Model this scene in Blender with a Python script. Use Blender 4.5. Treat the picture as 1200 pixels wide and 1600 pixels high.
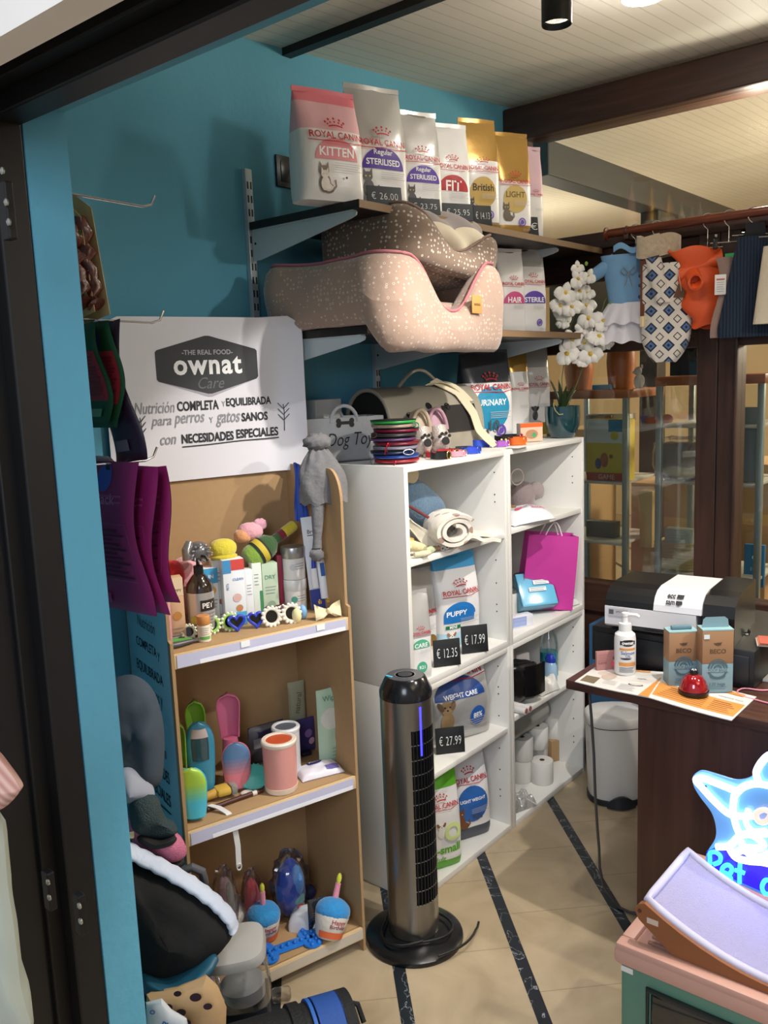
import bpy, bmesh, math, random
from math import sin, cos, pi, radians, sqrt
from mathutils import Vector, Matrix, noise as mnoise

for o in list(bpy.data.objects): bpy.data.objects.remove(o)
SC = bpy.context.scene
COL = SC.collection
random.seed(7)

# ------------------------------------------------------------------ camera
CAM_Z = 1.6
FOCAL = 1346.83                      # focal length in pixels of the 1200x1600 frame
YAW, PITCH, ROLL = radians(39.8536), radians(8.7898), radians(-2.2270)
_F = Vector((-sin(YAW)*cos(PITCH), cos(YAW)*cos(PITCH), -sin(PITCH)))
_r = Vector((cos(YAW), sin(YAW), 0)); _u = _r.cross(_F)
CR = cos(ROLL)*_r + sin(ROLL)*_u
CU = -sin(ROLL)*_r + cos(ROLL)*_u
CAM = Vector((0, 0, CAM_Z))
cd = bpy.data.cameras.new('camera'); cam = bpy.data.objects.new('camera', cd); COL.objects.link(cam)
mw = Matrix((CR, CU, -_F)).transposed().to_4x4(); mw.translation = CAM
cam.matrix_world = mw
cd.sensor_fit = 'AUTO'; cd.sensor_width = 36; cd.lens = FOCAL*36/1600; cd.clip_start = .02
SC.camera = cam
vs = SC.view_settings; vs.view_transform = 'Standard'; vs.look = 'None'; vs.gamma = 1; vs.use_curve_mapping = False
vs.exposure = 0.0

# ------------------------------------------------------------------ light
wd = bpy.data.worlds.new('street_night'); SC.world = wd; wd.use_nodes = True
wd.node_tree.nodes['Background'].inputs[0].default_value = (.90, .93, 1.0, 1)
wd.node_tree.nodes['Background'].inputs[1].default_value = .45

def lamp(name, kind, loc, aim, energy, col, size=.06, spot=None, blend=.4):
    d = bpy.data.lights.new(name, kind); d.energy = energy; d.color = col
    if kind == 'AREA': d.size = size
    else: d.shadow_soft_size = size
    if spot: d.spot_size = radians(spot); d.spot_blend = blend
    o = bpy.data.objects.new(name, d); COL.objects.link(o); o.location = loc
    o.rotation_euler = (Vector(aim)-Vector(loc)).to_track_quat('-Z', 'Y').to_euler()
    return o
WARM = (1, .86, .68); NEUT = (1, .95, .88)
lamp('spot_light_shelves', 'SPOT', (-.42, 1.93, 2.42), (-1.55, 2.05, .42), 95, NEUT, .02, 76, .2)
lamp('spot_light_counter', 'SPOT', (.55, 2.35, 2.42), (-.9, 2.0, .5), 75, NEUT, .03, 100, .6)
lamp('spot_light_down', 'SPOT', (-.916, 1.711, 2.285), (-1.12, 1.80, 1.2), 26, NEUT, .02, 84, .5)
lamp('ceiling_fill', 'AREA', (1.5, 1.3, 2.25), (1.0, 1.6, 5), 26, WARM, 1.0)  # added upward fill to brighten the ceiling, no fixture behind it
lamp('back_room_lamp', 'POINT', (-.2, 4.9, 2.05), (0, 0, 0), 150, (1, .85, .62), .2)
lamp('back_room_lamp_side', 'POINT', (-3.4, 5.6, 1.9), (0, 0, 0), 55, (1, .86, .66), .15)
lamp('back_room_fill', 'POINT', (-1.0, 3.34, 2.40), (0, 0, 0), 11, (1, .9, .74), .05)  # fill added between partition and cabinets to brighten the goods' fronts
lamp('street_fill', 'AREA', (.4, -1.2, 2.3), (-1.2, 1.0, 1.0), 42, (.80, .88, 1.0), 1.0)  # added front fill from the street side for pier, wall and stand

# ------------------------------------------------------------------ helpers
def ray(x, y): return _F + CR*((x-600)/FOCAL) - CU*((y-800)/FOCAL)
def at(x, y, ax, v):
    d = ray(x, y); return CAM + d*((v-CAM[ax])/d[ax])
def atplane(x, y, p, n):
    d = ray(x, y); p = Vector(p); n = Vector(n); return CAM + d*((p-CAM).dot(n)/d.dot(n))
def zat(x, y, p):
    d = ray(x, y); t = (p[0]*d[0]+p[1]*d[1])/(d[0]**2+d[1]**2); return CAM_Z + d[2]*t
def mpp(p): return (Vector(p)-CAM).dot(_F)/FOCAL

def lin(h, a=1):
    h = h.lstrip('#'); c = [int(h[i:i+2], 16)/255 for i in (0, 2, 4)]
    return tuple((v/12.92 if v <= .04045 else ((v+.055)/1.055)**2.4) for v in c)+(a,)
MATS = {}
def M(hexc, rough=.55, metal=0, bump=.0, bs=60, var=.06, vs=9, coat=0, trans=0, emit=0, sss=0, sheen=0):
    key = (hexc, rough, metal, bump, bs, var, vs, coat, trans, emit, sheen)
    if key in MATS: return MATS[key]
    m = bpy.data.materials.new('surface_'+hexc.strip('#')); m.use_nodes = True
    nt = m.node_tree; b = nt.nodes['Principled BSDF']
    c = lin(hexc)
    b.inputs['Roughness'].default_value = rough; b.inputs['Metallic'].default_value = metal
    b.inputs['Coat Weight'].default_value = coat; b.inputs['Transmission Weight'].default_value = trans
    b.inputs['Sheen Weight'].default_value = sheen
    tc = nt.nodes.new('ShaderNodeTexCoord')
    n = nt.nodes.new('ShaderNodeTexNoise'); n.inputs['Scale'].default_value = vs; n.inputs['Detail'].default_value = 4
    nt.links.new(tc.outputs['Object'], n.inputs['Vector'])
    mx = nt.nodes.new('ShaderNodeMix'); mx.data_type = 'RGBA'
    mx.inputs[6].default_value = tuple(v*(1-var) for v in c[:3])+(1,)
    mx.inputs[7].default_value = tuple(min(1, v*(1+var)) for v in c[:3])+(1,)
    nt.links.new(n.outputs['Fac'], mx.inputs[0]); nt.links.new(mx.outputs[2], b.inputs['Base Color'])
    if bump:
        n2 = nt.nodes.new('ShaderNodeTexNoise'); n2.inputs['Scale'].default_value = bs; n2.inputs['Detail'].default_value = 3
        nt.links.new(tc.outputs['Object'], n2.inputs['Vector'])
        bp = nt.nodes.new('ShaderNodeBump'); bp.inputs['Strength'].default_value = bump; bp.inputs['Distance'].default_value = .004
        nt.links.new(n2.outputs['Fac'], bp.inputs['Height']); nt.links.new(bp.outputs[0], b.inputs['Normal'])
    if emit:
        b.inputs['Emission Color'].default_value = c; b.inputs['Emission Strength'].default_value = emit
    MATS[key] = m; return m

def nodemat(name):
    m = bpy.data.materials.new(name); m.use_nodes = True; nt = m.node_tree
    return m, nt, nt.nodes['Principled BSDF'], nt.nodes.new('ShaderNodeTexCoord')
def N(nt, kind, **kw):
    n = nt.nodes.new('ShaderNode'+kind)
    for k, v in kw.items():
        if k in ('operation', 'data_type', 'wave_type', 'bands_direction', 'feature', 'interpolation', 'wave_profile'): setattr(n, k, v)
    return n
def mth(nt, op, a, b=None):
    n = nt.nodes.new('ShaderNodeMath'); n.operation = op
    for i, v in enumerate((a, b)):
        if v is None: continue
        if isinstance(v, (int, float)): n.inputs[i].default_value = v
        else: nt.links.new(v, n.inputs[i])
    return n.outputs[0]
def mixc(nt, f, a, b):
    n = nt.nodes.new('ShaderNodeMix'); n.data_type = 'RGBA'
    for i, v in ((0, f), (6, a), (7, b)):
        if isinstance(v, tuple): n.inputs[i].default_value = v
        elif isinstance(v, (int, float)): n.inputs[i].default_value = v
        else: nt.links.new(v, n.inputs[i])
    return n.outputs[2]

def clear(name, tint=(1, 1, 1), gloss=.09, rough=.03):
    if name in MATS: return MATS[name]
    m = bpy.data.materials.new(name); m.use_nodes = True; nt = m.node_tree
    nt.nodes.remove(nt.nodes['Principled BSDF']); out = nt.nodes['Material Output']
    t = nt.nodes.new('ShaderNodeBsdfTransparent'); t.inputs[0].default_value = tint+(1,)
    g = nt.nodes.new('ShaderNodeBsdfGlossy'); g.inputs['Roughness'].default_value = rough
    fr = nt.nodes.new('ShaderNodeLayerWeight'); fr.inputs[0].default_value = .25
    f = mth(nt, 'MINIMUM', mth(nt, 'ADD', mth(nt, 'MULTIPLY', fr.outputs['Fresnel'], .6), gloss), .8)
    mx = nt.nodes.new('ShaderNodeMixShader'); nt.links.new(f, mx.inputs[0])
    nt.links.new(t.outputs[0], mx.inputs[1]); nt.links.new(g.outputs[0], mx.inputs[2]); nt.links.new(mx.outputs[0], out.inputs[0])
    MATS[name] = m; return m
GLASS = clear('window_glass', (.95, .97, .96), .04, .02)
FILM = clear('clear_film', (.97, .97, .97), .09, .18)

class B:
    """collects shapes and links them as one mesh object"""
    def __init__(s): s.v = []; s.f = []; s.mi = []; s.ms = []
    def m(s, mat):
        if mat not in s.ms: s.ms.append(mat)
        return s.ms.index(mat)
    def add(s, vs_, fs, mat, X=None):
        k = len(s.v); i = s.m(mat)
        s.v += [tuple(X @ Vector(p)) if X is not None else tuple(p) for p in vs_]
        for f in fs: s.f.append([k+j for j in f]); s.mi.append(i)
        return s
    def bm(s, bm, mat, X=None):
        bm.verts.index_update()
        s.add([v.co.copy() for v in bm.verts], [[v.index for v in f.verts] for f in bm.faces], mat, X); bm.free(); return s
    def box(s, c, d, mat, bev=0, seg=2, X=None):
        bm = bmesh.new(); bmesh.ops.create_cube(bm, size=1)
        for v in bm.verts: v.co = Vector((v.co.x*d[0]+c[0], v.co.y*d[1]+c[1], v.co.z*d[2]+c[2]))
        if bev: bmesh.ops.bevel(bm, geom=bm.edges[:], offset=min(bev, min(d)*.49), segments=seg, profile=.5, affect='EDGES')
        return s.bm(bm, mat, X)
    def bb(s, lo, hi, mat, bev=0, X=None):
        return s.box([(a+b)/2 for a, b in zip(lo, hi)], [abs(b-a) for a, b in zip(lo, hi)], mat, bev, 2, X)
    def tube(s, pts, r, mat, seg=8, closed=False, X=None, caps=True):
        pts = [Vector(p) for p in pts]; n = len(pts)
        rr = r if isinstance(r, (list, tuple)) else [r]*n
        vs_ = []; fs = []; up = None
        for i, p in enumerate(pts):
            a = pts[(i-1) % n] if (closed or i) else p; b = pts[(i+1) % n] if (closed or i < n-1) else p
            t = (b-a).normalized() if (b-a).length > 1e-9 else Vector((0, 0, 1))
            if up is None: up = t.orthogonal().normalized()
            up = (up-t*up.dot(t)); up = up.normalized() if up.length > 1e-6 else t.orthogonal().normalized()
            w = t.cross(up)
            for k in range(seg):
                q = 2*pi*k/seg; vs_.append(p+(up*cos(q)+w*sin(q))*rr[i])
        m_ = n if closed else n-1
        for i in range(m_):
            for k in range(seg):
                fs.append((i*seg+k, i*seg+(k+1) % seg, ((i+1) % n)*seg+(k+1) % seg, ((i+1) % n)*seg+k))
        if not closed and caps: fs.append(tuple(range(seg))[::-1]); fs.append(tuple((n-1)*seg+k for k in range(seg)))
        return s.add(vs_, fs, mat, X)
    def lathe(s, prof, mat, seg=28, X=None, sx=1, sy=1, c=(0, 0, 0), n=2.0):
        vs_ = []; fs = []
        for r, z in prof:
            for k in range(seg):
                q = 2*pi*k/seg; cx, sn = cos(q), sin(q)
                if n != 2: cx, sn = math.copysign(abs(cx)**(2/n), cx), math.copysign(abs(sn)**(2/n), sn)
                vs_.append((c[0]+r*cx*sx, c[1]+r*sn*sy, c[2]+z))
        for i in range(len(prof)-1):
            for k in range(seg): fs.append((i*seg+k, i*seg+(k+1) % seg, (i+1)*seg+(k+1) % seg, (i+1)*seg+k))
        if prof[0][0] > 1e-5: fs.append(tuple(range(seg))[::-1])
        if prof[-1][0] > 1e-5: fs.append(tuple((len(prof)-1)*seg+k for k in range(seg)))
        return s.add(vs_, fs, mat, X)
    def ball(s, c, r, mat, nz=0, ns=3, seg=20, X=None, n=2.0, seed=0):
        """ellipsoid, optionally lumpy and boxy"""
        r = r if isinstance(r, (tuple, list)) else (r, r, r); vs_ = []; fs = []; rings = seg//2+1
        pw = lambda t: math.copysign(abs(t)**(2/n), t)
        for i in range(rings+1):
            th = -pi/2+pi*i/rings
            for k in range(seg):
                q = 2*pi*k/seg; d = Vector((pw(cos(th))*pw(cos(q)), pw(cos(th))*pw(sin(q)), pw(sin(th))))
                g = 1+(nz*mnoise.noise(d*ns+Vector((seed*7.3, seed*1.7, seed))) if nz else 0)
                vs_.append((c[0]+d.x*r[0]*g, c[1]+d.y*r[1]*g, c[2]+d.z*r[2]*g))
        for i in range(rings):
            for k in range(seg): fs.append((i*seg+k, i*seg+(k+1) % seg, (i+1)*seg+(k+1) % seg, (i+1)*seg+k))
        return s.add(vs_, fs, mat, X)
    def grid(s, fn, nu, nv, mat, X=None, cu=False):
        vs_ = [fn(i/nu, j/nv) for j in range(nv+1) for i in range(nu+(0 if cu else 1))]; w = nu+(0 if cu else 1)
        fs = [(j*w+i, j*w+(i+1) % w, (j+1)*w+(i+1) % w, (j+1)*w+i) for j in range(nv) for i in range(nu)]
        return s.add(vs_, fs, mat, X)
    def sheet(s, fn, nu, nv, th, mat, X=None):
        """a surface with thickness"""
        g = [[Vector(fn(i/nu, j/nv)) for i in range(nu+1)] for j in range(nv+1)]; top = []; bot = []
        for j in range(nv+1):
            for i in range(nu+1):
                a = g[j][min(i+1, nu)]-g[j][max(i-1, 0)]; b = g[min(j+1, nv)][i]-g[max(j-1, 0)][i]; n_ = a.cross(b)
                n_ = n_.normalized() if n_.length > 1e-12 else Vector((0, 0, 1))
                top.append(g[j][i]+n_*th/2); bot.append(g[j][i]-n_*th/2)
        w = nu+1; o = len(top); fs = []
        for j in range(nv):
            for i in range(nu):
                a, b, c, d = j*w+i, j*w+i+1, (j+1)*w+i+1, (j+1)*w+i; fs += [(a, b, c, d), (o+d, o+c, o+b, o+a)]
        for i in range(nu): fs += [(i+1, i, o+i, o+i+1), (nv*w+i, nv*w+i+1, o+nv*w+i+1, o+nv*w+i)]
        for j in range(nv): fs += [(j*w, (j+1)*w, o+(j+1)*w, o+j*w), ((j+1)*w+nu, j*w+nu, o+j*w+nu, o+(j+1)*w+nu)]
        return s.add(top+bot, fs, mat, X)
    def prism(s, pts, th, mat, X=None):
        """2D outline in local xz, thickness along y (front at y=-th/2)"""
        n = len(pts); a = [(p[0], -th/2, p[1]) for p in pts]; b = [(p[0], th/2, p[1]) for p in pts]
        bm = bmesh.new(); va = [bm.verts.new(p) for p in a]; vb = [bm.verts.new(p) for p in b]
        bm.faces.new(va); bm.faces.new(vb[::-1])
        for i in range(n): bm.faces.new((va[i], vb[i], vb[(i+1) % n], va[(i+1) % n]))
        bm.normal_update(); bmesh.ops.triangulate(bm, faces=[f for f in bm.faces if len(f.verts) > 4]); bmesh.ops.recalc_face_normals(bm, faces=bm.faces[:])
        return s.bm(bm, mat, X)
    def build(s, name, parent=None, loc=None, rz=0, smooth=38, label=None):
        me = bpy.data.meshes.new(name); me.from_pydata(s.v, [], s.f)
        for m_ in s.ms: me.materials.append(m_)
        me.polygons.foreach_set('material_index', s.mi)
        if smooth:
            me.polygons.foreach_set('use_smooth', [True]*len(me.polygons)); me.update()
            me.set_sharp_from_angle(angle=radians(smooth))
        me.update()
        o = bpy.data.objects.new(name, me); COL.objects.link(o)
        if parent: o.parent = parent
        if loc is not None: o.location = loc
        o.rotation_euler.z = rz
        if label: o['label'] = label
        return o

def tag(o, label, cat, group=None):
    o['label'] = label; o['category'] = cat
    if group: o['group'] = group
    return o
def T(name, label, cat, loc=(0, 0, 0), rz=0, group=None, tilt=None):
    o = bpy.data.objects.new(name, None); COL.objects.link(o); o.empty_display_size = .05
    o.location = loc; o.rotation_euler = (tilt[0], tilt[1], rz) if tilt else (0, 0, rz)
    return tag(o, label, cat, group)
def solo(b, name, label, cat, loc=(0, 0, 0), rz=0, group=None, smooth=38, tilt=None):
    o = b.build(name, None, loc, rz, smooth)
    if tilt: o.rotation_euler = (tilt[0], tilt[1], rz)
    return tag(o, label, cat, group)
def struct(b, name, smooth=0):
    o = b.build(name, smooth=smooth); o['kind'] = 'structure'; return o
def RZ(a): return radians(90-a)                # a: angle of an object's width direction from the +Y axis
def nrm(a): return Vector((cos(radians(a)), -sin(radians(a)), 0))   # its facing direction
def wid(a): return Vector((sin(radians(a)), cos(radians(a)), 0))

TXT = {}
def text_mesh(st, bold=0, shear=0, sp=1.0):
    k = (st, bold, shear, sp)
    if k not in TXT:
        c = bpy.data.curves.new('lettering', 'FONT'); c.body = st; c.size = 1; c.offset = bold; c.shear = shear
        c.space_character = sp; c.resolution_u = 3; c.align_x = 'LEFT'
        o = bpy.data.objects.new('lettering', c); me = bpy.data.meshes.new_from_object(o)
        vs_ = [(v.co.x, v.co.y) for v in me.vertices]; fs = [tuple(p.vertices) for p in me.polygons]
        x0 = min(v[0] for v in vs_); x1 = max(v[0] for v in vs_); y0 = min(v[1] for v in vs_); y1 = max(v[1] for v in vs_)
        bpy.data.objects.remove(o); bpy.data.meshes.remove(me); bpy.data.curves.remove(c)
        TXT[k] = ([(x-(x0+x1)/2, y-(y0+y1)/2) for x, y in vs_], fs, x1-x0, y1-y0)
    return TXT[k]
class Decal:
    """flat print: 2D shapes (x, z in metres) laid on a front surface given by fn(x, z) -> point"""
    def __init__(s, fn=None, eps=.0006): s.fn = fn or (lambda x, z, e: (x, -e, z)); s.b = B(); s.e = eps; s.k = 0
    def _put(s, vs_, fs, mat):
        s.k += 1; e = s.e*(1+.2*s.k); s.b.add([s.fn(x, z, e) for x, z in vs_], fs, mat); return s
    def text(s, st, x, z, w, mat, h=None, bold=.012, shear=0, rot=0, sp=1.0):
        v, f, tw, th = text_mesh(st, bold, shear, sp); kx = w/tw; kz = (h/th) if h else kx; c, n = cos(rot), sin(rot)
        return s._put([(x+(px*kx*c-pz*kz*n), z+(px*kx*n+pz*kz*c)) for px, pz in v], f, mat)
    def rect(s, x0, z0, x1, z1, mat, nx=6, nz=4):
        vs_ = [(x0+(x1-x0)*i/nx, z0+(z1-z0)*j/nz) for j in range(nz+1) for i in range(nx+1)]; w = nx+1
        return s._put(vs_, [(j*w+i, j*w+i+1, (j+1)*w+i+1, (j+1)*w+i) for j in range(nz) for i in range(nx)], mat)
    def disc(s, x, z, rx, mat, rz=None, a0=0, a1=360, n=24, ring=0, rot=0):
        rz = rz or rx; vs_ = []; fs = []; R_ = 3; c, q = cos(rot), sin(rot)
        for j in range(R_+1):
            g = ring+(1-ring)*j/R_
            for i in range(n+1):
                t = radians(a0+(a1-a0)*i/n); px, pz = rx*g*cos(t), rz*g*sin(t); vs_.append((x+px*c-pz*q, z+px*q+pz*c))
        for j in range(R_):
            for i in range(n): fs.append((j*(n+1)+i, (j+1)*(n+1)+i, (j+1)*(n+1)+i+1, j*(n+1)+i+1))
        return s._put(vs_, fs, mat)
    def poly(s, pts, mat):
        bm = bmesh.new(); bm.faces.new([bm.verts.new((p[0], p[1], 0)) for p in pts]); bm.normal_update(); bmesh.ops.triangulate(bm, faces=bm.faces[:])
        bm.verts.index_update(); vs_ = [(v.co.x, v.co.y) for v in bm.verts]; fs = [tuple(v.index for v in f.verts) for f in bm.faces]; bm.free()
        return s._put(vs_, fs, mat)
    def line(s, pts, w, mat):
        vs_ = []; fs = []; n = len(pts)
        for i, p in enumerate(pts):
            a = pts[max(i-1, 0)]; b = pts[min(i+1, n-1)]; dx, dz = b[0]-a[0], b[1]-a[1]; l = sqrt(dx*dx+dz*dz) or 1
            vs_ += [(p[0]-dz/l*w/2, p[1]+dx/l*w/2), (p[0]+dz/l*w/2, p[1]-dx/l*w/2)]
        for i in range(n-1): fs.append((2*i+1, 2*i+3, 2*i+2, 2*i))
        return s._put(vs_, fs, mat)
    def lines(s, x, z, w, n, dz, mat, th=.0012):
        """rows of small print too fine to read in the photograph"""
        for i in range(n): s.rect(x-w/2, z-i*dz-th/2, x+w/2*(1-.3*((i*7) % 3)/2), z-i*dz+th/2, mat, 5, 1)
        return s
    def build(s, name, parent, label=None): return s.b.build(name, parent, smooth=0, label=label)
# ------------------------------------------------------------------ surfaces of the room
def wood_mat(name, c1, c2, rough=.45, sc=(3, 3, 40)):
    m, nt, b, tc = nodemat(name)
    mp = nt.nodes.new('ShaderNodeMapping'); mp.inputs['Scale'].default_value = sc; nt.links.new(tc.outputs['Object'], mp.inputs[0])
    n = nt.nodes.new('ShaderNodeTexNoise'); n.inputs['Scale'].default_value = 1.5; n.inputs['Detail'].default_value = 6; n.inputs['Distortion'].default_value = .8
    nt.links.new(mp.outputs[0], n.inputs['Vector'])
    nt.links.new(mixc(nt, mth(nt, 'MULTIPLY', mth(nt, 'SUBTRACT', n.outputs['Fac'], .25), 1.8), lin(c1), lin(c2)), b.inputs['Base Color'])
    bp = nt.nodes.new('ShaderNodeBump'); bp.inputs['Strength'].default_value = .15; bp.inputs['Distance'].default_value = .002
    nt.links.new(n.outputs['Fac'], bp.inputs['Height']); nt.links.new(bp.outputs[0], b.inputs['Normal'])
    b.inputs['Roughness'].default_value = rough; return m
DARKWOOD = wood_mat('dark_stained_wood', '#2c1a14', '#4c3026', .42, (26, 26, 2.2))
DARKWOOD_H = wood_mat('dark_stained_wood_level', '#2c1a14', '#4c3026', .42, (2.2, 26, 26))
COUNTERWOOD = wood_mat('walnut_veneer', '#40261d', '#5c3a2e', .38, (22, 22, 1.6))
COUNTERTOP = wood_mat('walnut_veneer_top', '#3c251e', '#58392f', .33, (1.8, 22, 22))
ROD = wood_mat('varnished_rod_wood', '#4a1f10', '#7a3a20', .3, (3, 30, 30))
KRAFT = M('#b08f66', .8, var=.08, vs=40, bump=.05, bs=200)
MDF = M('#ab8a62', .75, var=.07, vs=55, bump=.04, bs=250)
BLUEWALL = M('#569bb4', .8, bump=.35, bs=45, var=.05, vs=5)
WHITE = M('#e9e7e2', .45, var=.02); PANEL = M('#e4e2dd', .42, var=.015)
BLACK = M('#0d0d0e', .35, var=.1); BLACKMET = M('#15151a', .3, .6, var=.1); INK = M('#1a1a1c', .6, var=.0)

m, nt, b, tc = nodemat('marble_tile_with_black_strips')
sx = nt.nodes.new('ShaderNodeSeparateXYZ'); nt.links.new(tc.outputs['Object'], sx.inputs[0])
s_ = mth(nt, 'MULTIPLY', mth(nt, 'ADD', sx.outputs[0], sx.outputs[1]), .70711)
t_ = mth(nt, 'MULTIPLY', mth(nt, 'SUBTRACT', sx.outputs[1], sx.outputs[0]), .70711)
lane = mth(nt, 'DIVIDE', mth(nt, 'ADD', s_, -.185+.0175+3.38), .338)
fr = mth(nt, 'FRACT', lane); fl = mth(nt, 'FLOOR', lane)
strip = mth(nt, 'LESS_THAN', fr, .035/.338)
jt = mth(nt, 'FRACT', mth(nt, 'ADD', mth(nt, 'DIVIDE', t_, .335), mth(nt, 'MULTIPLY', fl, .55)))
joint = mth(nt, 'MULTIPLY', mth(nt, 'LESS_THAN', jt, .008), mth(nt, 'SUBTRACT', 1, strip))
tint = mth(nt, 'FRACT', mth(nt, 'MULTIPLY', mth(nt, 'SINE', mth(nt, 'ADD', mth(nt, 'MULTIPLY', fl, 12.9), mth(nt, 'FLOOR', mth(nt, 'ADD', mth(nt, 'DIVIDE', t_, .335), mth(nt, 'MULTIPLY', fl, .55))))), 43.7))
n1 = nt.nodes.new('ShaderNodeTexNoise'); n1.inputs['Scale'].default_value = 5; n1.inputs['Detail'].default_value = 8; n1.inputs['Distortion'].default_value = 1.2
nt.links.new(tc.outputs['Object'], n1.inputs['Vector'])
n2 = nt.nodes.new('ShaderNodeTexNoise'); n2.inputs['Scale'].default_value = 7; n2.inputs['Detail'].default_value = 6; n2.inputs['Distortion'].default_value = 2.5
nt.links.new(tc.outputs['Object'], n2.inputs['Vector'])
vein = mth(nt, 'LESS_THAN', mth(nt, 'ABSOLUTE', mth(nt, 'SUBTRACT', n2.outputs['Fac'], .55)), .006)
beige = mixc(nt, mth(nt, 'MULTIPLY', mth(nt, 'SUBTRACT', n1.outputs['Fac'], .2), 1.5), lin('#9c8a6f'), lin('#cdbb9d'))
beige = mixc(nt, mth(nt, 'MULTIPLY', tint, .25), beige, lin('#b09a78'))
beige = mixc(nt, mth(nt, 'MULTIPLY', joint, .55), beige, lin('#6d6250'))
blk = mixc(nt, mth(nt, 'MULTIPLY', vein, .6), lin('#20262c'), lin('#b9bec2'))
nt.links.new(mixc(nt, strip, beige, blk), b.inputs['Base Color']); b.inputs['Roughness'].default_value = .33
FLOORM = m
m, nt, b, tc = nodemat('white_ceiling_boards')
sx = nt.nodes.new('ShaderNodeSeparateXYZ'); nt.links.new(tc.outputs['Object'], sx.inputs[0])
fr = mth(nt, 'FRACT', mth(nt, 'DIVIDE', sx.outputs[0], .048)); groove = mth(nt, 'LESS_THAN', fr, .10)
n1 = nt.nodes.new('ShaderNodeTexNoise'); n1.inputs['Scale'].default_value = 3
nt.links.new(tc.outputs['Object'], n1.inputs['Vector'])
base = mixc(nt, n1.outputs['Fac'], lin('#d9d2c4'), lin('#e6e0d3'))
nt.links.new(mixc(nt, mth(nt, 'MULTIPLY', groove, .35), base, lin('#9a9282')), b.inputs['Base Color']); b.inputs['Roughness'].default_value = .6
bp = nt.nodes.new('ShaderNodeBump'); bp.inputs['Strength'].default_value = .5; bp.inputs['Distance'].default_value = .004
nt.links.new(mth(nt, 'SUBTRACT', 1, groove), bp.inputs['Height']); nt.links.new(bp.outputs[0], b.inputs['Normal'])
CEILM = m
PLASTER = M('#f2ece2', .85, bump=.5, bs=12, var=.03)

# ------------------------------------------------------------------ room shell
XW = -1.95; YF = 3.2; YD = .70; ZH = 1.985      # left wall, far partition, front opening and its head height
struct(B().bb((-5.3, -2.5, -.1), (3.2, 9.2, 0), FLOORM), 'floor')
struct(B().bb((XW-.1, YD, 0), (XW, YF+.15, 2.95), BLUEWALL), 'wall_left')
XJ = at(104, 900, 1, YD)[0]                      # door jamb
YJ = YD+.070
w = B()
w.bb((-2.05, YD, 0), (XJ, YJ, 2.95), BLUEWALL)                       # pier left of the opening
w.bb((XJ, YD, ZH+.033), (3.0, YJ, 2.95), BLUEWALL)                   # lintel
struct(w, 'wall_front')
w = B()
def outer(u, v): 
    x = -3+6*u; z = .0+3.2*v; return (x, YD-.16+.006*mnoise.noise(Vector((x*3, z*3, 0))), z)
ztop = at(100, 50, 1, YD-.16)[2]
w.bb((-3, YD-.20, ztop), (3, YD-.16, 3.3), PLASTER)
struct(w, 'wall_street')
cb = B()
def ceil_z(y): return 2.445+.0705*y
cb.add([(XW-.1, YD, ceil_z(YD)), (3, YD, ceil_z(YD)), (3, YF+.1, ceil_z(YF+.1)), (XW-.1, YF+.1, ceil_z(YF+.1)),
        (XW-.1, YD, ceil_z(YD)+.05), (3, YD, ceil_z(YD)+.05), (3, YF+.1, ceil_z(YF+.1)+.05), (XW-.1, YF+.1, ceil_z(YF+.1)+.05)],
       [(0, 1, 2, 3), (7, 6, 5, 4), (0, 4, 5, 1), (1, 5, 6, 2), (2, 6, 7, 3), (3, 7, 4, 0)], CEILM)
struct(cb, 'ceiling')
struct(B().bb((2.9, YD, 0), (3.0, 9.1, 3.4), M('#d8d2c6', .8, var=.03)), 'wall_right')
struct(B().bb((XW, YF-.02, 2.525), (2.9, YF+.12, 2.655), DARKWOOD_H, .008), 'trim_1')
# dark wood strip across the ceiling
yt = at(441, 88, 0, XW)[1]; struct(B().bb((XW, yt, ceil_z(yt)-.022), (2.9, yt+.035, ceil_z(yt)+.01), M('#1b1513', .5, var=.1)), 'trim_2')

# far partition: dark wood frame with glass
def fx(px, py=540): return at(px, py, 1, YF)[0]
xp0, xp1 = fx(1092), fx(1157)
wl = B(); Z0, Z1 = .64, .742; ZT0, ZT1 = 1.668, 2.12
def wpanel(lo, hi, h=True): wl.bb(lo, hi, DARKWOOD_H if h else DARKWOOD, .004)
wpanel((XW, YF, .0), (2.9, YF+.05, Z0-.02)); wpanel((XW, YF-.015, Z0-.02), (2.9, YF+.065, Z1))
wpanel((XW, YF-.01, ZT0), (2.9, YF+.06, 1.76)); wpanel((XW, YF-.01, 1.945), (2.9, YF+.06, 2.06)); wpanel((XW, YF-.03, 2.06), (2.9, YF+.08, ZT1))
xs0 = fx(1098, 480)
wpanel((xs0, YF-.008, 1.755), (2.9, YF+.058, 1.95))
wpanel((XW, YF-.02, Z0), (XW+.09, YF+.07, 2.53), False)
mid = (xp0*.48+xp1*.52)
wpanel((xp0, YF-.02, Z0), (mid-.001, YF+.07, ZT1-.02), False); wpanel((mid+.001, YF-.024, Z0), (xp1, YF+.074, ZT1-.02), False)
wpanel((xp1-.012, YF-.032, Z0), (xp1, YF-.02, 1.70), False)
x3 = xp1+.95; wpanel((x3, YF-.02, Z0), (x3+.16, YF+.07, ZT1-.02), False)
struct(wl, 'wall_far')
for i, (x0, x1, z0, z1) in enumerate(((XW+.09, 2.9, ZT1, 2.525), (XW+.09, xp0, Z1, ZT0), (xp1, x3, Z1, ZT0), (XW+.09, xs0, 1.76, 1.945))):
    struct(B().bb((x0, YF+.024, z0), (x1, YF+.028, z1), GLASS), 'window_%d' % (i+1))

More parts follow.
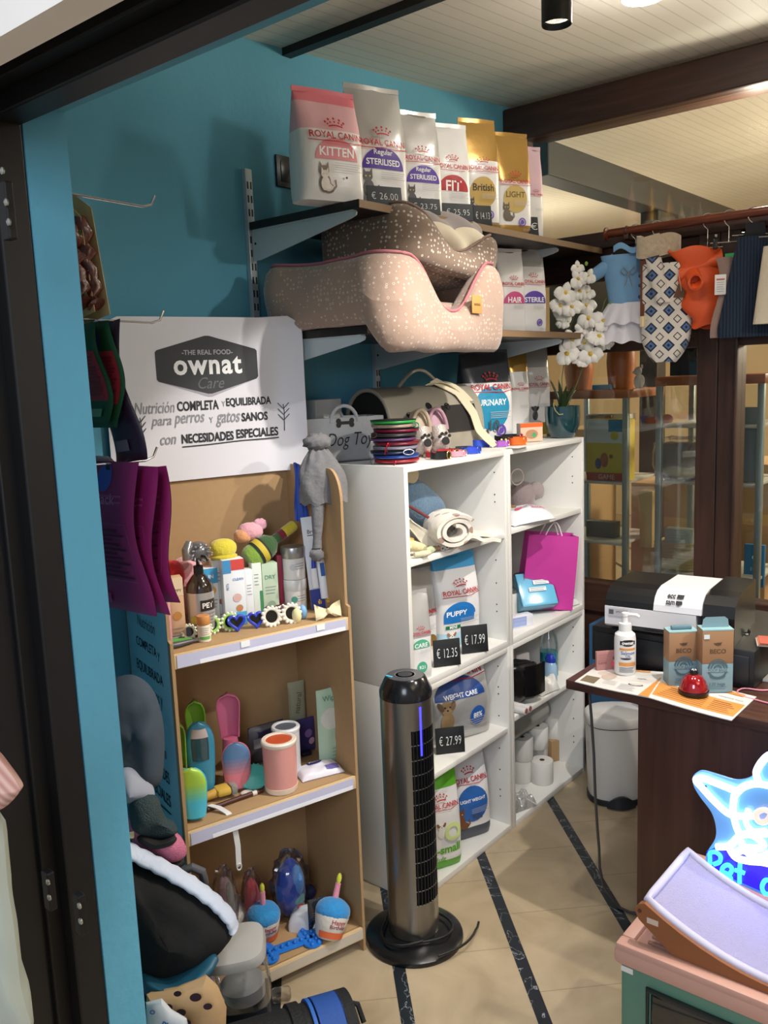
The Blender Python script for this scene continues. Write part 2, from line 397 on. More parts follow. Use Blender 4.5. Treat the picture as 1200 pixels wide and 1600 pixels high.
# back room beyond the partition
struct(B().bb((-5.2, 9.0, 0), (3, 9.1, 3.4), M('#d9c29c', .8, var=.05)), 'wall_back')
struct(B().bb((-5.3, YF+.05, 0), (-5.2, 9.1, 3.4), M('#d2c3a8', .8, var=.05)), 'wall_side')
cb = B(); q = [(-5.3, YF+.12, 2.68), (3, YF+.12, 2.68), (3, 9.1, 2.90), (-5.3, 9.1, 2.90)]
cb.add(q+[(x, y, z+.05) for x, y, z in q], [(0, 1, 2, 3), (7, 6, 5, 4), (0, 4, 5, 1), (1, 5, 6, 2), (2, 6, 7, 3), (3, 7, 4, 0)], CEILM)
struct(cb, 'ceiling_back')
RAFT = wood_mat('grey_brown_rafter', '#241d17', '#352b22', .6, (20, 2, 20))
ra = at(850, 218, 1, YF+.12); 
struct(B().bb((ra[0]-.1, YF+.12, ra[2]-.14), (ra[0]+.02, 8.9, ra[2]+.0), RAFT, .006), 'trim_3')
rp = ray(1022, 335); yp = (ra[0]-.04)*rp[1]/rp[0]
struct(B().bb((ra[0]-.09, yp-.06, 0), (ra[0]+.01, yp+.06, ra[2]-.13), RAFT, .006), 'trim_4')

# black folding-door frame round the opening
fr_ = B(); DB = M('#08080a', .5, 0, var=.15, vs=20); DG = M('#242724', .45, 0, var=.1)
xo = at(0, 700, 1, YD-.1)[0]
for dx0, dx1, dy0, dy1 in ((0, .035, -.05, 0), (.03, .05, -.075, -.01), (.048, .085, -.06, 0), (.085, .10, -.10, -.02), (.10, .16, -.08, 0), (.155, .175, -.12, -.02), (.175, .23, -.10, 0), (.23, .245, -.13, -.02)):
    fr_.bb((XJ-dx1+.004, YD+dy0, 0), (XJ-dx0, YD+dy1-.002, ZH+.01), DB, .003)
for dz0, dz1, dy0, dy1 in ((0, .03, -.05, 0), (.028, .045, -.075, -.01), (.045, .085, -.06, 0), (.085, .10, -.10, -.02)):
    fr_.bb((XJ-.12, YD+dy0, ZH+dz0), (3, YD+dy1-.002, ZH+dz1), DB, .003)
fr_.bb((-2.6, YD-.15, ZH+.10), (3, YD-.03, max(ztop+.004, ZH+.2)), DG, .004)
for px, py in ((5, 267), (11, 316), (15, 347), (76, 1378), (78, 1402), (125, 1415), (127, 1439)):      # screw heads of the hinges
    q_ = at(px, py, 1, YD-.135); fr_.lathe([(.0045, 0), (.0045, .002), (.002, .0035), (0, .0035)], M('#b9b9b4', .3, .9), 12, Matrix.Translation(q_) @ Matrix.Rotation(pi/2, 4, 'X'))
for px, py, w_, h_ in ((77, 1390, .018, .06), (126, 1427, .016, .06), (12, 330, .018, .07)):
    q_ = at(px, py, 1, YD-.128); fr_.box(q_, (w_, .012, h_), DB, .002)
for k in range(7): fr_.bb((XJ-.045-.030*k, YD-.136, 0), (XJ-.041-.030*k, YD-.02, ZH+.01), M('#1c1c20', .3, .2), .001)
dr = struct(fr_, 'door_1')
# ------------------------------------------------------------------ white bookcase: four cube units, two stacked on two
XB = -1.512; Y0, Y1, Y2 = 1.905, 2.462, 3.018; ZB = 1.352; ZMID = .676
SH = {}
def unit(y0, y1, z0, z1, zs, lab):
    t = T('bookcase_unit', lab, 'bookcase', (XB-.2, (y0+y1)/2, z0), 0, 'white bookcase units')
    w, h, th = (y1-y0)/2-.0008, z1-z0-.001, .018; D = .2
    B().bb((-D, -w, 0), (D, -w+th, h), PANEL, .0015).build('side_panel', t)
    sp = B().bb((-D, w-th, 0), (D, w, h), PANEL, .0015)
    for zz in (.12, .145, .22, .30, .42, .50, .525, .60):            # drilled peg holes: a pattern of the panel
        if abs(zz+z0-zs) > .03:
            X = Matrix.Translation((D-.04, w-th-.0002, zz)) @ Matrix.Rotation(pi/2, 4, 'X'); sp.lathe([(0, .0006), (.0025, .0006), (.0025, 0), (0, 0)], INK, 10, X)
    sp.build('side_panel', t)
    B().bb((-D, -w+th, h-th), (D, w-th, h), PANEL, .0015).build('top_panel', t)
    B().bb((-D, -w+th, .0), (D, w-th, .022), PANEL, .0015).build('bottom_panel', t)
    B().bb((-D, -w+th, .022), (-D+.006, w-th, h-th), PANEL).build('back_panel', t)
    B().bb((-D+.006, -w+th, zs-z0-th), (D-.004, w-th, zs-z0), WHITE, .0015).build('shelf', t)
    return t
zs1 = at(635, 880, 0, XB)[2]; zs2 = at(797, 828, 0, XB)[2]; zs3 = at(671, 1216, 0, XB)[2]; zs4 = at(803, 1122, 0, XB)[2]
unit(Y0, Y1, 0, ZMID, zs3, 'lower white bookcase cube nearest the tower fan, holding dry food bags')
unit(Y1, Y2, 0, ZMID, zs4, 'lower white bookcase cube beside the pedal bin, holding paper rolls')
unit(Y0, Y1, ZMID, ZB, zs1, 'upper white bookcase cube with rolled blanket above the puppy food')
unit(Y1, Y2, ZMID, ZB, zs2, 'upper white bookcase cube holding the bright pink carrier bag')
E_ = .0012; ZS = dict(ul=zs1+E_, ur=zs2+E_, ll=zs3+E_, lr=zs4+E_, m=ZMID+.022+E_, b=.022+E_, t=ZB+E_)

# ------------------------------------------------------------------ wall shelves on slotted uprights
LAM = wood_mat('black_brown_laminate', '#17110f', '#2a201c', .4, (20, 3, 20)); STEELW = M('#b9c3c8', .35, .3, var=.03)
BRK = M('#c3cdd2', .4, .1, var=.03)
YS0 = 1.757; YS1 = 3.17
def shelf(z, xf, label):
    t = T('wall_shelf', label, 'shelf', (XW, YS0, z))
    B().bb((.02, 0, -.022), (xf-XW, YS1-YS0, 0), LAM, .001).build('board', t)
    B().bb((xf-XW-.0005, .001, -.021), (xf-XW+.002, YS1-YS0, -.001), M('#80664a', .6, var=.1)).build('front_edge', t, label='raw tan front edge')
    for y in ((.012, .545, 1.10) if z < 2 else (.012, 1.10)):
        L = xf-XW-.035
        pts = [(0, -.022), (L-.012, -.022), (L, -.028), (L-.002, -.036), (L-.02, -.042), (.03, -.108), (0, -.108)]
        b = B(); X = Matrix.Translation((.018, y, 0))
        b.prism(pts, .004, BRK, X); b.box((L*.5, 0, -.0235), (L*.96, .018, .003), BRK, 0, 2, X)
        k = b.build('bracket', t, smooth=0)
        h = B(); h.prism([(.012+.004*cos(q*pi/4), -.06+.004*sin(q*pi/4)) for q in range(8)], .0052, INK, X); h.build('bracket_hole', k)
    return t
shelf(2.06, -1.512, 'highest dark wall shelf carrying the row of cat food bags')
shelf(1.74, -1.50, 'dark wall shelf under the two patterned dog beds')
for y in (YS0+.012, YS0+.557, YS0+1.112):
    b = B(); b.bb((0, -.013, 0), (.016, .013, .95), STEELW, .002)
    for k in range(24):
        for s in (-1, 1): b.bb((.0155, s*.006-.0025, .02+k*.038), (.0168, s*.006+.0025, .04+k*.038), INK)
    solo(b, 'shelf_upright', {0: 'slotted metal upright on the blue wall at the left end of the shelves', 1: 'slotted metal upright behind the dog beds, above the white carrier bag', 2: 'slotted metal upright at the far end of the wall shelves'}[round((y-YS0)/.55)], 'shelf upright', (XW, y, 1.26 if y < 2 else 1.40), 0, 'slotted shelf uprights', smooth=0)

# wall switch
p = at(447, 270, 0, XW)
t = T('wall_plate', 'square black blank plate on the blue wall left of the cat food bags', 'wall plate', (XW, p[1], p[2]))
B().bb((0, -.046, -.046), (.008, .046, .046), M('#141a1f', .4), .003).build('plate', t)
B().bb((.008, -.03, -.03), (.0105, .03, .03), M('#10151a', .3), .001).build('rocker', t)

# ------------------------------------------------------------------ tower fan
p = at(648, 1450, 2, 0); FX = Vector((p[0]+.022, p[1]-.03, 0))
t = T('tower_fan', 'tall silver and black tower fan standing on the tiles by the bookcase', 'fan', FX, 0)
GUN = M('#8c8984', .28, .9, var=.05, vs=3); FB = M('#141416', .25, var=.1); 
B().lathe([(0, 0), (.140, 0), (.142, .006), (.140, .013), (.128, .020), (.085, .030), (.06, .033), (0, .033)], FB, 48).build('base', t)
R = .0725; hz = .79; tilt = radians(40)
# body: cylinder with an open grille window turned toward the right of the view
g0, g1 = radians(-43), radians(32)       # world angles of the grille, 0 = +x
b = B(); NS = 56; gz0, gz1 = .14, .655
a0, a1 = g1, g0+2*pi
fnw = lambda u, v: (R*cos(a0+(a1-a0)*u), R*sin(a0+(a1-a0)*u), .033+(hz-.055-.033)*v)
b.grid(fnw, 44, 1, GUN)
for za, zb in ((.033, gz0), (gz1, hz-.055)): b.grid(lambda u, v: (R*cos(g0+(g1-g0)*u), R*sin(g0+(g1-g0)*u), za+(zb-za)*v), 16, 1, GUN)
b.build('body', t)
ci = B(); ci.lathe([(R*.86, gz0-.01), (R*.86, gz1+.01)], M('#050506', .6), 36); ci.build('inner_drum', t)
gr = B()
for k in range(9):
    q = g0+(g1-g0)*(k+.5)/9; X = Matrix.Rotation(q, 4, 'Z'); gr.bb((R*.90, -.0016, gz0), (R*1.0, .0016, gz1), M('#2a2a2c', .3, .5), 0, X)
for k in range(13):
    z = gz0+(gz1-gz0)*k/12; gr.tube([(R*.985*cos(g0+(g1-g0)*i/10), R*.985*sin(g0+(g1-g0)*i/10), z) for i in range(11)], .0013, M('#a9a9a8', .25, .9), 6)
gr.build('grille', t)
b = B(); b.lathe([(R+.001, hz-.056), (R+.001, hz-.04), (R-.016, hz-.004), (R-.02, hz), (0, hz)], M('#1c1c1f', .18, .2), 44)
hd = b.build('head', t)
b = B(); b.lathe([(R-.022, hz), (R-.022, hz+.0012), (0, hz+.0012)], M('#55565a', .3, .4), 40); pn = b.build('control_panel', hd)
b = B(); b.lathe([(.020, hz+.0012), (.020, hz+.003), (0, hz+.003)], M('#2b2c30', .3), 24)
b.lathe([(.030, hz+.0012), (.030, hz+.002), (.0265, hz+.002), (.0265, hz+.0012)], M('#8b8d92', .3, .6), 32); b.build('dial', pn)
b = B(); b.box((-.028, -.035, hz+.0018), (.022, .006, .001), M('#3ab6d8', .3, emit=.4), 0); b.build('indicator', pn)
b = B(); X = Matrix.Rotation((g0+g1)/2-.25, 4, 'Z'); b.bb((R*.97, -.003, gz1-.075), (R*1.012, .003, gz1+.065), M('#2a28ff', .3, emit=6), .001, X); b.build('blue_light', t, label='glowing blue light strip')
c = B(); pts = []
for k in range(40):
    q = -2.2+k/39*2.5*pi; rr = .098+.014*sin(k*.6)
    pts.append((rr*cos(q), rr*sin(q), .036+.006*(k/39)))
c.tube(pts, .0035, M('#0b0b0c', .4), 8)
e_ = pts[-1]
c2 = [(e_[0], e_[1], e_[2])]+[(.13+.03*sin(i*.5), .02+.035*i, .045-.006*i) for i in range(1, 6)]
c.tube([(.13+.03*sin(q/9*pi), -.06+.20*q/9, .028 if q < 8 else .02) for q in range(10)], .0035, M('#0b0b0c', .4), 8)
c.build('power_cord', t)

# ------------------------------------------------------------------ counter desk
ZC = .745; CY = 2.108
pc = at(994.5, 1480, 2, 0); CXL = pc[0]
tl = at(884, 1062, 1, CY-.035); CTX = tl[0]; ZC = tl[2]
t = T('shop_counter', 'dark walnut shop counter with overhanging top, carrying the printer', 'counter', (CXL, CY, 0))
B().bb((0, 0, 0), (1.6, .022, ZC-.028), COUNTERWOOD, .001).build('front_panel', t)
B().bb((.02, .022, .0), (.042, .5, ZC-.028), COUNTERWOOD, .001).build('side_panel', t)
tb = B(); tb.bb((CTX-CXL, -.035, ZC-.026), (1.7, .62, ZC), COUNTERTOP, .0015); tb.build('top', t)
# ------------------------------------------------------------------ cardboard-coloured display stand with printed header
SA = 16; SO = Vector((-1.518, 1.652, 0)); SDV = wid(SA); SNV = nrm(SA)
def stw(u, d, z): return SO+SDV*u-SNV*d+Vector((0, 0, z))
def onstand(px, py, d): return atplane(px, py, SO-SNV*d, SNV)
SW = .25; SDP = .30; SZ = (.072, .527, .977)
t = T('display_stand', 'tan display stand with white printed header board and three shelves', 'display stand', stw(-.25, 0, 0), RZ(SA))
EDGE = M('#d8b98a', .7, var=.05); SIGNW = M('#dcdae0', .55, var=.01); PALEBLUE = M('#a6cde0', .55, var=.03); LILAC = M('#c4c4dc', .5, var=.02)
def sidepts(hi):
    p = [(0, 0), (.305, 0), (.305, 1.37)]
    n = 9; p += [(.055-.055*sin(i/n*pi/2), 1.285+.085*cos(i/n*pi/2)) for i in range(n+1)]
    p += [(0.0, 1.01), (-.014, 1.005), (-.014, 0)]
    return p
for s, lab in ((1, None), (-1, 'side panel with pale blue printed outer face')):
    b = B(); X = Matrix.Translation((s*SW, 0, 0)) @ Matrix.Rotation(pi/2, 4, 'Z')       # outline x -> depth
    X = Matrix(((0, 1, 0, s*(SW-.004)), (1, 0, 0, 0), (0, 0, 1, 0), (0, 0, 0, 1)))
    b.prism(sidepts(0), .008, MDF, X)
    sp = b.build('side_panel', t, smooth=0, label=lab)
    if s < 0:
        q = Decal(lambda x, z, e: (-SW-e-.0004, x, z)); q.rect(.0, .02, .295, 1.28, PALEBLUE, 1, 1)
        q.fn = lambda x, z, e: (-SW-e-.0008, .15-x, z)
        for k, (tx, w_, c_) in enumerate((('Nutrición', .13, '#55707f'), ('COMPLETA y', .17, '#1c2b36'), ('EQUILIBRADA', .19, '#1c2b36'), ('para perros y', .16, '#55707f'), ('gatos', .08, '#55707f'), ('SANOS con', .15, '#1c2b36'), ('NECESIDADES', .17, '#1c2b36'), ('ESPECIALES', .16, '#1c2b36'))):
            q.text(tx, .005, 1.02-.063*k, w_, M(c_, .6, var=0), .032 if k not in (3, 4) else .036, shear=.2 if k in (0, 3, 4) else 0)
        q.line([(-.07, .535), (.08, .545)], .004, INK); q.build('printed_side', sp)
b = B(); b.bb((-SW+.008, .292, .03), (SW-.008, .30, 1.36), MDF); b.build('back_panel', t)
for k, z in enumerate(SZ):
    b = B(); b.bb((-SW+.008, 0.0, z-.010), (SW-.008, .292, z), MDF, .001); s_ = b.build('shelf', t)
    b = B(); b.bb((-SW+.004, -.013, z-.036), (SW-.004, -.004, z), EDGE, .001); fe = b.build('shelf_lip', s_)
    if k:
        b = B(); b.bb((-SW+.014, -.0145, z-.034), (SW-.016, -.0132, z-.003), LILAC, 0); b.build('price_rail', s_, label='pale lilac price rail')
        b = B(); b.bb((-SW+.07, -.0152, z-.034), (SW-.02, -.0146, z-.024), M('#efeff4', .4, var=0), 0); b.build('paper_strip', s_)
    else:
        b = B(); b.bb((-SW+.008, -.0145, z-.032), (SW-.008, -.0132, z-.004), M('#c9bfae', .6), 0); b.build('price_rail', s_)
for px, d_ in ((-.06, 0), (.155, 0)):
    b = B(); b.bb((px-.012, -.0165, SZ[2]-.018), (px+.012, -.0153, SZ[2]-.002), M('#f2f2f2', .5, var=0)); b.build('price_sticker', t)
# printed header board
def hdr(u, v):
    x = -.26+.545*u; z = 1.352+.428*v; y = .283-(.05*max(0, (x-.205)/.08)**1.5 if x > .205 else 0)
    r = .045
    if v > 1-r/.428:
        k = (z-(1.78-r))/r; ins = r*(1-sqrt(max(0, 1-k*k)))
        x = -.26+ins+(.545-2*ins)*u
    return (x, y, z)
b = B(); b.sheet(hdr, 26, 26, .003, SIGNW); hd = b.build('header_board', t, smooth=50)
def onh(x, z, e): return (x, .283-(.05*max(0, (x-.205)/.08)**1.5 if x > .205 else 0)-.002-e, z)
DK = M('#2f3235', .6, var=.02); GREY = M('#8d8d93', .6, var=0); WH = M('#efefef', .5, var=0); SIL = M('#b9b8bd', .6, var=0)
q = Decal(onh, .0003)
cx, cz = .02, 1.655
def hexa(k, dz=0, cz=cz):
    o = [(cx-.145*k, cz+.035*k), (cx-.140*k, cz+.040*k), (cx-.006, cz+.076*k), (cx+.006, cz+.076*k), (cx+.140*k, cz+.040*k), (cx+.145*k, cz+.035*k), (cx+.145*k, cz-.035*k), (cx+.140*k, cz-.041*k), (cx+.006, cz-.077*k+dz), (cx-.006, cz-.077*k+dz), (cx-.140*k, cz-.041*k), (cx-.145*k, cz-.035*k)]
    return o[::-1]
q.poly(hexa(1.0, -.008), M('#a8a4ae', .6, var=0)); q.poly(hexa(1.0), DK)
q.text('-THE REAL FOOD-', cx, cz+.033, .145, M('#a9a9ad', .6, var=0), .013, bold=.02)
q.text('ownat', cx, cz-.002, .195, WH, .048, bold=.028, sp=1.12); q.text('Care', cx+.005, cz-.048, .075, M('#65686d', .6, var=0), .030, shear=.35, bold=-.005)
q.text('Nutrición', -.137, 1.548, .108, GREY, .030, shear=.25, bold=.005); q.text('COMPLETA', -.017, 1.548, .118, INK, .026, bold=.03)
q.text('Y', .056, 1.549, .012, GREY, .015); q.text('EQUILIBRADA', .132, 1.551, .136, INK, .026, bold=.03)
q.text('para', -.122, 1.506, .056, GREY, .026, shear=.3); q.text('perros', -.044, 1.509, .086, GREY, .032, shear=.3); q.text('Y', .017, 1.508, .012, GREY, .015)
q.text('gatos', .067, 1.507, .072, GREY, .040, shear=.3); q.text('SANOS', .147, 1.510, .080, INK, .024, bold=.03)
q.text('con', -.107, 1.460, .044, GREY, .020, shear=.3); q.text('NECESIDADES', .005, 1.462, .150, INK, .025, bold=.03); q.text('ESPECIALES', .152, 1.465, .128, INK, .025, bold=.03)
q.line([(-.07, 1.441), (.0, 1.442), (.1, 1.446), (.217, 1.447)], .003, INK)
for tw in ((.232, 1.465, 1), (-.178, 1.45, -1)):
    x, z, s = tw; q.line([(x, z), (x+.002, z+.055), (x, z+.075)], .002, INK)
    for j in (0, 1, 2): 
        for d in (-1, 1): q.line([(x, z+.03+.016*j), (x+d*.010, z+.042+.016*j), (x+d*.014, z+.047+.016*j)], .002, INK)
q.build('header_print', hd)
# ------------------------------------------------------------------ pouches and bags
SEEDS = [0]
def bagfn(W, H, D, n=4.5, top=.0, wr=.0, seed=0, lean=0, puff=.12):
    def hd(v):
        base = min(1, .80+v*2.2) if v < .09 else 1
        t = max(0, (v-.45)/.55); return D/2*base*(1-t**1.6*(1-top))+.0012
    def hw(v): return W/2*(1-.02*sin(v*pi)*0+.015*sin(v*9+seed)*wr*6)*(1-.03*v)
    def wrk(x, z): return wr*(mnoise.noise(Vector((x*9+seed*3.1, z*7, seed)))+.5*mnoise.noise(Vector((x*24, z*21+seed, seed*2))))
    def body(u, v):
        a = hw(v); d = hd(v); k = -cos(2*pi*u); k = math.copysign(abs(k)**.9, k); x = a*k
        y = d*(1-min(1, abs(k))**n)**(1/n)*(-1 if u < .5 else 1)
        y *= 1+puff*(1-(x/a)**2)*sin(min(1, v*1.15)*pi)
        k = wrk(x, v*H)*min(1, v*6)*min(1, d/.008); y += k*(-1 if y < 0 else 1)
        return (x, y+lean*v*v*H, v*H+.004*sin(x/W*6+seed)*(v > .99))
    def front(x, z, e):
        v = min(max(z/H, 0), 1); a = hw(v)*1.0001; d = hd(v); k = min(abs(x)/a, .9999)
        y = -d*(1-k**n)**(1/n)
        y *= 1+puff*(1-k*k)*sin(min(1, v*1.15)*pi)
        y -= wrk(x, z)*min(1, v*6)*min(1, d/.008)
        return (x, y+lean*v*v*H-e, min(z, H))
    return body, front
def pouch(name, label, cat, loc, rz, W, H, D, zones, art=None, wr=.004, n=4.5, group=None, tilt=None, seal=True, top=.0, lean=0, bodyname='pouch'):
    """zones: [(upto_v, material)], art(decal, W, H) draws the print"""
    SEEDS[0] += 1; sd = SEEDS[0]*1.37
    body, front = bagfn(W, H, D, n, top, wr, sd, lean)
    t = T(name, label, cat, loc, rz, group, tilt)
    b = B(); nu, nv = 44, 30; vs_ = [body(i/nu, j/nv) for j in range(nv+1) for i in range(nu)]; v0 = 0
    for k, (v1, mat) in enumerate(zones):
        f = [(j*nu+i, j*nu+(i+1) % nu, (j+1)*nu+(i+1) % nu, (j+1)*nu+i) for j in range(nv) if v0 <= (j+.5)/nv < v1 for i in range(nu)]
        if k == 0: b.add(vs_, f, mat)
        else:
            i_ = b.m(mat)
            for q in f: b.f.append(list(q)); b.mi.append(i_)
        v0 = v1
    b.f.append(list(range(nu))[::-1]); b.mi.append(0); b.f.append([nv*nu+i for i in range(nu)]); b.mi.append(len(b.ms)-1)
    bo = b.build(bodyname, t, smooth=60)
    if seal:
        s = B(); s.sheet(lambda u, v: (-W*.485+W*.97*u, lean*H+.002*sin(u*7+sd), H-.002+.013*v), 12, 2, .0022, zones[-1][1]); s.build('top_seal', t)
    if art:
        d = Decal(front, .0017); art(d, W, H); d.build('printed_front', t)
    return t
RED = M('#c01f2a', .45, var=0); SILV = M('#c4c3c1', .28, .4, var=.03, bump=.15, bs=30); BAGW = M('#e9e7e6', .30, var=.02, bump=.12, bs=25)
GOLD = M('#b58f4c', .30, .55, var=.12, bump=.2, bs=30); PRT = M('#4a4a50', .5, var=0); LGT = M('#b9b9be', .5, var=0)
def crown(d, x, z, w, mat=RED):
    for k in range(5):
        q = radians(158-34*k); 
        d.disc(x+.50*w*cos(q), z+.10*w+.30*w*sin(q), w*.060, mat, n=10)
        d.disc(x+.38*w*cos(q), z+.06*w+.18*w*sin(q), w*.050, mat, n=8)
    d.line([(x-.36*w, z), (x-.15*w, z+.05*w), (x, z+.06*w), (x+.15*w, z+.05*w), (x+.36*w, z)], w*.07, mat)
def cat_(d, x, z, s, mat, fl=1):
    d.disc(x, z+.30*s, .22*s, mat, .30*s, n=18); d.disc(x+fl*.16*s, z+.14*s, .22*s, mat, .16*s, n=16)
    d.disc(x-fl*.04*s, z+.70*s, .19*s, mat, .17*s, n=18)
    for k in (-1, 1): d.poly([(x-fl*.04*s+k*.04*s, z+.80*s), (x-fl*.04*s+k*.18*s, z+.76*s), (x-fl*.04*s+k*.16*s, z+1.0*s)][::k], mat)
    d.line([(x+fl*.3*s, z+.08*s), (x+fl*.42*s, z+.22*s), (x+fl*.38*s, z+.42*s)], .07*s, mat)
    E_ = M('#ddc86a', .3, var=0)
    for k in (-1, 1): d.disc(x-fl*.04*s+k*.075*s, z+.71*s, .032*s, E_, n=8)
def dog_(d, x, z, s, m1, m2):
    d.disc(x, z+.28*s, .24*s, m1, .34*s, n=18); d.disc(x, z+.74*s, .24*s, m1, .22*s, n=18)
    for k in (-1, 1): d.disc(x+k*.22*s, z+.80*s, .09*s, m2, .15*s, n=12, rot=-k*.5)
    d.disc(x, z+.66*s, .10*s, m1, .08*s, n=10); d.disc(x, z+.68*s, .04*s, INK, .03*s, n=8)
    for k in (-1, 1): d.disc(x+k*.09*s, z+.78*s, .03*s, INK, n=8)
def royal(disc=None, word=None, col='#5a3aa8', dz=.36, dw=.34, band=None, pet=None, tz=.60, wcol='#ffffff', sub=None, num=None, half=True, wx=0, extra=None, logo=True, word2=None):
    c = M(col, .45, var=.02); wc = M(wcol, .5, var=0)
    def art(d, W, H):
        h = min(H, W*1.75)
        if disc is not False:
            zz = dz*H
            if half: d.disc(wx*W, zz, dw*W, c, dw*W*.86, 0, 180)
            else: d.disc(wx*W, zz, dw*W, c, dw*W)
            if word: d.text(word, wx*W, zz+.10*W, min(dw*1.62, .13*len(word))*W, wc, bold=.02)
            if word2: d.text(word2, wx*W, zz+.235*W, dw*.9*W, wc)
        if pet: pet(d, W, H)
        if logo:
            d.text('ROYAL CANIN', 0, tz*H, .80*W, RED, .095*W, bold=.018)
            d.line([(-.42*W, tz*H-.075*W), (0, tz*H-.082*W), (.2*W, tz*H-.095*W), (.47*W, tz*H-.06*W)], .012*W, RED)
            crown(d, 0, tz*H+.115*W, .30*W)
        d.lines(.14*W, dz*H-.06*W, .44*W, 4, .030*W, LGT, .008*W)
        if num: d.text(num, .0, dz*H-.28*W, .2*W, PRT)
        if extra: extra(d, W, H)
    return art
def place(l, r, t_, b_, a, z=None, xf=None, D=.0, facing=None):
    """real size and place of a flat-fronted thing seen between image columns l..r and rows t_..b_: base on the level z, or front at the wall distance xf"""
    cx = (l+r)/2
    if xf is not None: 
        p = at(cx, (t_+b_)/2, 0, xf)
        if z is not None: p = Vector((p[0], p[1], z))
    else: p = at(cx, b_, 2, z)
    top = zat(cx, t_, p); n = nrm(a if facing is None else facing)
    v = (p-CAM); v.z = 0; v.normalize(); cs = max(.35, abs(v.dot(n)))
    mid = Vector((p[0], p[1], (p[2]+top)/2)); W = (r-l)*mpp(mid)/cs
    loc = Vector((p[0], p[1], p[2]))-n*D/2
    return loc, W, top-p[2]

# --- row of bags on the highest shelf
def kit(d, W, H):
    cat_(d, -.20*W, .06*H, .40*W, M('#8f7f78', .6, var=0)); cat_(d, -.20*W, .075*H, .30*W, M('#e8e0d8', .6, var=0)); d.disc(.12*W, .20*H, .016*W, INK)
def pal(d, W, H): d.disc(.17*W, .13*H, .10*W, M('#6a4ab4', .5, var=0), ring=.72); d.disc(.17*W, .13*H, .05*W, M('#6a4ab4', .5, var=0)); d.lines(.3*W, .06*H, .22*W, 2, .03*W, LGT, .008*W)
def catd(col, x=-.27, z=.10, s=.42):
    m_ = M(col, .6, var=0); return lambda d, W, H: (cat_(d, x*W, z*H, s*W, m_), pal(d, W, H))
PINKB = M('#e8808c', .35, var=.03, bump=.1, bs=25); WHB = BAGW
TOPZ = 2.0612
PX = -1.565
def topbag(label, l, r, t_, zones, art, a=20, D=.075, xf=PX, name='cat_food_bag'):
    loc, W, H = place(l, r, t_, 330, a, z=TOPZ, xf=xf, D=D); loc.z = TOPZ
    return pouch(name, label, 'pet food bag', loc, RZ(a), W, H-.012, D, zones, art, group='pet food bags on the highest shelf')
SALMON = M('#e59a9f', .45, var=.02)
topbag('pink-topped kitten food bag, first at the left end of the highest shelf', 474, 573, 130, [(.62, WHB), (.9, M('#e7b4ba', .35, var=.05)), (1.1, PINKB)],
       royal(True, 'KITTEN', '#e38c94', .36, .33, pet=kit, tz=.575), 18, .10)
topbag('tall grey and white sterilised cat food bag behind the 26.00 price tag', 552, 640, 126, [(.55, WHB), (1.1, SILV)], royal(True, 'STERILISED', '#4f2f9c', .33, .37, pet=catd('#6f6c70'), tz=.54, word2='Regular'), 20, .09, PX-.01)
topbag('smaller sterilised cat food bag behind the 23.75 price tag', 626, 693, 168, [(.60, WHB), (1.1, SILV)], royal(True, 'STERILISED', '#5a3aa8', .33, .38, pet=catd('#5d5a5e'), tz=.56, word2='Regular'), 22, .07)
topbag('white cat food bag with red half disc on the highest shelf', 676, 738, 188, [(1.1, BAGW)], royal(True, 'FIT', '#b41f2c', .33, .38, tz=.58, pet=lambda d, W, H: d.disc(.2*W, .12*H, .1*W, RED)), 24, .06)
topbag('gold bag with a tan cat medallion, left of the two gold bags', 724, 782, 181, [(.08, GOLD), (.62, WHB), (1.1, GOLD)], royal(True, 'British', '#c3a253', .34, .34, half=False, pet=catd('#4a4744', -.30, .13, .40), tz=.56, wcol='#3b3324'), 26, .06)
topbag('gold bag with a fluffy cat picture, right of the two gold bags', 776, 832, 203, [(.10, GOLD), (.55, WHB), (1.1, GOLD)], royal(True, 'LIGHT', '#c9ae6b', .36, .32, half=False, pet=catd('#6d6254', -.24, .14, .44), tz=.53, wcol='#6d5a2c'), 28, .06)
topbag('pale pink bag last in the row beside the dark wood post', 822, 850, 226, [(.5, BAGW), (1.1, M('#d9b9c4', .35, var=.05))], royal(False, tz=.5), 30, .05, PX-.02)

# price tags
SLATE = M('#3d4246', .7, var=.05); SLATEK = M('#15171a', .6, var=.05); CHALK = M('#dfe2e2', .8, var=0)
def pricetag(txt, label, l, r, t_, b_, a, z=None, xf=None, mat=SLATE, lean=-.12):
    loc, W, H = place(l, r, t_, b_, a, z=z, xf=xf)
    t = T('price_tag', label, 'price tag', loc, RZ(a), 'chalk price tags', (lean, 0))
    b = B(); b.box((0, .002, H/2), (W, .004, H), mat, .0008); c = b.build('card', t)
    b = B(); b.prism([(-W*.3, 0), (W*.3, 0), (W*.3, .004), (-W*.3, .004)], .03, mat, Matrix.Translation((0, .018, 0))); b.build('foot', t)
    d = Decal(lambda x, z, e: (x, -e, z)); d.text(txt, 0, H*.5, W*.76, CHALK, H*.36, bold=-.01, sp=1.1); d.build('chalk_price', t); return t
pricetag('€ 26.00', 'grey price tag reading 26.00 at the edge of the highest shelf', 575, 629, 290, 322, 22, TOPZ, -1.53)
pricetag('€ 23.75', 'grey price tag reading 23.75 at the edge of the highest shelf', 641, 689, 309, 338, 24, TOPZ, -1.53)
pricetag('€ 25.95', 'grey price tag reading 25.95 at the edge of the highest shelf', 693, 740, 317, 345, 26, TOPZ, -1.53)
pricetag('€ 14.13', 'black price tag in front of the left gold bag on the highest shelf', 741, 769, 320, 348, 28, TOPZ, -1.53, SLATEK)
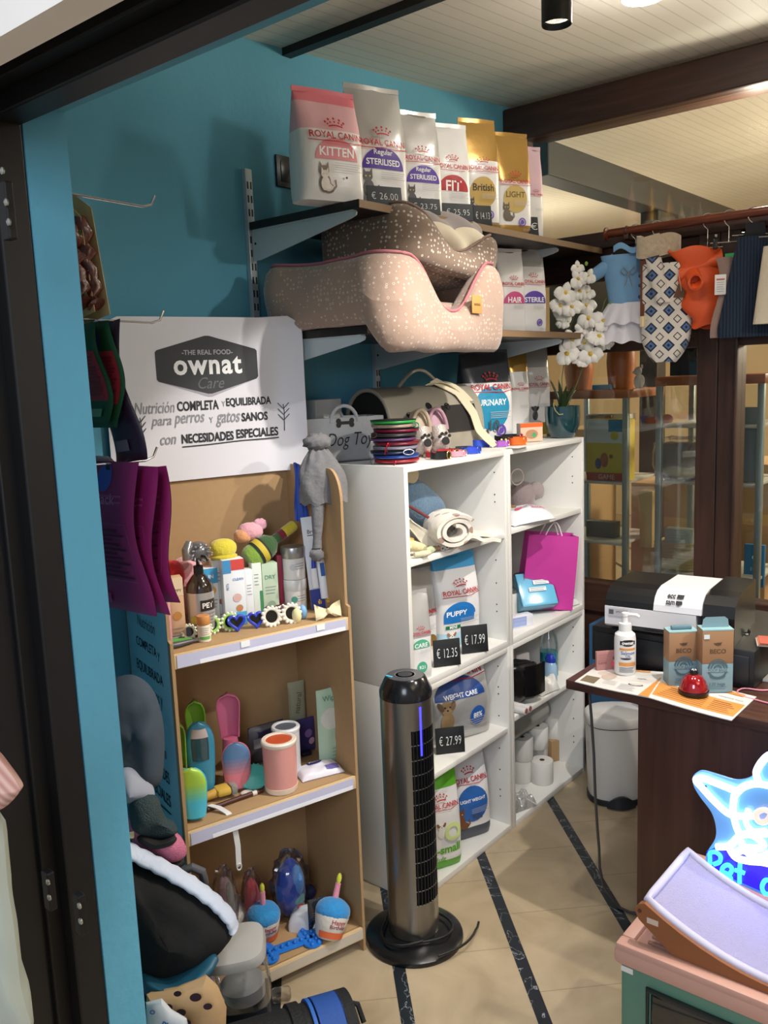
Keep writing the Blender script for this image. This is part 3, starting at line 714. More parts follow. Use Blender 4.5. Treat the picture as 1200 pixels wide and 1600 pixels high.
pricetag('€ 9.50'[:1], 'narrow black price tag at the right end of the highest shelf', 828, 842, 338, 362, 30, TOPZ, -1.53, SLATEK)

HMAX = {round(ZS['m'], 3): zs1-.03-ZS['m'], round(ZS['ll'], 3): ZMID-.036-ZS['ll'], round(ZS['b'], 3): zs3-.03-ZS['b']}
# --- bags on the middle shelf and on the bookcase, right
MIDZ = 1.741
def bag2(label, l, r, t_, b_, zones, art, a, z, xf=None, D=.07, name='cat_food_bag', group=None, **k):
    loc, W, H = place(l, r, t_, b_, a, z=z, xf=xf, D=D)
    H = min(H, HMAX.get(round(z, 3), 9))
    return pouch(name, label, 'pet food bag', loc, RZ(a), W, H-.012, D, zones, art, group=group, **k)
bag2('white cat food bag standing just right of the dog beds', 782, 824, 386, 515, [(1.1, BAGW)], royal(True, 'HAIR', '#d04a86', .36, .4, tz=.6), 22, MIDZ, -1.60, .06, group='white bags on the middle shelf')
bag2('white cat food bag with purple half disc by the post, right of the beds', 812, 856, 384, 515, [(.8, BAGW), (1.1, SILV)], royal(True, 'STERILE', '#5a3aa8', .36, .4, tz=.62, pet=lambda d, W, H: pal(d, W, H)), 24, MIDZ, -1.60, .06, group='white bags on the middle shelf')
NAVYB = M('#3a3c42', .3, var=.05, bump=.1, bs=25)
bag2('urinary care cat food bag with dark top on the white bookcase', 729, 806, 545, 671, [(.66, BAGW), (1.1, NAVYB)],
     royal(True, 'URINARY', '#2591b8', .38, .36, half=False, pet=catd('#4c423a', -.30, .02, .46), tz=.62, num='10'), 22, ZS['t'], -1.72, .09)
bag2('gold-topped bag half hidden behind the urinary cat food bag', 796, 829, 531, 660, [(.7, BAGW), (1.1, GOLD)], royal(False, tz=.52), 24, ZS['t'], -1.74, .06)
bag2('grey bag with a drawn dog and olive base behind the orchid', 820, 862, 530, 655, [(.12, M('#7d7430', .4)), (.75, BAGW), (1.1, SILV)], royal(False, tz=.55, pet=lambda d, W, H: dog_(d, -.15*W, .17*H, .42*W, M('#55555a', .6, var=0), M('#2c2c2e', .6, var=0))), 24, ZS['t'], -1.74, .06)

# --- bags in the bookcase
def wave(col, z0):
    m_ = M(col, .4, var=.03); return lambda d, W, H: [d.rect(-.48*W, .03*H+k*.02*H, .48*W, .05*H+k*.02*H, m_, 8, 1) for k in range(int(z0*50))]
BLUE = '#2f8fd0'
def puppy(d, W, H):
    d.disc(-.05*W, .36*H, .36*W, M('#2479c4', .4, var=0), .25*W, 0, 180); d.rect(-.41*W, .28*H, .28*W, .37*H, M('#2479c4', .4, var=0)); d.text('PUPPY', -.13*W, .385*H, .46*W, M('#ffffff', .5, var=0), .10*W, bold=.025)
    d.rect(-.38*W, .215*H, -.06*W, .255*H, M('#1f7a4a', .4, var=0)); d.text('MINI', -.22*W, .236*H, .16*W, M('#ffffff', .5, var=0), bold=.02)
    dog_(d, -.26*W, .015*H, .30*W, M('#efece6', .6, var=0), M('#a5754a', .6, var=0))
BLB = M('#3fa0d6', .32, var=.06, bump=.15, bs=25); BLL = M('#b9dcee', .32, var=.06, bump=.1, bs=25)
bag2('white and blue puppy food bag on the second bookcase shelf', 689, 756, 866, 1008, [(.16, BLL), (.86, BAGW), (1.1, BLB)], royal(False, tz=.62, pet=puppy), 20, ZS['m'], None, .09, name='dog_food_bag')
bag2('silver pouch behind the front white pouch, left of the puppy food', 630, 690, 890, 1018, [(.45, BAGW), (1.1, SILV)], royal(False, tz=.5, pet=lambda d, W, H: d.disc(.25*W, .12*H, .14*W, GOLD)), 20, ZS['m'], None, .06, name='dog_food_bag')
GRN = '#56b38b'
bag2('small white care pouch with green seal at the front shelf edge', 637, 676, 924, 1053, [(.50, BAGW), (1.1, SILV)], royal(True, 'CARE', GRN, .38, .36, half=True, tz=.56, pet=lambda d, W, H: (d.disc(.02*W, .15*H, .2*W, M('#4fae8b', .4, var=0)), d.text('R21', .02*W, .15*H, .22*W, M('#ffffff', .5, var=0)))), 22, ZS['m'], -1.525, .05, name='dog_food_bag')
pricetag('€ 12.35', 'black price tag reading 12.35 on the second bookcase shelf', 678, 720, 1000, 1040, 36, ZS['m'], -1.53, SLATEK, -.1)
pricetag('€ 17.99', 'black price tag reading 17.99 in front of the puppy food', 722, 763, 978, 1015, 36, ZS['m'], -1.53, SLATEK, -.1)
def wcare(d, W, H):
    d.disc(-.03*W, .60*H, .40*W, M('#29519c', .4, var=0), .28*W, 0, 180); d.text('WEIGHT CARE', -.03*W, .645*H, .54*W, M('#ffffff', .5, var=0), bold=.03)
    dog_(d, -.28*W, .20*H, .42*W, M('#9b7f5b', .6, var=.02), M('#6d543a', .6, var=0))
    d.disc(.20*W, .33*H, .13*W, M('#2a5fae', .4, var=0)); d.text('88%', .20*W, .335*H, .16*W, M('#ffffff', .5, var=0), bold=.02)
bag2('large silver weight care dog food bag behind the 27.99 tag', 678, 774, 1022, 1155, [(.82, SILV), (1.1, BAGW)], royal(False, tz=.92, pet=wcare), 22, ZS['ll'], None, .12, name='dog_food_bag', wr=.007)
GR = M('#62b02f', .35, var=.05, bump=.1, bs=20)
bag2('white pouch with a green foot, mostly behind the tower fan', 652, 681, 1085, 1196, [(.12, GR), (1.1, SILV)], None, 24, ZS['ll'], None, .06, name='dog_food_bag')
pricetag('€ 27.99', 'black price tag reading 27.99 on the third bookcase shelf', 682, 727, 1138, 1177, 40, ZS['ll'], None, SLATEK, -.1)
def xs(d, W, H):
    d.text('x-small', .05*W, .22*H, .70*W, GR, bold=.03); d.text('adult', -.12*W, .12*H, .34*W, GR); dog_(d, -.05*W, .36*H, .34*W, M('#f0ece4', .6, var=0), M('#8a5a34', .6, var=0)); d.disc(.22*W, .40*H, .20*W, M('#d9e89a', .5, var=0), ring=.55)
bag2('white and bright green bag for small dogs on the lowest shelf', 660, 727, 1200, 1358, [(.10, GR), (.84, BAGW), (1.1, GR)], royal(False, tz=.68, pet=xs), 26, ZS['b'], None, .10, name='dog_food_bag', wr=.007)
GRB = M('#4b505a', .35, var=.05)
bag2('light weight cat food bag with grey base on the lowest shelf', 707, 772, 1186, 1310, [(.17, GRB), (1.1, BAGW)], royal(True, 'LIGHT WEIGHT', '#2f66b0', .46, .37, half=False, tz=.76, pet=lambda d, W, H: (cat_(d, -.30*W, .17*H, .48*W, M('#7c4a30', .6, var=0)), d.text('90%', .08*W, .30*H, .24*W, PRT))), 24, ZS['b'], None, .11)
# ------------------------------------------------------------------ dog beds
def dotmat(name, base, dot, core, sc=42, r=.27, rc=.10):
    m, nt, b, tc = nodemat(name)
    v = nt.nodes.new('ShaderNodeTexVoronoi'); v.inputs['Scale'].default_value = sc; v.inputs['Randomness'].default_value = .55
    nt.links.new(tc.outputs['Object'], v.inputs['Vector'])
    ring = mth(nt, 'LESS_THAN', v.outputs['Distance'], r); cr = mth(nt, 'LESS_THAN', v.outputs['Distance'], rc)
    n = nt.nodes.new('ShaderNodeTexNoise'); n.inputs['Scale'].default_value = 160; nt.links.new(tc.outputs['Object'], n.inputs['Vector'])
    bs = mixc(nt, n.outputs['Fac'], tuple(x*.88 for x in lin(base)[:3])+(1,), lin(base))
    nt.links.new(mixc(nt, cr, mixc(nt, ring, bs, lin(dot)), lin(core)), b.inputs['Base Color'])
    b.inputs['Roughness'].default_value = .9; b.inputs['Sheen Weight'].default_value = .3
    n2 = nt.nodes.new('ShaderNodeTexNoise'); n2.inputs['Scale'].default_value = 28; n2.inputs['Detail'].default_value = 3; nt.links.new(tc.outputs['Object'], n2.inputs['Vector'])
    bp = nt.nodes.new('ShaderNodeBump'); bp.inputs['Strength'].default_value = .35; bp.inputs['Distance'].default_value = .006
    nt.links.new(n2.outputs['Fac'], bp.inputs['Height']); nt.links.new(bp.outputs[0], b.inputs['Normal']); return m
def rrect(u, L, Wd, r):
    """point and outward normal on a rounded rectangle centred at 0, u in 0..1"""
    segs = [(L-2*r), pi/2*r, (Wd-2*r), pi/2*r]*2; tot = sum(segs); d = (u % 1)*tot; hx, hy = L/2-r, Wd/2-r
    st_ = [((-hx, -Wd/2), (1, 0), (0, -1)), None, ((L/2, -hy), (0, 1), (1, 0)), None, ((hx, Wd/2), (-1, 0), (0, 1)), None, ((-L/2, hy), (0, -1), (-1, 0)), None]
    cs = [None, (hx, -hy, -pi/2), None, (hx, hy, 0), None, (-hx, hy, pi/2), None, (-hx, -hy, pi)]
    for k, s in enumerate(segs):
        if d <= s or k == 7:
            if k % 2 == 0:
                (x, y), (dx, dy), nn = st_[k]; return (x+dx*d, y+dy*d), nn
            cx, cy, a = cs[k]; q = a+d/r; return (cx+r*cos(q), cy+r*sin(q)), (cos(q), sin(q))
        d -= s
def dog_bed(label, loc, rz, L, Wd, H, mat, pipe, th=.085, dip=.5, dipw=.30, group=None, tilt=None, patch=True, seed=0, sag=0, over=.11, low_back=False):
    t = T('dog_bed', label, 'dog bed', loc, rz, group, tilt)
    r = .06; nu, nv = 220, 22
    def hh(u):
        (x, y), nn = rrect(u, L-th, Wd-th, r); k = 1.0
        if y < -Wd*.25 and abs(x-.0) < L*dipw: k = 1-dip*(.5+.5*cos(pi*x/(L*dipw)))**.8
        if low_back and y > Wd*.25: k = 1-.5*min(1, max(0, (x+L*.42)/(L*.15)))
        corner = abs(x)/(L/2)*abs(y)/(Wd/2)
        return H*k*(.92+.10*corner)
    def wall(u, v):
        (x, y), nn = rrect(u, L-th, Wd-th, r); q = 2*pi*v; c, s = cos(q), sin(q)
        n_ = 2.6; o = th/2*math.copysign(abs(c)**(2/n_), c); z = hh(u)/2+hh(u)/2*math.copysign(abs(s)**(2/n_), s)
        corner = max(0, abs(x)/(L/2)-.62)*max(0, abs(y)/(Wd/2)-.62)*7
        w = .012*mnoise.noise(Vector((x*9+seed, y*9, z*8)))+.006*corner*sin(z*150+x*40)*max(0, c)
        o += w; X_, Y_ = x+nn[0]*o, y+nn[1]*o; sg = sag*min(1, max(0, (-Y_-(Wd/2-over))/.05))
        return (X_, Y_, max(.0, z+w*.3)*(1+sg/H)-sg)
    b = B(); b.grid(lambda u, v: wall(u, v), nu, nv, mat, cu=True); 
    b.build('bolster', t, smooth=70)
    b = B(); b.box((0, 0, .035), (L-th*1.6, Wd-th*1.6, .07), mat, .03, 4); b.build('cushion_base', t)
    b = B(); b.tube([(lambda p: (p[0], p[1], p[2]))(tuple(Vector(wall(i/140, .25))+Vector((0, 0, .003))+Vector((rrect(i/140, L-th, Wd-th, r)[1][0], rrect(i/140, L-th, Wd-th, r)[1][1], 0))*.012)) for i in range(140)], .0042, pipe, 8, True); b.build('piping', t)
    if patch:
        b = B(); b.box((L*.12, -Wd/2-.006, H*.30), (.050, .003, .050), M('#b98a4c', .7), .003); pt = b.build('label_patch', t)
        b = B(); b.box((L*.12, -Wd/2-.0078, H*.30), (.030, .001, .006), M('#7c5628', .7)); b.build('stitched_line', pt)
    return t
BED1 = dotmat('pink_taupe_fabric_with_daisies', '#a68c7c', '#c6b6a6', '#6a5248', 74, .25, .11)
BED2 = dotmat('brown_taupe_fabric_with_flowers', '#857060', '#cec4b8', '#b7a596', 72, .27, .07)
PIPE = M('#b06a72', .7, var=.04)
# lower bed: front along the shelf, overhanging its edge
c1 = at(612, 470, 0, -1.385); e1 = at(808, 480, 0, -1.385)
L1 = e1[1]-c1[1]; W1 = .52
dog_bed('large pink-taupe dog bed with daisy print, lying on the middle wall shelf', (-1.385-W1/2, (c1[1]+e1[1])/2, 1.741), RZ(0), L1, W1, .185, BED1, PIPE, dip=.55, seed=1, sag=.075, low_back=True)
c2 = at(640, 380, 0, -1.42); e2 = at(790, 420, 0, -1.42); L2 = e2[1]-c2[1]; W2 = .38
dog_bed('smaller brown-taupe flowered dog bed stacked on the pink-taupe bed', (-1.425-W2/2, (c2[1]+e2[1])/2+.01, 1.882), RZ(2), L2, W2, .16, BED2, M('#8a7265', .8), th=.075, dip=.55, dipw=.42, patch=False, seed=5, tilt=(radians(-2), radians(8)))
# folded cushion lying in the upper bed
t = T('bed_cushion', 'crumpled grey and cream cushion lying inside the upper dog bed', 'cushion', (-1.55, (c2[1]+e2[1])/2+.08, 1.955), RZ(4))
CREAM = M('#e4d8bf', .8, var=.05, bump=.3, bs=18, sheen=.3); GREYF = M('#9c9492', .85, var=.05, bump=.2, bs=20, sheen=.3)
def fold(u, v, r0, ph, lx, lz):
    q = 2*pi*u; x = (v-.5)*lx; k = sqrt(max(.0, 1-(2*abs(v-.5))**6))
    g = 1+.10*sin(v*17+ph+3*sin(q))+.08*mnoise.noise(Vector((cos(q)*2, sin(q)*2, v*5+ph)))
    return (x, r0*k*g*cos(q), lz+r0*.62*k*g*sin(q))
b = B(); b.grid(lambda u, v: fold(u, v, .095, 1, .36, .03), 30, 44, CREAM, cu=True); b.build('cream_underside', t, smooth=70)
b = B(); b.grid(lambda u, v: (lambda p: (p[0], p[1]+.03, p[2]))(fold(u, v, .10, 2, .35, .062)), 30, 44, GREYF, cu=True); b.build('grey_cover', t, smooth=70)

# ------------------------------------------------------------------ top of the white bookcase
TZ = ZS['t']
# pet carrier bag with round air holes
p = at(655, 660, 0, -1.74); LEA = M('#9c9586', .5, var=.05, bump=.1, bs=60); LEAD = M('#1a1716', .8)
pc0 = at(640, 690, 2, TZ)
t = T('pet_carrier_bag', 'cream leather pet carrier bag with round air holes on the white bookcase', 'pet carrier', (-1.80, 2.345, TZ), RZ(6))
def arch(u, L, W_, H_): # cross-section arch
    q = pi*u; return (W_/2*cos(q)*(1 if sin(q) > .0 else 1), H_*(sin(q)**.55))
L_, WD, HT = .45, .22, .215
b = B(); b.sheet(lambda u, v: (-L_/2+L_*v, -arch(u, 0, WD, HT)[0], arch(u, 0, WD, HT)[1]), 30, 12, .006, LEA); bo = b.build('shell', t, smooth=60)
b = B()
for s in (-1, 1):
    pts = [(WD/2*cos(pi*k/24)*.98, HT*(sin(pi*k/24)**.55)*.985) for k in range(25)]
    X = Matrix(((0, 1, 0, s*(L_/2-.01)), (1, 0, 0, 0), (0, 0, 1, 0), (0, 0, 0, 1))); b.prism(pts, .004, LEAD if s < 0 else LEA, X)
    b.build('end_panel', t, smooth=0); b = B()
    b.tube([(s*(L_/2), x, z) for x, z in pts], .007, LEA, 8, True); b.build('end_rim', t); b = B()
b.bb((-L_/2, -WD/2, 0), (L_/2, WD/2, .012), LEA, .005); b.build('bottom', t)
for k, (x, z) in enumerate(((-.14, .125), (-.12, .05), (-.04, .15), (.05, .145))):
    # holes follow the front of the arch
    zz = z/HT; q = pi-math.asin(min(1, zz**(1/.55))); y = -WD/2*abs(cos(q))
    h = B(); h.lathe([(.013, .0), (.013, .002), (.010, .003), (.0095, .0005), (0, .0005)], LEAD, 20); ho = h.build('air_hole', t); 
    ang = math.atan2(abs(cos(q)), .9*sin(q)); ho.location = (x, y-.0035, z+.002); ho.rotation_euler = (radians(78) if z < .1 else radians(55), 0, 0)
h = B(); h.sheet(lambda u, v: (.02+.17*u, -WD/2*abs(cos(math.asin(min(1, ((.06+.09*v)/HT)**(1/.55)))))-.0055, .06+.09*v), 10, 10, .002, M('#2a2624', .9)); h.build('mesh_window', t, smooth=60)
b = B(); b.tube([(-.10+.2*k/16, -.02, HT+.002+.055*sin(pi*k/16)) for k in range(17)], .006, LEA, 8); b.build('handle', t)
ST = M('#d8ccae', .7, var=.04)
def strap(u, v):
    pth = [(.06, -.03, HT+.02), (.12, -.09, .19), (.155, -.125, .12), (.172, -.135, .06), (.190, -.155, .03), (.205, -.18, .004)]
    s = u*(len(pth)-1); i = min(int(s), len(pth)-2); f = s-i; a, c = Vector(pth[i]), Vector(pth[i+1])
    return a.lerp(c, f)+Vector((.034*(v-.5), 0, .012*(v-.5)))
b = B(); b.sheet(strap, 24, 2, .002, ST); b.build('shoulder_strap', t, smooth=60)
b = B(); b.sheet(lambda u, v: (.02+.13*u+.03*v, -.03-.075*u, HT+.004-.06*u*u+.018*sin(pi*u)), 16, 2, .003, ST); b.build('shoulder_pad', t, smooth=60)

# felt bin
FELT = M('#a9aaae', .95, var=.10, vs=60, bump=.4, bs=90)
p0 = at(456, 715, 0, -1.60)
t = T('storage_basket', 'grey felt storage basket lettered Dog Toys, on the white bookcase', 'storage basket', (-1.835, 1.985, TZ), RZ(24))
b = B(); W_, D_, H_ = .27, .12, .135
for lo, hi in (((-W_/2, -D_/2, 0), (W_/2, -D_/2+.006, H_)), ((-W_/2, D_/2-.006, 0), (W_/2, D_/2, H_)), ((-W_/2, -D_/2, 0), (-W_/2+.006, D_/2, H_)), ((W_/2-.006, -D_/2, 0), (W_/2, D_/2, H_)), ((-W_/2, -D_/2, 0), (W_/2, D_/2, .006))): b.bb(lo, hi, FELT, .002)
fb_ = b.build('basket', t)
for s in (-1, 1):
    b = B(); b.tube([(.0+s*.0+.045*cos(q/12*pi), s*(D_/2-.003), H_-.015+.05*sin(q/12*pi)) for q in range(13)], .006, FELT, 8); b.build('handle', t)
d = Decal(lambda x, z, e: (x, -D_/2-e-.0004, z))
d.rect(-.018, .113, .022, .123, INK); 
for s in (-1, 1):
    for k in (-1, 1): d.disc(.002+s*.022, .118+k*.006, .0085, INK, n=12)
d.text('Dog Toys', .025, .062, .17, INK, .052, shear=.3, bold=-.005); d.build('lettering', t)

# white box behind
solo(B().box((0, 0, .095), (.06, .12, .19), M('#c9cbca', .5), .003), 'storage_box', 'plain pale grey box against the blue wall behind the felt basket', 'box', (-1.90, 1.99, TZ), 0)
d_ = None

# stack of collapsible travel bowls
pb = at(617, 712, 2, TZ); pb = at(617, 690, 0, -1.605); BX, BY = -1.605, pb[1]
cols = [('#9c1f2c', 'red'), ('#1d3f8f', 'blue'), ('#1b2b55', 'navy'), ('#8f8a9c', 'grey lilac'), ('#7a2030', 'dark red'), ('#6b4478', 'purple'), ('#3b3a3e', 'charcoal'), ('#8c1c3a', 'crimson'), ('#b9a08f', 'beige'), ('#2fae4e', 'bright green')]
carab = {1: '#b8bcc4', 4: '#c02733', 7: '#b07a50', 9: '#3fae8c', 3: '#b8bcc4', 0: '#a8304a'}
ords = ['at the very bottom', 'second from the bottom', 'third from the bottom', 'fourth from the bottom', 'fifth from the bottom', 'in the middle', 'fourth from the top', 'third from the top', 'second from the top', 'on top']
h0 = .0127
for k, (cc, nm) in enumerate(cols):
    mt = M(cc, .35, var=.05); dx, dy = .004*sin(k*2.1), .005*cos(k*1.7)
    t = T('travel_bowl', '%s folded travel bowl, %s of the stack by the felt basket' % (nm, ords[k]), 'pet bowl', (BX+dx, BY+dy, TZ+k*h0), .3*k, 'stacked travel bowls')
    b = B(); b.lathe([(0, 0), (.048, 0), (.055, .003), (.0655, .0035), (.068, .008), (.0655, .0122), (.058, .0122), (.056, .008), (.05, .006), (0, .006)], mt, 36); b.build('bowl', t)
    b = B(); b.lathe([(.0645, .0105), (.0685, .0110), (.0685, .0124), (.0645, .0124)], M('#1c1c1e' if k in (9, 7, 5, 2) else cc, .4), 36); b.build('rim', t)
    if k in carab:
        q = {1: -2.2, 4: -1.3, 7: -2.0, 9: .25, 3: -.35, 0: -1.0}[k]-.3*k; L = .018; cx, cy = .073*cos(q), .073*sin(q)
        X = Matrix.Translation((cx, cy, -.004)) @ Matrix.Rotation(q, 4, 'Z') @ Matrix.Rotation(radians(70), 4, 'Y' if k % 2 else 'X')
        b = B(); b.tube([(.0075*cos(a_/16*2*pi), .018*sin(a_/16*2*pi), 0) for a_ in range(16)], .0017, M(carab[k], .3, .7), 8, True, X); b.build('carabiner', t)

# clogs
def clog(label, loc, rz, c1, c2, tilt):
    t = T('clog', label, 'shoe', loc, rz, 'pair of clogs', tilt)
    m1, m2 = M(c1, .5, var=.05), M(c2, .6, var=.05); G = M('#c8bcb4', .35, .2, var=.35, vs=160, bump=.6, bs=220)
    def prof(v): return .034*(1-.25*v)*(1-(2*v-1)**8*.35)
    def up(u, v):  # upper: toe at v=0, heel at v=1, standing on the toe
        q = pi*(u-.5); w = prof(v)*sqrt(max(.0, 1-(2*v-1)**6)); return (w*sin(q), -.045*cos(q)*(1-.55*v)*min(1, .35+v*3), .003+.145*v)
    b = B(); b.sheet(lambda u, v: up(u, v*.58), 20, 16, .004, G); b.build('upper', t, smooth=70)
    b = B(); b.sheet(lambda u, v: (prof(v)*1.08*(2*u-1)*sqrt(max(.02, 1-(2*v-1)**8)), .006+.006*(2*u-1)**2, .003+.145*v), 12, 20, .012, m1); b.build('sole', t, smooth=60)
    b = B(); b.tube([(prof(.6)*1.12*cos(pi*k/16), -.004-.032*sin(pi*k/16)*0-.016*(sin(pi*k/16)), .075+.068*sin(pi*k/16)) for k in range(17)], .0065, m1, 10); b.build('heel_strap', t)
    b = B()
    b.lathe([(.013, 0), (.013, .003), (0, .003)], LEAD, 16, Matrix.Translation((0, -.047, .03)) @ Matrix.Rotation(pi/2, 4, 'X'))
    for k in range(4):
        q = radians(150-40*k); b.lathe([(.0052, 0), (.0052, .003), (0, .003)], LEAD, 12, Matrix.Translation((.020*cos(q), -.045, .036+.020*sin(q))) @ Matrix.Rotation(pi/2, 4, 'X'))
    b.build('paw_emblem', t); return t
pa = at(650, 700, 2, TZ); pb2 = at(690, 697, 2, TZ)
clog('beige glittery clog leaning beside the travel bowls', (-1.645, 2.17, TZ+.002), RZ(28), '#b9a68c', '#8f7d68', (radians(-16), radians(4)))
clog('pink-mauve glittery clog with a paw cut-out, leaning on the carrier bag', (-1.63, 2.255, TZ+.002), RZ(30), '#b48a97', '#6d3a48', (radians(-16), radians(-3)))

# dog collars lying along the edge
def collar(label, loc, rz, r, h, mat, studs=None, buckle='#d2b26a', sx=1.0, tilt=None, bell=False):
    t = T('dog_collar', label, 'dog collar', loc, rz, 'dog collars on the bookcase', tilt); t.scale = (1.3, 1.3, 1.25)
    b = B(); pts = 30; a0, a1 = radians(-250), radians(70)
    b.sheet(lambda u, v: (r*sx*cos(a0+(a1-a0)*u), r*.75*sin(a0+(a1-a0)*u), h*v), pts, 1, .0022, mat); b.build('strap', t, smooth=60)
    if studs:
        for k in range(9):
            q = radians(-165+k*18); s = B(); s.ball((r*sx*1.02*cos(q), r*.765*sin(q), h/2), (.0028, .0028, .0028) if studs != 'paw' else (.0045, .003, .0045), M('#e8e0c8' if studs != 'paw' else '#e6dc72', .25, .4 if studs != 'paw' else 0), seg=10); s.build('stud', t)
    s = B(); q = radians(-88); X = Matrix.Translation((r*.3*sx, -r*.76, h/2)) @ Matrix.Rotation(pi/2, 4, 'X')
    s.tube([(.0075*cos(k/14*2*pi), (h*.62)*sin(k/14*2*pi), 0) for k in range(14)], .0016, M(buckle, .25, .8), 8, True, X); s.build('buckle', t)
    return t
def onT(px, py, dz=0): p_ = at(px, py, 2, TZ); return (p_[0], p_[1], TZ+dz)
o = onT(682, 709); collar('red studded dog collar lying at the bookcase edge', (-1.585, 2.195, TZ), RZ(4), .042, .014, M('#b3202c', .5), True, sx=1.15)
o = onT(668, 716); collar('black dog collar with gold buckle in front of the red studded collar', (-1.542, 2.125, TZ), RZ(4), .026, .016, M('#141414', .45), None)
o = onT(699, 711); collar('pale pink dog collar between the black and blue collars', (-1.545, 2.215, TZ), RZ(4), .026, .013, M('#d796a6', .5), None, '#d9c9c9')
o = onT(716, 695); collar('dark collar with cream studs behind the first blue collar', (-1.632, 2.365, TZ), RZ(4), .038, .010, M('#2a2a2e', .5), True)
o = onT(723, 708); collar('bright blue dog collar, first of two blue ones', (-1.555, 2.31, TZ), RZ(4), .026, .015, M('#2c49c0', .45), None, '#5a7ae0')
o = onT(760, 698); collar('bright blue buckled collar by the orange one', (o[0]-.028, o[1]+.005, TZ), RZ(4), .026, .020, M('#2b50c8', .45), None, '#5a7ae0')
o = onT(795, 694); collar('orange dog collar at the joint of the bookcase units', (-1.578, 2.635, TZ), RZ(4), .027, .020, M('#e0651c', .45), None, '#f0924a')
o = onT(778, 690); collar('violet collar with a small bell, beside the orange one', (-1.60, 2.565, TZ), RZ(4), .022, .014, M('#a35ab8', .45), None, '#d8a8e0')
o = onT(788, 682); collar('black collar with yellow paw prints and a red lining', (-1.652, 2.70, TZ), RZ(4), .045, .022, M('#151516', .5), 'paw', '#c02434')
if 0: collar('turquoise collar behind the blue buckled collar', (o[0]-.05, o[1]+.005, TZ), RZ(4), .030, .015, M('#3f9db0', .5), None, '#7cc0cc')

# small orange picture box
loc, W, H = place(814, 848, 661, 690, 30, z=TZ, D=.03); 
t = T('small_box', 'small orange and white picture box at the bookcase edge near the orchid', 'box', loc, RZ(30))
B().box((0, 0, H/2), (W, .03, H), M('#d9b9a0', .4), .0008).build('carton', t)
d = Decal(lambda x, z, e: (x, -.015-e, z)); d.rect(-W/2, H*.78, W/2, H, M('#e0622c', .4)); d.disc(0, H*.4, W*.28, M('#b08060', .5), H*.25); d.disc(.1*W, H*.35, W*.1, M('#4a9a6a', .4)); d.build('print', t)
# paper note
o = onT(822, 699); solo(B().box((0, 0, .0006), (.05, .09, .0008), M('#f1efea', .6, var=.01)), 'paper_slip', 'white paper slip lying in front of the small orange box', 'paper', (o[0]-.035, o[1]-.0, TZ), .1)

# orchid in a teal pot
po = at(883, 683, 2, TZ); PO = Vector((po[0]-.065, po[1]+.0, TZ))
PO = Vector((-1.578, 2.972, TZ))
t = T('potted_orchid', 'white orchid in a glossy dark teal pot at the far end of the bookcase', 'potted plant', PO, .4)
pr_ = .067
B().lathe([(0, 0), (pr_*.60, 0), (pr_*.72, .008), (pr_*.95, .045), (pr_, .085), (pr_*.98, .118), (pr_*.93, .118), (pr_*.90, .095), (0, .09)], M('#0f3b44', .10, .1, var=.12, coat=1), 40).build('pot', t)
B().lathe([(0, .096), (pr_*.91, .094)], M('#5a4a36', .95, bump=1, bs=120), 30).build('bark_soil', t)
LF = M('#2f4424', .4, var=.2); STM = M('#64753c', .5, var=.1); PET = M('#efece6', .55, var=.03); YEL = M('#d9b84a', .5, var=.2)
for k in range(9):
    q = k*2.4+.3; ln = .10+.05*((k*5) % 3)/2; b = B()
    b.sheet(lambda u, v: (cos(q)*(.008+.045*u**1.5)-sin(q)*.016*(v-.5)*sin(pi*min(1, u*.93+.07)), sin(q)*(.008+.045*u**1.5)+cos(q)*.016*(v-.5)*sin(pi*min(1, u*.93+.07)), .092+ln*u*(1-.15*u)), 10, 3, .0015, LF); b.build('leaf', t, smooth=70)
b = B(); b.tube([(.03*cos(q), .03*sin(q)-.045, .12+.012*cos(q*2)-.02*max(0, -sin(q))) for q in [i/10*5 for i in range(11)]], .002, M('#a39a6c', .7), 6); b.build('air_root', t)
Xi = Matrix.Rotation(-.4, 3, 'Z')
def loc_of(px, py, depth): # keep blooms near the pot: a plane through the pot facing the shop
    p_ = atplane(px, py, PO+Vector((.35, -.9, 0)).normalized()*depth, Vector((.62, -.78, 0))); return Xi @ (p_-PO)
def path(name, pl, r):
    b = B(); n = len(pl); pts = []
    for i in range(n-1):
        for j in range(5): pts.append(Vector(pl[i]).lerp(Vector(pl[i+1]), j/5))
    pts.append(Vector(pl[-1])); b.tube(pts, r, STM, 6); return b.build(name, t)
s1 = [(0, 0, .09)]+[loc_of(*q) for q in ((878, 590, .0), (888, 520, .01), (905, 470, .02), (912, 440, .02), (903, 415, .03))]
s2 = [(.01, .0, .09)]+[loc_of(*q) for q in ((905, 590, .0), (930, 520, .02), (945, 470, .03), (962, 448, .04), (975, 440, .05))]
path('flower_stem', s1, .0018); path('flower_stem', s2, .0016)
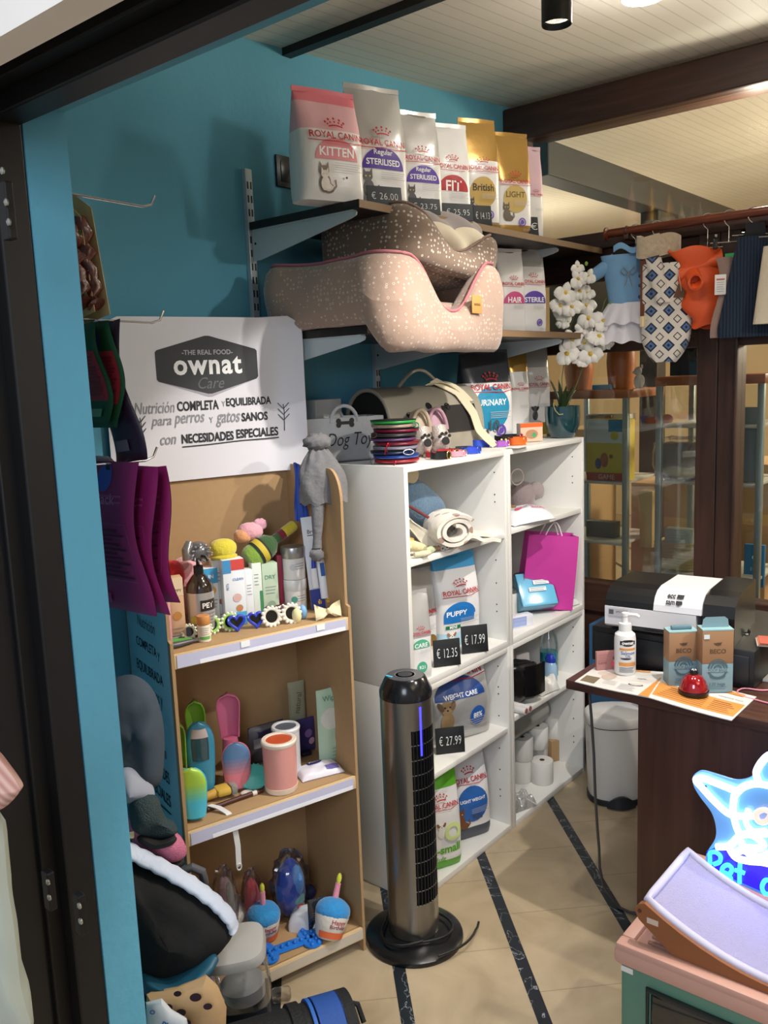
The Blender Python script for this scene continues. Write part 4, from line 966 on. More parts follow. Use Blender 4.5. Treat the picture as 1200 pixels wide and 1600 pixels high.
def bloom(c, sz, face, roll):
    b = B(); f = Vector(face).normalized(); R3 = f.to_track_quat('Z', 'Y').to_matrix().to_4x4(); X = Matrix.Translation(c) @ R3 @ Matrix.Rotation(roll, 4, 'Z')
    for k, (q, ln, w) in enumerate(((90, 1, .62), (200, 1.1, .95), (-20, 1.1, .95), (245, .95, .6), (-65, .95, .6))):
        q = radians(q); 
        def pt(u, v):
            hw = w*sz*.62*sin(pi*(u*.88+.10))**.7*(v-.5)*2; a = u*sz*ln; z = .22*sz*sin(u*2.6)-.15*sz*(v-.5)**2*4
            return (a*cos(q)-hw*sin(q), a*sin(q)+hw*cos(q), z+.002*k)
        b.sheet(pt, 7, 6, .0008, PET, X)
    o = b.build('flower', t, smooth=80)
    b = B(); b.ball((0, -.05*sz, .12*sz), (.20*sz, .26*sz, .22*sz), YEL, .15, 5, 12, X); b.ball((0, -.30*sz, .2*sz), (.12*sz, .2*sz, .10*sz), PET, 0, 3, 10, X); b.build('flower_centre', o)
fl = [(902, 418, .016, .03), (903, 436, .022, .04), (920, 432, .018, .05), (883, 458, .026, .05), (905, 455, .022, .02), (918, 458, .018, .03), (875, 478, .024, .04), (893, 480, .024, .05), (916, 477, .022, .02), (880, 492, .022, .02), (920, 497, .026, .05), (942, 502, .026, .05), (913, 512, .022, .03), (880, 505, .016, .03), (893, 530, .026, .05), (935, 526, .028, .06), (914, 535, .024, .03), (885, 553, .028, .05), (922, 552, .028, .05), (905, 560, .024, .03), (945, 535, .02, .03)]
for k, (px, py, sz, dp) in enumerate(fl):
    bloom(loc_of(px, py, dp), sz*1.6, Xi @ Vector((.6+.35*sin(k*2.3), -.75+.3*cos(k*1.7), .05+.3*sin(k*3.1))), .6*sin(k*1.9))
for px, py, dp in ((916, 412, .03), (887, 505, .04), (955, 474, .05), (966, 461, .05), (960, 480, .05)):
    b = B(); b.ball(loc_of(px, py, dp), (.006, .006, .008), M('#7da34a', .5), seg=12); b.build('bud', t)
# ------------------------------------------------------------------ small goods: builders
def carton(name, label, cat, l, r, t_, b_, a, z, D, mat, art=None, group=None, xf=None, loc=None, bev=.0008, side=None, tilt=None):
    L_, W, H = place(l, r, t_, b_, a, z=z, xf=xf, D=D); 
    t = T(name, label, cat, loc or L_, RZ(a), group, tilt)
    b = B(); b.box((0, 0, H/2), (W, D, H), mat, bev); c = b.build('carton', t)
    if art:
        d = Decal(lambda x, z, e: (x, -D/2-e, z)); art(d, W, H); d.build('printed_front', t)
    if side:
        d = Decal(lambda x, z, e: (W/2+e, x, z)); side(d, D, H); d.build('printed_side', t)
    return t
def flat(col, x0=-.5, z0=0, x1=.5, z1=1): 
    m_ = M(col, .45, var=.02); return lambda d, W, H: d.rect(x0*W, z0*H, x1*W, z1*H, m_, 4, 2)
def arts(*fs): return lambda d, W, H: [f(d, W, H) for f in fs]
def word(s, x, z, w, col, **k):
    m_ = M(col, .5, var=0); return lambda d, W, H: d.text(s, x*W, z*H, w*W, m_, **k)
def dot(x, z, r, col):
    m_ = M(col, .5, var=0); return lambda d, W, H: d.disc(x*W, z*H, r*W, m_)
def fine(x, z, w, n, dz=.06, col='#8a8a90'):
    m_ = M(col, .5, var=0); return lambda d, W, H: d.lines(x*W, z*H, w*W, n, dz*H, m_, .012*H)
def pillow(name, label, cat, l, r, t_, b_, a, z, D, mat, art=None, group=None, xf=None, tilt=None, wr=.004, seam=True, part='pack', loc=None):
    """soft sealed pack, upright"""
    L_, W, H = place(l, r, t_, b_, a, z=z, xf=xf, D=D)
    SEEDS[0] += 1; sd = SEEDS[0]*2.1
    t = T(name, label, cat, loc or L_, RZ(a), group, tilt)
    def yy(x, z_):
        k = max(0, 1-(abs(x)/(W/2))**3)*max(0, 1-(abs(z_-H/2)/(H/2))**4); return D/2*k**.6+wr*k*mnoise.noise(Vector((x*30+sd, z_*30, sd)))
    b = B()
    for s in (-1, 1): b.grid(lambda u, v: ((u-.5)*W if s < 0 else (.5-u)*W, s*(yy((u-.5)*W*.999, v*H*.999)), v*H+.0015*sin(u*40)*(v in (0, 1))), 20, 22, mat)
    b.build(part, t, smooth=70)
    if art:
        d = Decal(lambda x, z_, e: (x, -yy(x, z_)-e, z_), .001); art(d, W, H); d.build('printed_front', t)
    return t
def lying(name, label, cat, c, rz, L, W, H, mat, art=None, group=None, tilt=None, n=3.5, wr=.006, part='pack'):
    """soft pack lying flat; print seen from above, x along the length"""
    SEEDS[0] += 1; sd = SEEDS[0]*1.9
    t = T(name, label, cat, c, rz, group, tilt)
    def zz(x, y):
        k = max(0, 1-(abs(x)/(L/2))**n)*max(0, 1-(abs(y)/(W/2))**n); return H*k**.5*(1+.25*mnoise.noise(Vector((x*16+sd, y*16, sd))))+wr*k*mnoise.noise(Vector((x*40, y*40+sd, 0)))
    b = B(); b.grid(lambda u, v: ((u-.5)*L, (v-.5)*W, max(.0012, zz((u-.5)*L*.999, (v-.5)*W*.999)+.001)), 24, 20, mat)
    b.grid(lambda u, v: ((.5-u)*L, (v-.5)*W, .0004), 2, 2, mat); b.build(part, t, smooth=70)
    if art:
        d = Decal(lambda x, y, e: (x, y, max(.0012, zz(x, y)+.001)+e), .001); art(d, L, W); d.build('printed_top', t)
    return t
def plush(name, label, cat, loc, parts, rz=0, group=None, tilt=None):
    """parts: (part name, centre, radii, material, lumpiness)"""
    t = T(name, label, cat, loc, rz, group, tilt)
    for k, (pn, c, r, m_, nz) in enumerate(parts):
        b = B(); b.ball(c, r, m_, nz, 2.5, 24, None, 2.2, k+SEEDS[0]); b.build(pn, t, smooth=80)
    SEEDS[0] += 1; return t
def on(px, py, z): p_ = at(px, py, 2, z); return Vector((p_[0], p_[1], z))
Z1s, Z2s, Z3s = SZ[2]+.001, SZ[1]+.001, SZ[0]+.001
FLUFF = lambda h: M(h, .95, var=.08, vs=30, bump=.7, bs=110, sheen=.4)
CARD = lambda h: M(h, .45, var=.02)
def stz(u, d, z): p_ = stw(u-.25, d, z); return p_                 # u from the stand's middle

# --- display stand, top shelf
def sbox(label, l, r, t_, b_, d, mat, art=None, a=24, D=.04, group=None):
    """carton on the top shelf, its front at the depth d"""
    p_ = onstand((l+r)/2, b_, d); p_ = Vector((p_[0], p_[1], Z1s)); H = zat((l+r)/2, t_, p_)-Z1s
    v = p_-CAM; v.z = 0; v.normalize(); W = (r-l)*mpp(p_+Vector((0, 0, H/2)))/max(.4, abs(v.dot(nrm(a))))
    t = T('product_carton', label, 'box', p_-nrm(a)*D/2, RZ(a), group)
    B().box((0, 0, H/2), (W, D, H), mat, .0008).build('carton', t)
    if art: q_ = Decal(lambda x, z, e: (x, -D/2-e, z)); art(q_, W, H); q_.build('printed_front', t)
    return t
sbox('peach carton at the left of the top stand shelf, behind the magenta pouches', 268, 291, 903, 990, .085, CARD('#d8b48e'), arts(flat('#e9d8b8', -.5, .72, .5, 1), word('PUPPY', .0, .80, .8, '#7a5a3a', bold=.02), dot(0, .4, .3, '#c08a4a'), fine(0, .2, .7, 3)), 28)
sbox('narrow pink carton at the very left of the top stand shelf', 258, 270, 935, 1003, .045, CARD('#e3a0b0'), fine(0, .7, .7, 5), 28, .03)
sbox('white and sky-blue carton with a sun, behind the brown pump bottle', 319, 345, 888, 975, .15, CARD('#eef0f0'), arts(flat('#4aa6d8', -.5, .74, .5, 1), dot(.1, .62, .26, '#f0b04a'), word('SUN', -.05, .86, .6, '#ffffff'), flat('#5ab4dc', -.5, .0, .0, .3), fine(.1, .45, .6, 3)))
sbox('plain white carton standing between the sun carton and the pink-topped carton', 337, 363, 874, 962, .155, CARD('#dfe0de'), arts(fine(0, .8, .6, 3), dot(-.1, .35, .16, '#b06a54'), dot(.2, .3, .14, '#6a5a50'), fine(0, .15, .7, 2)), 26)
sbox('white carton with pink and blue top and a puppy picture', 353, 386, 874, 962, .115, CARD('#eef1f4'), arts(flat('#4a96cc', -.5, .80, -.12, 1), flat('#d8504a', -.12, .84, .5, 1), flat('#57b0e0', -.1, .0, .5, .2), word('CLEAN', .18, .70, .5, '#3a7ac0'), dot(.1, .42, .2, '#e0b8b0'), dot(.18, .26, .16, '#c88a5a'), word('PETS', -.32, .6, .3, '#2a5a9a', rot=1.57)), 26)
sbox('slim white carton right of the puppy picture carton', 386, 398, 890, 958, .13, CARD('#e6e8ea'), fine(0, .7, .6, 4), 26, .035)
sbox('slim white carton with a green stripe on the top stand shelf', 398, 412, 880, 954, .135, CARD('#dfe6dc'), arts(flat('#3f8a5a', .2, 0, .5, .5), fine(-.1, .8, .5, 4)), 26, .035)
sbox('pale green carton lettered DRY on the top stand shelf', 413, 437, 880, 950, .14, CARD('#b9cbb2'), arts(word('DRY', 0, .74, .7, '#5f8f7a'), fine(0, .55, .7, 3), dot(0, .2, .28, '#8aa08a')), 26)
sbox('thin dark red carton beside the two stacked white jars', 437, 445, 868, 945, .15, CARD('#7a1f38'), None, 26, .03)
# brown pump bottle
p_ = onstand(316, 974, .115); p_ = Vector((p_[0], p_[1], Z1s)); k = mpp(p_)
t = T('shampoo_bottle', 'brown pump bottle with silver label reading PET on the top stand shelf', 'bottle', p_, RZ(28))
r_ = 21*k; hb = zat(316, 905, p_)-Z1s
B().lathe([(0, 0), (r_*.96, 0), (r_, .004), (r_, hb*.83), (r_*.93, hb*.93), (r_*.5, hb*1.08), (r_*.32, hb*1.12), (0, hb*1.12)], M('#2a211c', .12, .0, var=.05, coat=1), 36).build('bottle', t)
b = B(); b.lathe([(r_*1.01, hb*.10), (r_*1.012, hb*.11), (r_*1.012, hb*.78), (r_*1.01, hb*.79)], M('#c9c6c4', .25, .6, var=.03), 36); lb = b.build('label', t)
q_ = Decal(lambda x, z, e: (r_*1.02*sin(x/r_)*(1+e*45), -r_*1.02*cos(x/r_)*(1+e*45), z), .0004); q_.rect(-r_*.2, hb*.46, r_*1.1, hb*.66, M('#2b2320', .4, var=0)); q_.text('PET', r_*.36, hb*.56, r_*.85, M('#e8e6e2', .4, var=0), bold=.03); q_.disc(-r_*.7, hb*.3, r_*.3, M('#c8b84a', .4, var=0)); q_.lines(r_*.4, hb*.4, r_*1.2, 5, .008, M('#6a6460', .5, var=0)); q_.build('label_print', lb)
b = B(); b.lathe([(r_*.36, hb*1.10), (r_*.36, hb*1.26), (r_*.14, hb*1.27), (r_*.14, hb*1.42), (r_*.3, hb*1.43), (r_*.3, hb*1.48), (0, hb*1.48)], M('#151515', .3), 20); b.tube([(0, 0, hb*1.45), (r_*.5, -r_*.7, hb*1.44), (r_*.6, -r_*.85, hb*1.38)], .004, M('#151515', .3)); b.build('pump', t)
# small jar
p_ = onstand(319, 990, .045); p_ = Vector((p_[0], p_[1], Z1s))
t = T('small_jar', 'small white jar with an orange cap in front of the brown pump bottle', 'jar', p_, RZ(30)); j = 10*mpp(p_)
B().lathe([(0, 0), (j, 0), (j*1.02, .003), (j*1.02, .040), (j*.9, .042), (0, .042)], M('#e8dfd0', .4), 24).build('jar', t)
B().lathe([(j*1.0, .042), (j*1.04, .043), (j*1.04, .062), (j*.97, .064), (0, .064)], M('#c98a4a', .4), 24).build('cap', t)
q_ = Decal(lambda x, z, e: (j*1.03*sin(x/j)+0, -j*1.03*cos(x/j)*(1+e*9), z)); q_.rect(-j*.9, .006, j*.9, .014, M('#6fae5a', .5, var=0)); q_.lines(0, .034, j*1.5, 4, .005, M('#9a8a78', .5, var=0)); q_.build('label', t)
# stacked jars
p_ = onstand(462, 946, .15); p_ = Vector((p_[0], p_[1], Z1s)); j = 18*mpp(p_); hj = (zat(462, 903, p_)-Z1s)
for k2, (z0, lab, lid) in enumerate(((0, 'lower of two stacked white jars on the top stand shelf', '#dcdcda'), (hj+.001, 'upper stacked jar with a silver lid on the top stand shelf', '#a9a9a8'))):
    t = T('cream_jar', lab, 'jar', p_+Vector((0, 0, z0)), RZ(25), 'stacked cream jars')
    B().lathe([(0, 0), (j*.97, 0), (j, .003), (j, hj*.66), (0, hj*.66)], M('#e2e0dc', .4), 30).build('jar', t)
    B().lathe([(j*1.03, hj*.66), (j*1.05, hj*.67), (j*1.05, hj*.98), (j*1.02, hj), (0, hj)], M(lid, .3, .0 if k2 == 0 else .7), 30).build('lid', t)
    q_ = Decal(lambda x, z, e: (j*1.01*sin(x/j), -j*1.01*cos(x/j)*(1+e*9), z)); q_.disc(-j*.4, hj*.4, j*.28, M('#4f9a86' if k2 == 0 else '#c9c9cc', .5, var=0)); q_.lines(j*.3, hj*.5, j*.9, 3, .007, M('#77777c', .5, var=0)); q_.build('label', t)
# toothbrush blister
p_ = on(502, 950, Z1s)
a_ = 33; H = zat(508, 806, p_)-Z1s; W = .085
t = T('toothbrush_pack', 'white blister card with blue toothbrushes and paste, leaning at the right of the top shelf', 'toothbrush set', p_+Vector((.012, .01, 0)), RZ(a_), None, (radians(-6), radians(-3)))
B().box((0, 0, H/2), (W, .002, H), CARD('#dcdfe6'), .0005).build('card', t)
q_ = Decal(lambda x, z, e: (x, -.001-e, z)); q_.rect(-W/2, 0, W/2, H*.22, M('#2b3c8c', .5, var=0)); q_.rect(-.008, H*.93, .008, H*.95, INK); q_.text('Brush', -.012, H*.84, .034, M('#6a3a3a', .5, var=0)); q_.line([(-.03, H*.8), (.03, H*.8)], .002, INK); q_.rect(.02, H*.12, .032, H*.2, M('#d8c84a', .5, var=0)); q_.build('card_print', t)
BL = M('#2a3aa8', .3); 
b = B(); b.tube([(.022, -.009, .02), (.020, -.010, H*.5), (.026, -.010, H*.78)], [.005, .0045, .003], BL, 10); b.box((.026, -.010, H*.82), (.010, .006, .024), BL, .002); b.box((.018, -.010, H*.82), (.007, .005, .020), M('#e8e8f0', .6), .001); b.build('toothbrush', t)
b = B(); b.tube([(-.026, -.008, H*.25), (-.024, -.009, H*.5), (-.020, -.008, H*.66)], [.009, .006, .004], BL, 10); b.tube([(-.026, -.008, H*.24), (-.026, -.008, H*.45)], .0095, M('#e6e6ea', .3), 12); b.build('finger_brush', t)
b = B(); b.tube([(-.004, -.011, .03), (-.004, -.012, H*.52), (-.004, -.012, H*.56)], [.011, .012, .007], M('#e9ecf2', .3), 14); b.build('paste_tube', t)
q_ = Decal(lambda x, z, e: (x, -.024-e, z)); q_.rect(-.010, H*.36, .002, H*.5, M('#2a5aa8', .4, var=0)); q_.build('tube_label', t)
# plush toys piled behind the cartons
RB = stz(-.17, .215, Z1s)
plush('plush_pig', 'pink plush pig in a red and white hat, left on the top stand shelf', 'plush toy', onstand(300, 990, .20)*1, [('body', (0, 0, .10), (.055, .045, .085), FLUFF('#e0a6ae'), .06), ('hat', (-.045, -.02, .14), (.035, .035, .045), FLUFF('#d8303c'), .03), ('snout', (.01, -.045, .12), (.018, .012, .014), FLUFF('#eab8be'), 0)], RZ(25))
bpy.context.view_layer.update()
def setz(o, z): o.location.z = z; return o
for o in [o for o in COL.objects if o.name == 'plush_pig']: setz(o, Z1s)
ztop1 = Z1s+.098
p_ = onstand(309, 862, .125); t = T('grooming_brush', 'silver-grey round grooming brush lying above the brown pump bottle', 'brush', (p_[0], p_[1], p_[2]-.02), RZ(20))
b = B(); b.ball((0, 0, .02), (.030, .026, .026), M('#77767a', .25, .5), 0, 3, 28); hd_ = b.build('head', t)
b = B(); b.tube([(-.02, 0, .045), (-.032, -.01, .03), (-.03, -.012, .005)], [.010, .012, .014], M('#9a999c', .2, .6), 14); b.build('grip', t)
for q in range(12):
    a2 = q*.55; b = B(); b.tube([(.018*cos(a2), -.02-.004*sin(a2), .02+.018*sin(a2)), (.026*cos(a2), -.034, .02+.024*sin(a2))], .0022, M('#a9a8ac', .4), 6); b.build('bristle', hd_)
def restz(px, py, d, lift=0): q_ = onstand(px, py, d); return Vector((q_[0], q_[1], q_[2]+lift))
plush('plush_sponge', 'yellow boxy plush toy resting on the white cartons', 'plush toy', restz(349, 872, .165, .0), [('body', (0, 0, .026), (.037, .028, .026), FLUFF('#d8c83c'), .02), ('brim', (0, -.004, .006), (.036, .028, .008), FLUFF('#c9b82c'), .02)], RZ(22))
plush('plush_shell', 'pink and peach plush toy lying above the green bottle plush', 'plush toy', restz(392, 846, .20), [('body', (0, 0, .028), (.034, .026, .025), FLUFF('#e0a3ae'), .08), ('cap', (-.022, -.004, .018), (.024, .024, .02), FLUFF('#d99a6a'), .05), ('fin', (.028, 0, .045), (.018, .012, .016), FLUFF('#dba0b2'), .15)], RZ(30))
p_ = restz(392, 872, .17)
t = T('plush_bottle', 'green wine bottle plush toy with a yellow neck on the cartons', 'plush toy', p_, RZ(16), None, (0, radians(0)))
X = Matrix.Rotation(radians(62), 4, 'Y')
b = B(); b.lathe([(0, -.012), (.026, -.010), (.033, .002), (.034, .05), (.030, .066), (.015, .082), (.0135, .10)], FLUFF('#2f5226'), 28, X); bt = b.build('bottle_body', t)
b = B(); b.lathe([(0, -.0125), (.027, -.0105), (.0335, .002), (.0335, .014)], FLUFF('#7fa03a'), 28, X); b.build('base_panel', t)
b = B(); b.lathe([(.0345, .018), (.035, .020), (.035, .044), (.0345, .046)], M('#262a20', .8), 28, X); lb = b.build('label_band', t)
q_ = Decal(lambda x, z, e: tuple(X @ Vector((.0353*cos(pi+x/.035)*(1+e*9), .0353*sin(pi+x/.035)*(1+e*9)*1, .032+z)))); 
b = B(); b.lathe([(.0353, .024), (.0356, .025), (.0356, .039), (.0353, .040)], M('#c9b23a', .7), 28, X); b.build('label_stripe', lb)
b = B(); b.lathe([(.0145, .098), (.015, .10), (.0145, .116), (.013, .117)], FLUFF('#7a2030'), 20, X); b.build('collar', t)
b = B(); b.lathe([(.013, .115), (.0155, .118), (.0155, .150), (.013, .156), (0, .157)], FLUFF('#cdbb34'), 22, X); b.build('neck', t)
# sunglasses
def shades(label, px, py, col, heart=False, lens='#0d0d10', d=None, pearl=False, a=24, w=.058):
    w *= 1.5; p_ = on(px, py, Z1s); t = T('pet_sunglasses', label, 'sunglasses', p_, RZ(a), 'small pet sunglasses', (radians(-14), 0))
    m_ = M(col, .25, var=.05, coat=.5); ln = M(lens, .08, .0, coat=1)
    for s in (-1, 1):
        cx = s*w*.27; R_ = w*.20; zc = R_*1.25
        pts = []
        for k in range(28):
            q = 2*pi*k/28
            if heart: x_ = 16*sin(q)**3; z_ = 13*cos(q)-5*cos(2*q)-2*cos(3*q)-cos(4*q); pts.append((cx+x_*R_/15, 0, zc+z_*R_/15))
            else: pts.append((cx+R_*cos(q), 0, zc+R_*sin(q)))
        b = B(); b.tube(pts, w*.045, m_, 8, True)
        if pearl:
            for k in range(14): q = 2*pi*k/14; b.ball((cx+R_*1.2*cos(q), -.001, zc+R_*1.2*sin(q)), w*.048, M('#e8e4da' if pearl == 1 else '#dfe6c8', .3), seg=8)
        fr2 = b.build('rim', t)
        b = B(); b.prism([(x, z) for x, y, z in pts][::-1], .001, ln); b.build('lens', fr2, smooth=0)
        b = B(); b.tube([(cx+s*R_, 0, zc+R_*.4), (cx+s*R_*1.05, w*.5, zc+R_*.3), (cx+s*R_*.9, w*.75, zc-R_*.4)], .0011, m_, 6); b.build('temple', t)
    b = B(); b.tube([(-w*.08, 0, R_*1.7), (0, -.001, R_*1.85), (w*.08, 0, R_*1.7)], .0016, m_, 6); b.build('bridge', t); return t
shades('round flower-rimmed sunglasses by the nail clippers', 309, 997, '#dfe3d0', pearl=2, w=.05)
shades('green-armed flower-rimmed sunglasses left of the heart-shaped ones', 347, 988, '#9fd05a', pearl=2, w=.062)
shades('red heart-shaped sunglasses behind the blue pair', 374, 962, '#c8323e', True, '#4a2a20', w=.064)
shades('blue heart-shaped sunglasses in front of the red pair', 387, 984, '#2a3fb8', True, w=.064)
shades('pearl-rimmed round sunglasses right of the blue pair', 442, 976, '#e4dccb', pearl=1, w=.068)
p_ = on(440, 962, Z1s); lying('hair_pack', 'glossy dark red-brown pack lying behind the pearl sunglasses', 'pack', p_+Vector((-.03, .01, 0)), RZ(16), .11, .05, .022, M('#4a1c18', .15, var=.2, coat=1), wr=.02)
p_ = on(408, 966, Z1s); lying('hair_clip_pack', 'small red plastic pack behind the heart-shaped sunglasses', 'pack', p_+Vector((-.04, .0, 0)), RZ(16), .05, .03, .022, M('#c0485a', .2, coat=1), wr=.012)
for px, py, c_, lab in ((464, 972, '#e3dca8', 'pale yellow egg-shaped toy right of the pearl sunglasses'), (473, 966, '#7fb0dc', 'sky-blue egg-shaped toy right of the pearl sunglasses')):
    p_ = on(px, py, Z1s); solo(B().ball((0, 0, .017), (.014, .012, .02), M(c_, .5), 0, 3, 20), 'egg_toy', lab, 'toy', p_, 0, smooth=80)
# bow
p_ = on(514, 966, Z1s); t = T('hair_bow', 'cream gauze bow with tiny gold crowns at the right of the top shelf', 'bow', p_, RZ(20), None, (radians(-10), 0)); GZ = M('#e6d8b0', .7, var=.05, bump=.4, bs=150)
for s in (-1, 1):
    b = B(); b.sheet(lambda u, v: (s*(.004+.034*u), -.012*sin(pi*u)*cos(v*pi), .02+(v-.5)*(.012+.030*u)+.003*sin(v*15)*u), 10, 10, .001, GZ); b.build('loop', t, smooth=80)
    b = B(); b.sheet(lambda u, v: (s*(.002+.022*u)+(v-.5)*.012, -.004, .018-.016*u), 6, 3, .001, GZ); b.build('tail', t, smooth=80)
b = B(); b.ball((0, -.004, .02), (.006, .007, .008), GZ, .1); b.build('knot', t)
for s in (-1, 1):
    b = B(); b.lathe([(.004, 0), (.0055, .008), (.0035, .006)], M('#c8a45a', .25, .9), 10, Matrix.Translation((s*.012-.008, 0, .042))); b.ball((s*.012-.008, 0, .052), .0025, M('#d8b468', .2, .9), seg=8); b.build('crown', t)
# nail clippers
def clipper(label, px, py, col, a):
    p_ = on(px, py, Z1s); t = T('nail_clippers', label, 'nail clippers', p_, RZ(a), 'pet nail clippers'); t.scale = (1.35, 1.35, 1.2)
    for s in (-1, 1):
        b = B(); b.tube([(-.045, s*.012, .006), (-.02, s*.011, .006), (.01, s*.004, .006)], [.006, .0065, .004], M(col if s > 0 else '#4a4a4c', .4), 10); b.build('handle', t)
    b = B(); b.prism([(.008, -.005), (.034, -.009), (.038, 0), (.034, .009), (.008, .005)], .003, M('#8f9296', .3, .8), Matrix.Translation((0, 0, .006)) @ Matrix.Rotation(-pi/2, 4, 'X')); b.build('blade', t); return t
clipper('red-handled nail clippers at the front left of the top shelf', 292, 996, '#c04a3a', 22); clipper('green-handled nail clippers at the front left of the top shelf', 293, 1006, '#4f9a3a', 20)
solo(B().bb((-.02, -.012, 0), (.02, .012, .02), M('#c02a2a', .4), .004), 'small_case', 'small red and black case behind the nail clippers', 'case', on(281, 988, Z1s)+Vector((-.01, .0, 0)), RZ(20))

# --- hat and blue tag on the stand's right panel
KN = M('#6d6c6e', .95, var=.25, vs=60, bump=1.0, bs=70)
hx = stw(-.004, .11, 1.335)
t = T('knit_hat', 'grey cable-knit hat with pompom, hung over the right side of the display stand', 'hat', hx, RZ(16)); t.scale = (1.5, 1.25, 1.05)
b = B()
def hat(u, v):
    q = 2*pi*u; r = .047*(sin(min(1, (1-v)*1.25+.02)*pi/2)**.6)*(1+.10*sin(q*5+v*9)*.5); return (r*1.0*cos(q)+.0*v, r*.75*sin(q)-.02*(1-v), -.055+.145*v+.004*sin(q*9))
b.grid(hat, 40, 26, KN, cu=True); b.build('crown', t, smooth=80)
b = B(); b.ball((0, .0, .098), (.026, .024, .022), KN, .35, 5, 24); b.build('pompom', t, smooth=80)
b = B(); b.tube([(-.022, -.035, -.05), (-.030, -.045, -.10), (-.032, -.045, -.14), (-.036, -.05, -.165)], [.014, .011, .008, .009], KN, 12); b.build('tie', t)
b = B(); b.ball((-.037, -.05, -.18), (.014, .012, .018), KN, .3, 5, 16); b.build('tassel', t)
BLT = M('#2c4fb0', .6, var=.05)
p_ = onstand(474, 792, .16); t = T('blue_garment', 'bright blue folded garment hanging beside the grey knit hat', 'pet clothing', p_, RZ(16))
b = B(); b.sheet(lambda u, v: (-.006+.03*(u-.5)+.02*v*v*0+.004*sin(u*9+v*5), .006*sin(u*12), .125-.16*v-.02*u), 12, 14, .006, BLT); b.build('cloth', t, smooth=70)
q_ = Decal(lambda x, z, e: (x, -.009-e, z)); q_.text('A', .002, .07, .012, WH); q_.text('Z', .004, .04, .012, WH); q_.build('lettering', t)

# --- display stand, middle shelf
def dispenser(label, px, py, cols, a=40, h=.155, w=.036, scoop=None, window=False, group='pet water dispensers', z=None, tilt=None, bodyc=None):
    """portable pet bottle: flat oval bottle with a leaf-shaped cup folded over its upper half"""
    p_ = on(px, py, z or Z2s); t = T('pet_water_bottle', label, 'pet bottle', p_, RZ(a), group, tilt)
    m1, m2, m3 = (M(c, .3, var=.02, coat=.3) for c in cols)
    b = B(); b.lathe([(0, 0), (w*.72, 0), (w*.82, .006), (w*.80, h*.35), (w*.70, h*.42), (w*.70, h*.46)], bodyc or m2, 30, None, 1, .8); b.build('bottle', t)
    def cup(u, v):
        q = pi*(u-.5); z_ = h*.08+h*.9*v; wd = w*(.80+.22*sin(min(1, v*1.1)*pi*.6))*sqrt(max(0, 1-max(0, (v-.62)/.38)**2.4)); return (wd*sin(q)*1.06, -w*.62-w*.38*cos(q)*(1-.2*v), z_)
    b = B(); vals = [0, .34, .42, .50, .58, .66, 1]; lr = [int(cols[0][i:i+2], 16) for i in (1, 3, 5)], [int(cols[1][i:i+2], 16) for i in (1, 3, 5)]
    for g in range(6):   # the shell's dye fades from one colour into the other
        mg = M('#'+''.join('%02x' % round(p_*(1-g/5)+q*g/5) for p_, q in zip(lr[1], lr[0])), .3, var=.02, coat=.3)
        b.sheet(lambda u, v: cup(u, vals[g]+(vals[g+1]-vals[g])*v), 18, 3 if 0 < g < 5 else 10, .003, mg)
    c_ = b.build('cup', t, smooth=70)
    e_ = [cup(0, .02+.96*k/20) for k in range(21)]+[cup(1, .98-.96*k/20) for k in range(21)]
    b = B(); b.tube(e_, .0028, m3, 8, True); b.build('cup_rim', c_)
    if window:
        b = B(); b.sheet(lambda u, v: (lambda P_: (P_[0]*.74, P_[1]-.004, P_[2]))(cup(u, .45+.42*v)), 14, 10, .001, M('#35535c', .08, coat=1)); b.build('window', c_, smooth=70)
        b = B(); b.sheet(lambda u, v: (lambda P_: (P_[0]*.74, P_[1]-.0045, P_[2]))(cup(u, .78+.13*v)), 14, 6, .001, M('#c4b6b2', .3)); b.build('filter_cap', c_, smooth=70)
        b = B(); b.lathe([(.008, 0), (.008, .003), (0, .003)], m3, 18, Matrix.Translation((0, -w*1.02, h*.33)) @ Matrix.Rotation(pi/2, 4, 'X')); b.build('button', t)
    return t
dispenser('turquoise to lime pet water bottle at the front left of the middle shelf', 305, 1276, ('#a5cc4a', '#52c2dc', '#48b0cf'), 42, .142, .032)
dispenser('teal pet water bottle with a clear window, behind the turquoise one', 318, 1236, ('#3f8fae', '#4196b4', '#3a86a6'), 38, .208, .033, window=True, bodyc=M('#b9c0c2', .1, var=.1, coat=1))
dispenser('pink and blue-grey pet water bottle in the middle of the middle shelf', 371, 1230, ('#5a7fa8', '#e0808e', '#d86f88'), 34, .138, .033)
def scoop(label, l, r, t_, b_, col, d, stem):
    p_ = onstand((l+r)/2, b_, d); k = mpp(p_); W = (r-l)*k/2; H = (b_-t_)*k
    t = T('scoop_bottle', label, 'pet bottle', (p_[0], p_[1], Z2s), RZ(36), 'upright scoop bottles'); m_ = M(col, .35, var=.03); z0 = p_[2]-Z2s
    b = B(); b.lathe([(0, 0), (W*.75, 0), (W*.8, .004), (W*.75, z0*.7), (W*.62, z0), (0, z0)], stem, 26); b.build('bottle', t)
    b = B(); b.sheet(lambda u, v: (W*(.72+.30*v)*sin(pi*(u-.5))*sqrt(max(0, 1-max(0, (v-.7)/.3)**2.2)), .018*cos(pi*(u-.5))-.002+.004*v, z0+H*v), 18, 14, .003, m_); b.build('scoop', t, smooth=70)
    b = B(); b.tube([(W*(.72+.30*k_/16)*s*sqrt(max(0, 1-max(0, (k_/16-.7)/.3)**2.2)), -.002, z0+H*k_/16) for s, rg in ((-1, range(17)), (1, range(16, -1, -1))) for k_ in rg], .0022, m_, 6); b.build('scoop_rim', t); return t
scoop('pink scoop standing tall behind the pink pet bottle', 341, 378, 1082, 1152, '#cf6f92', .17, M('#c86a88', .3))
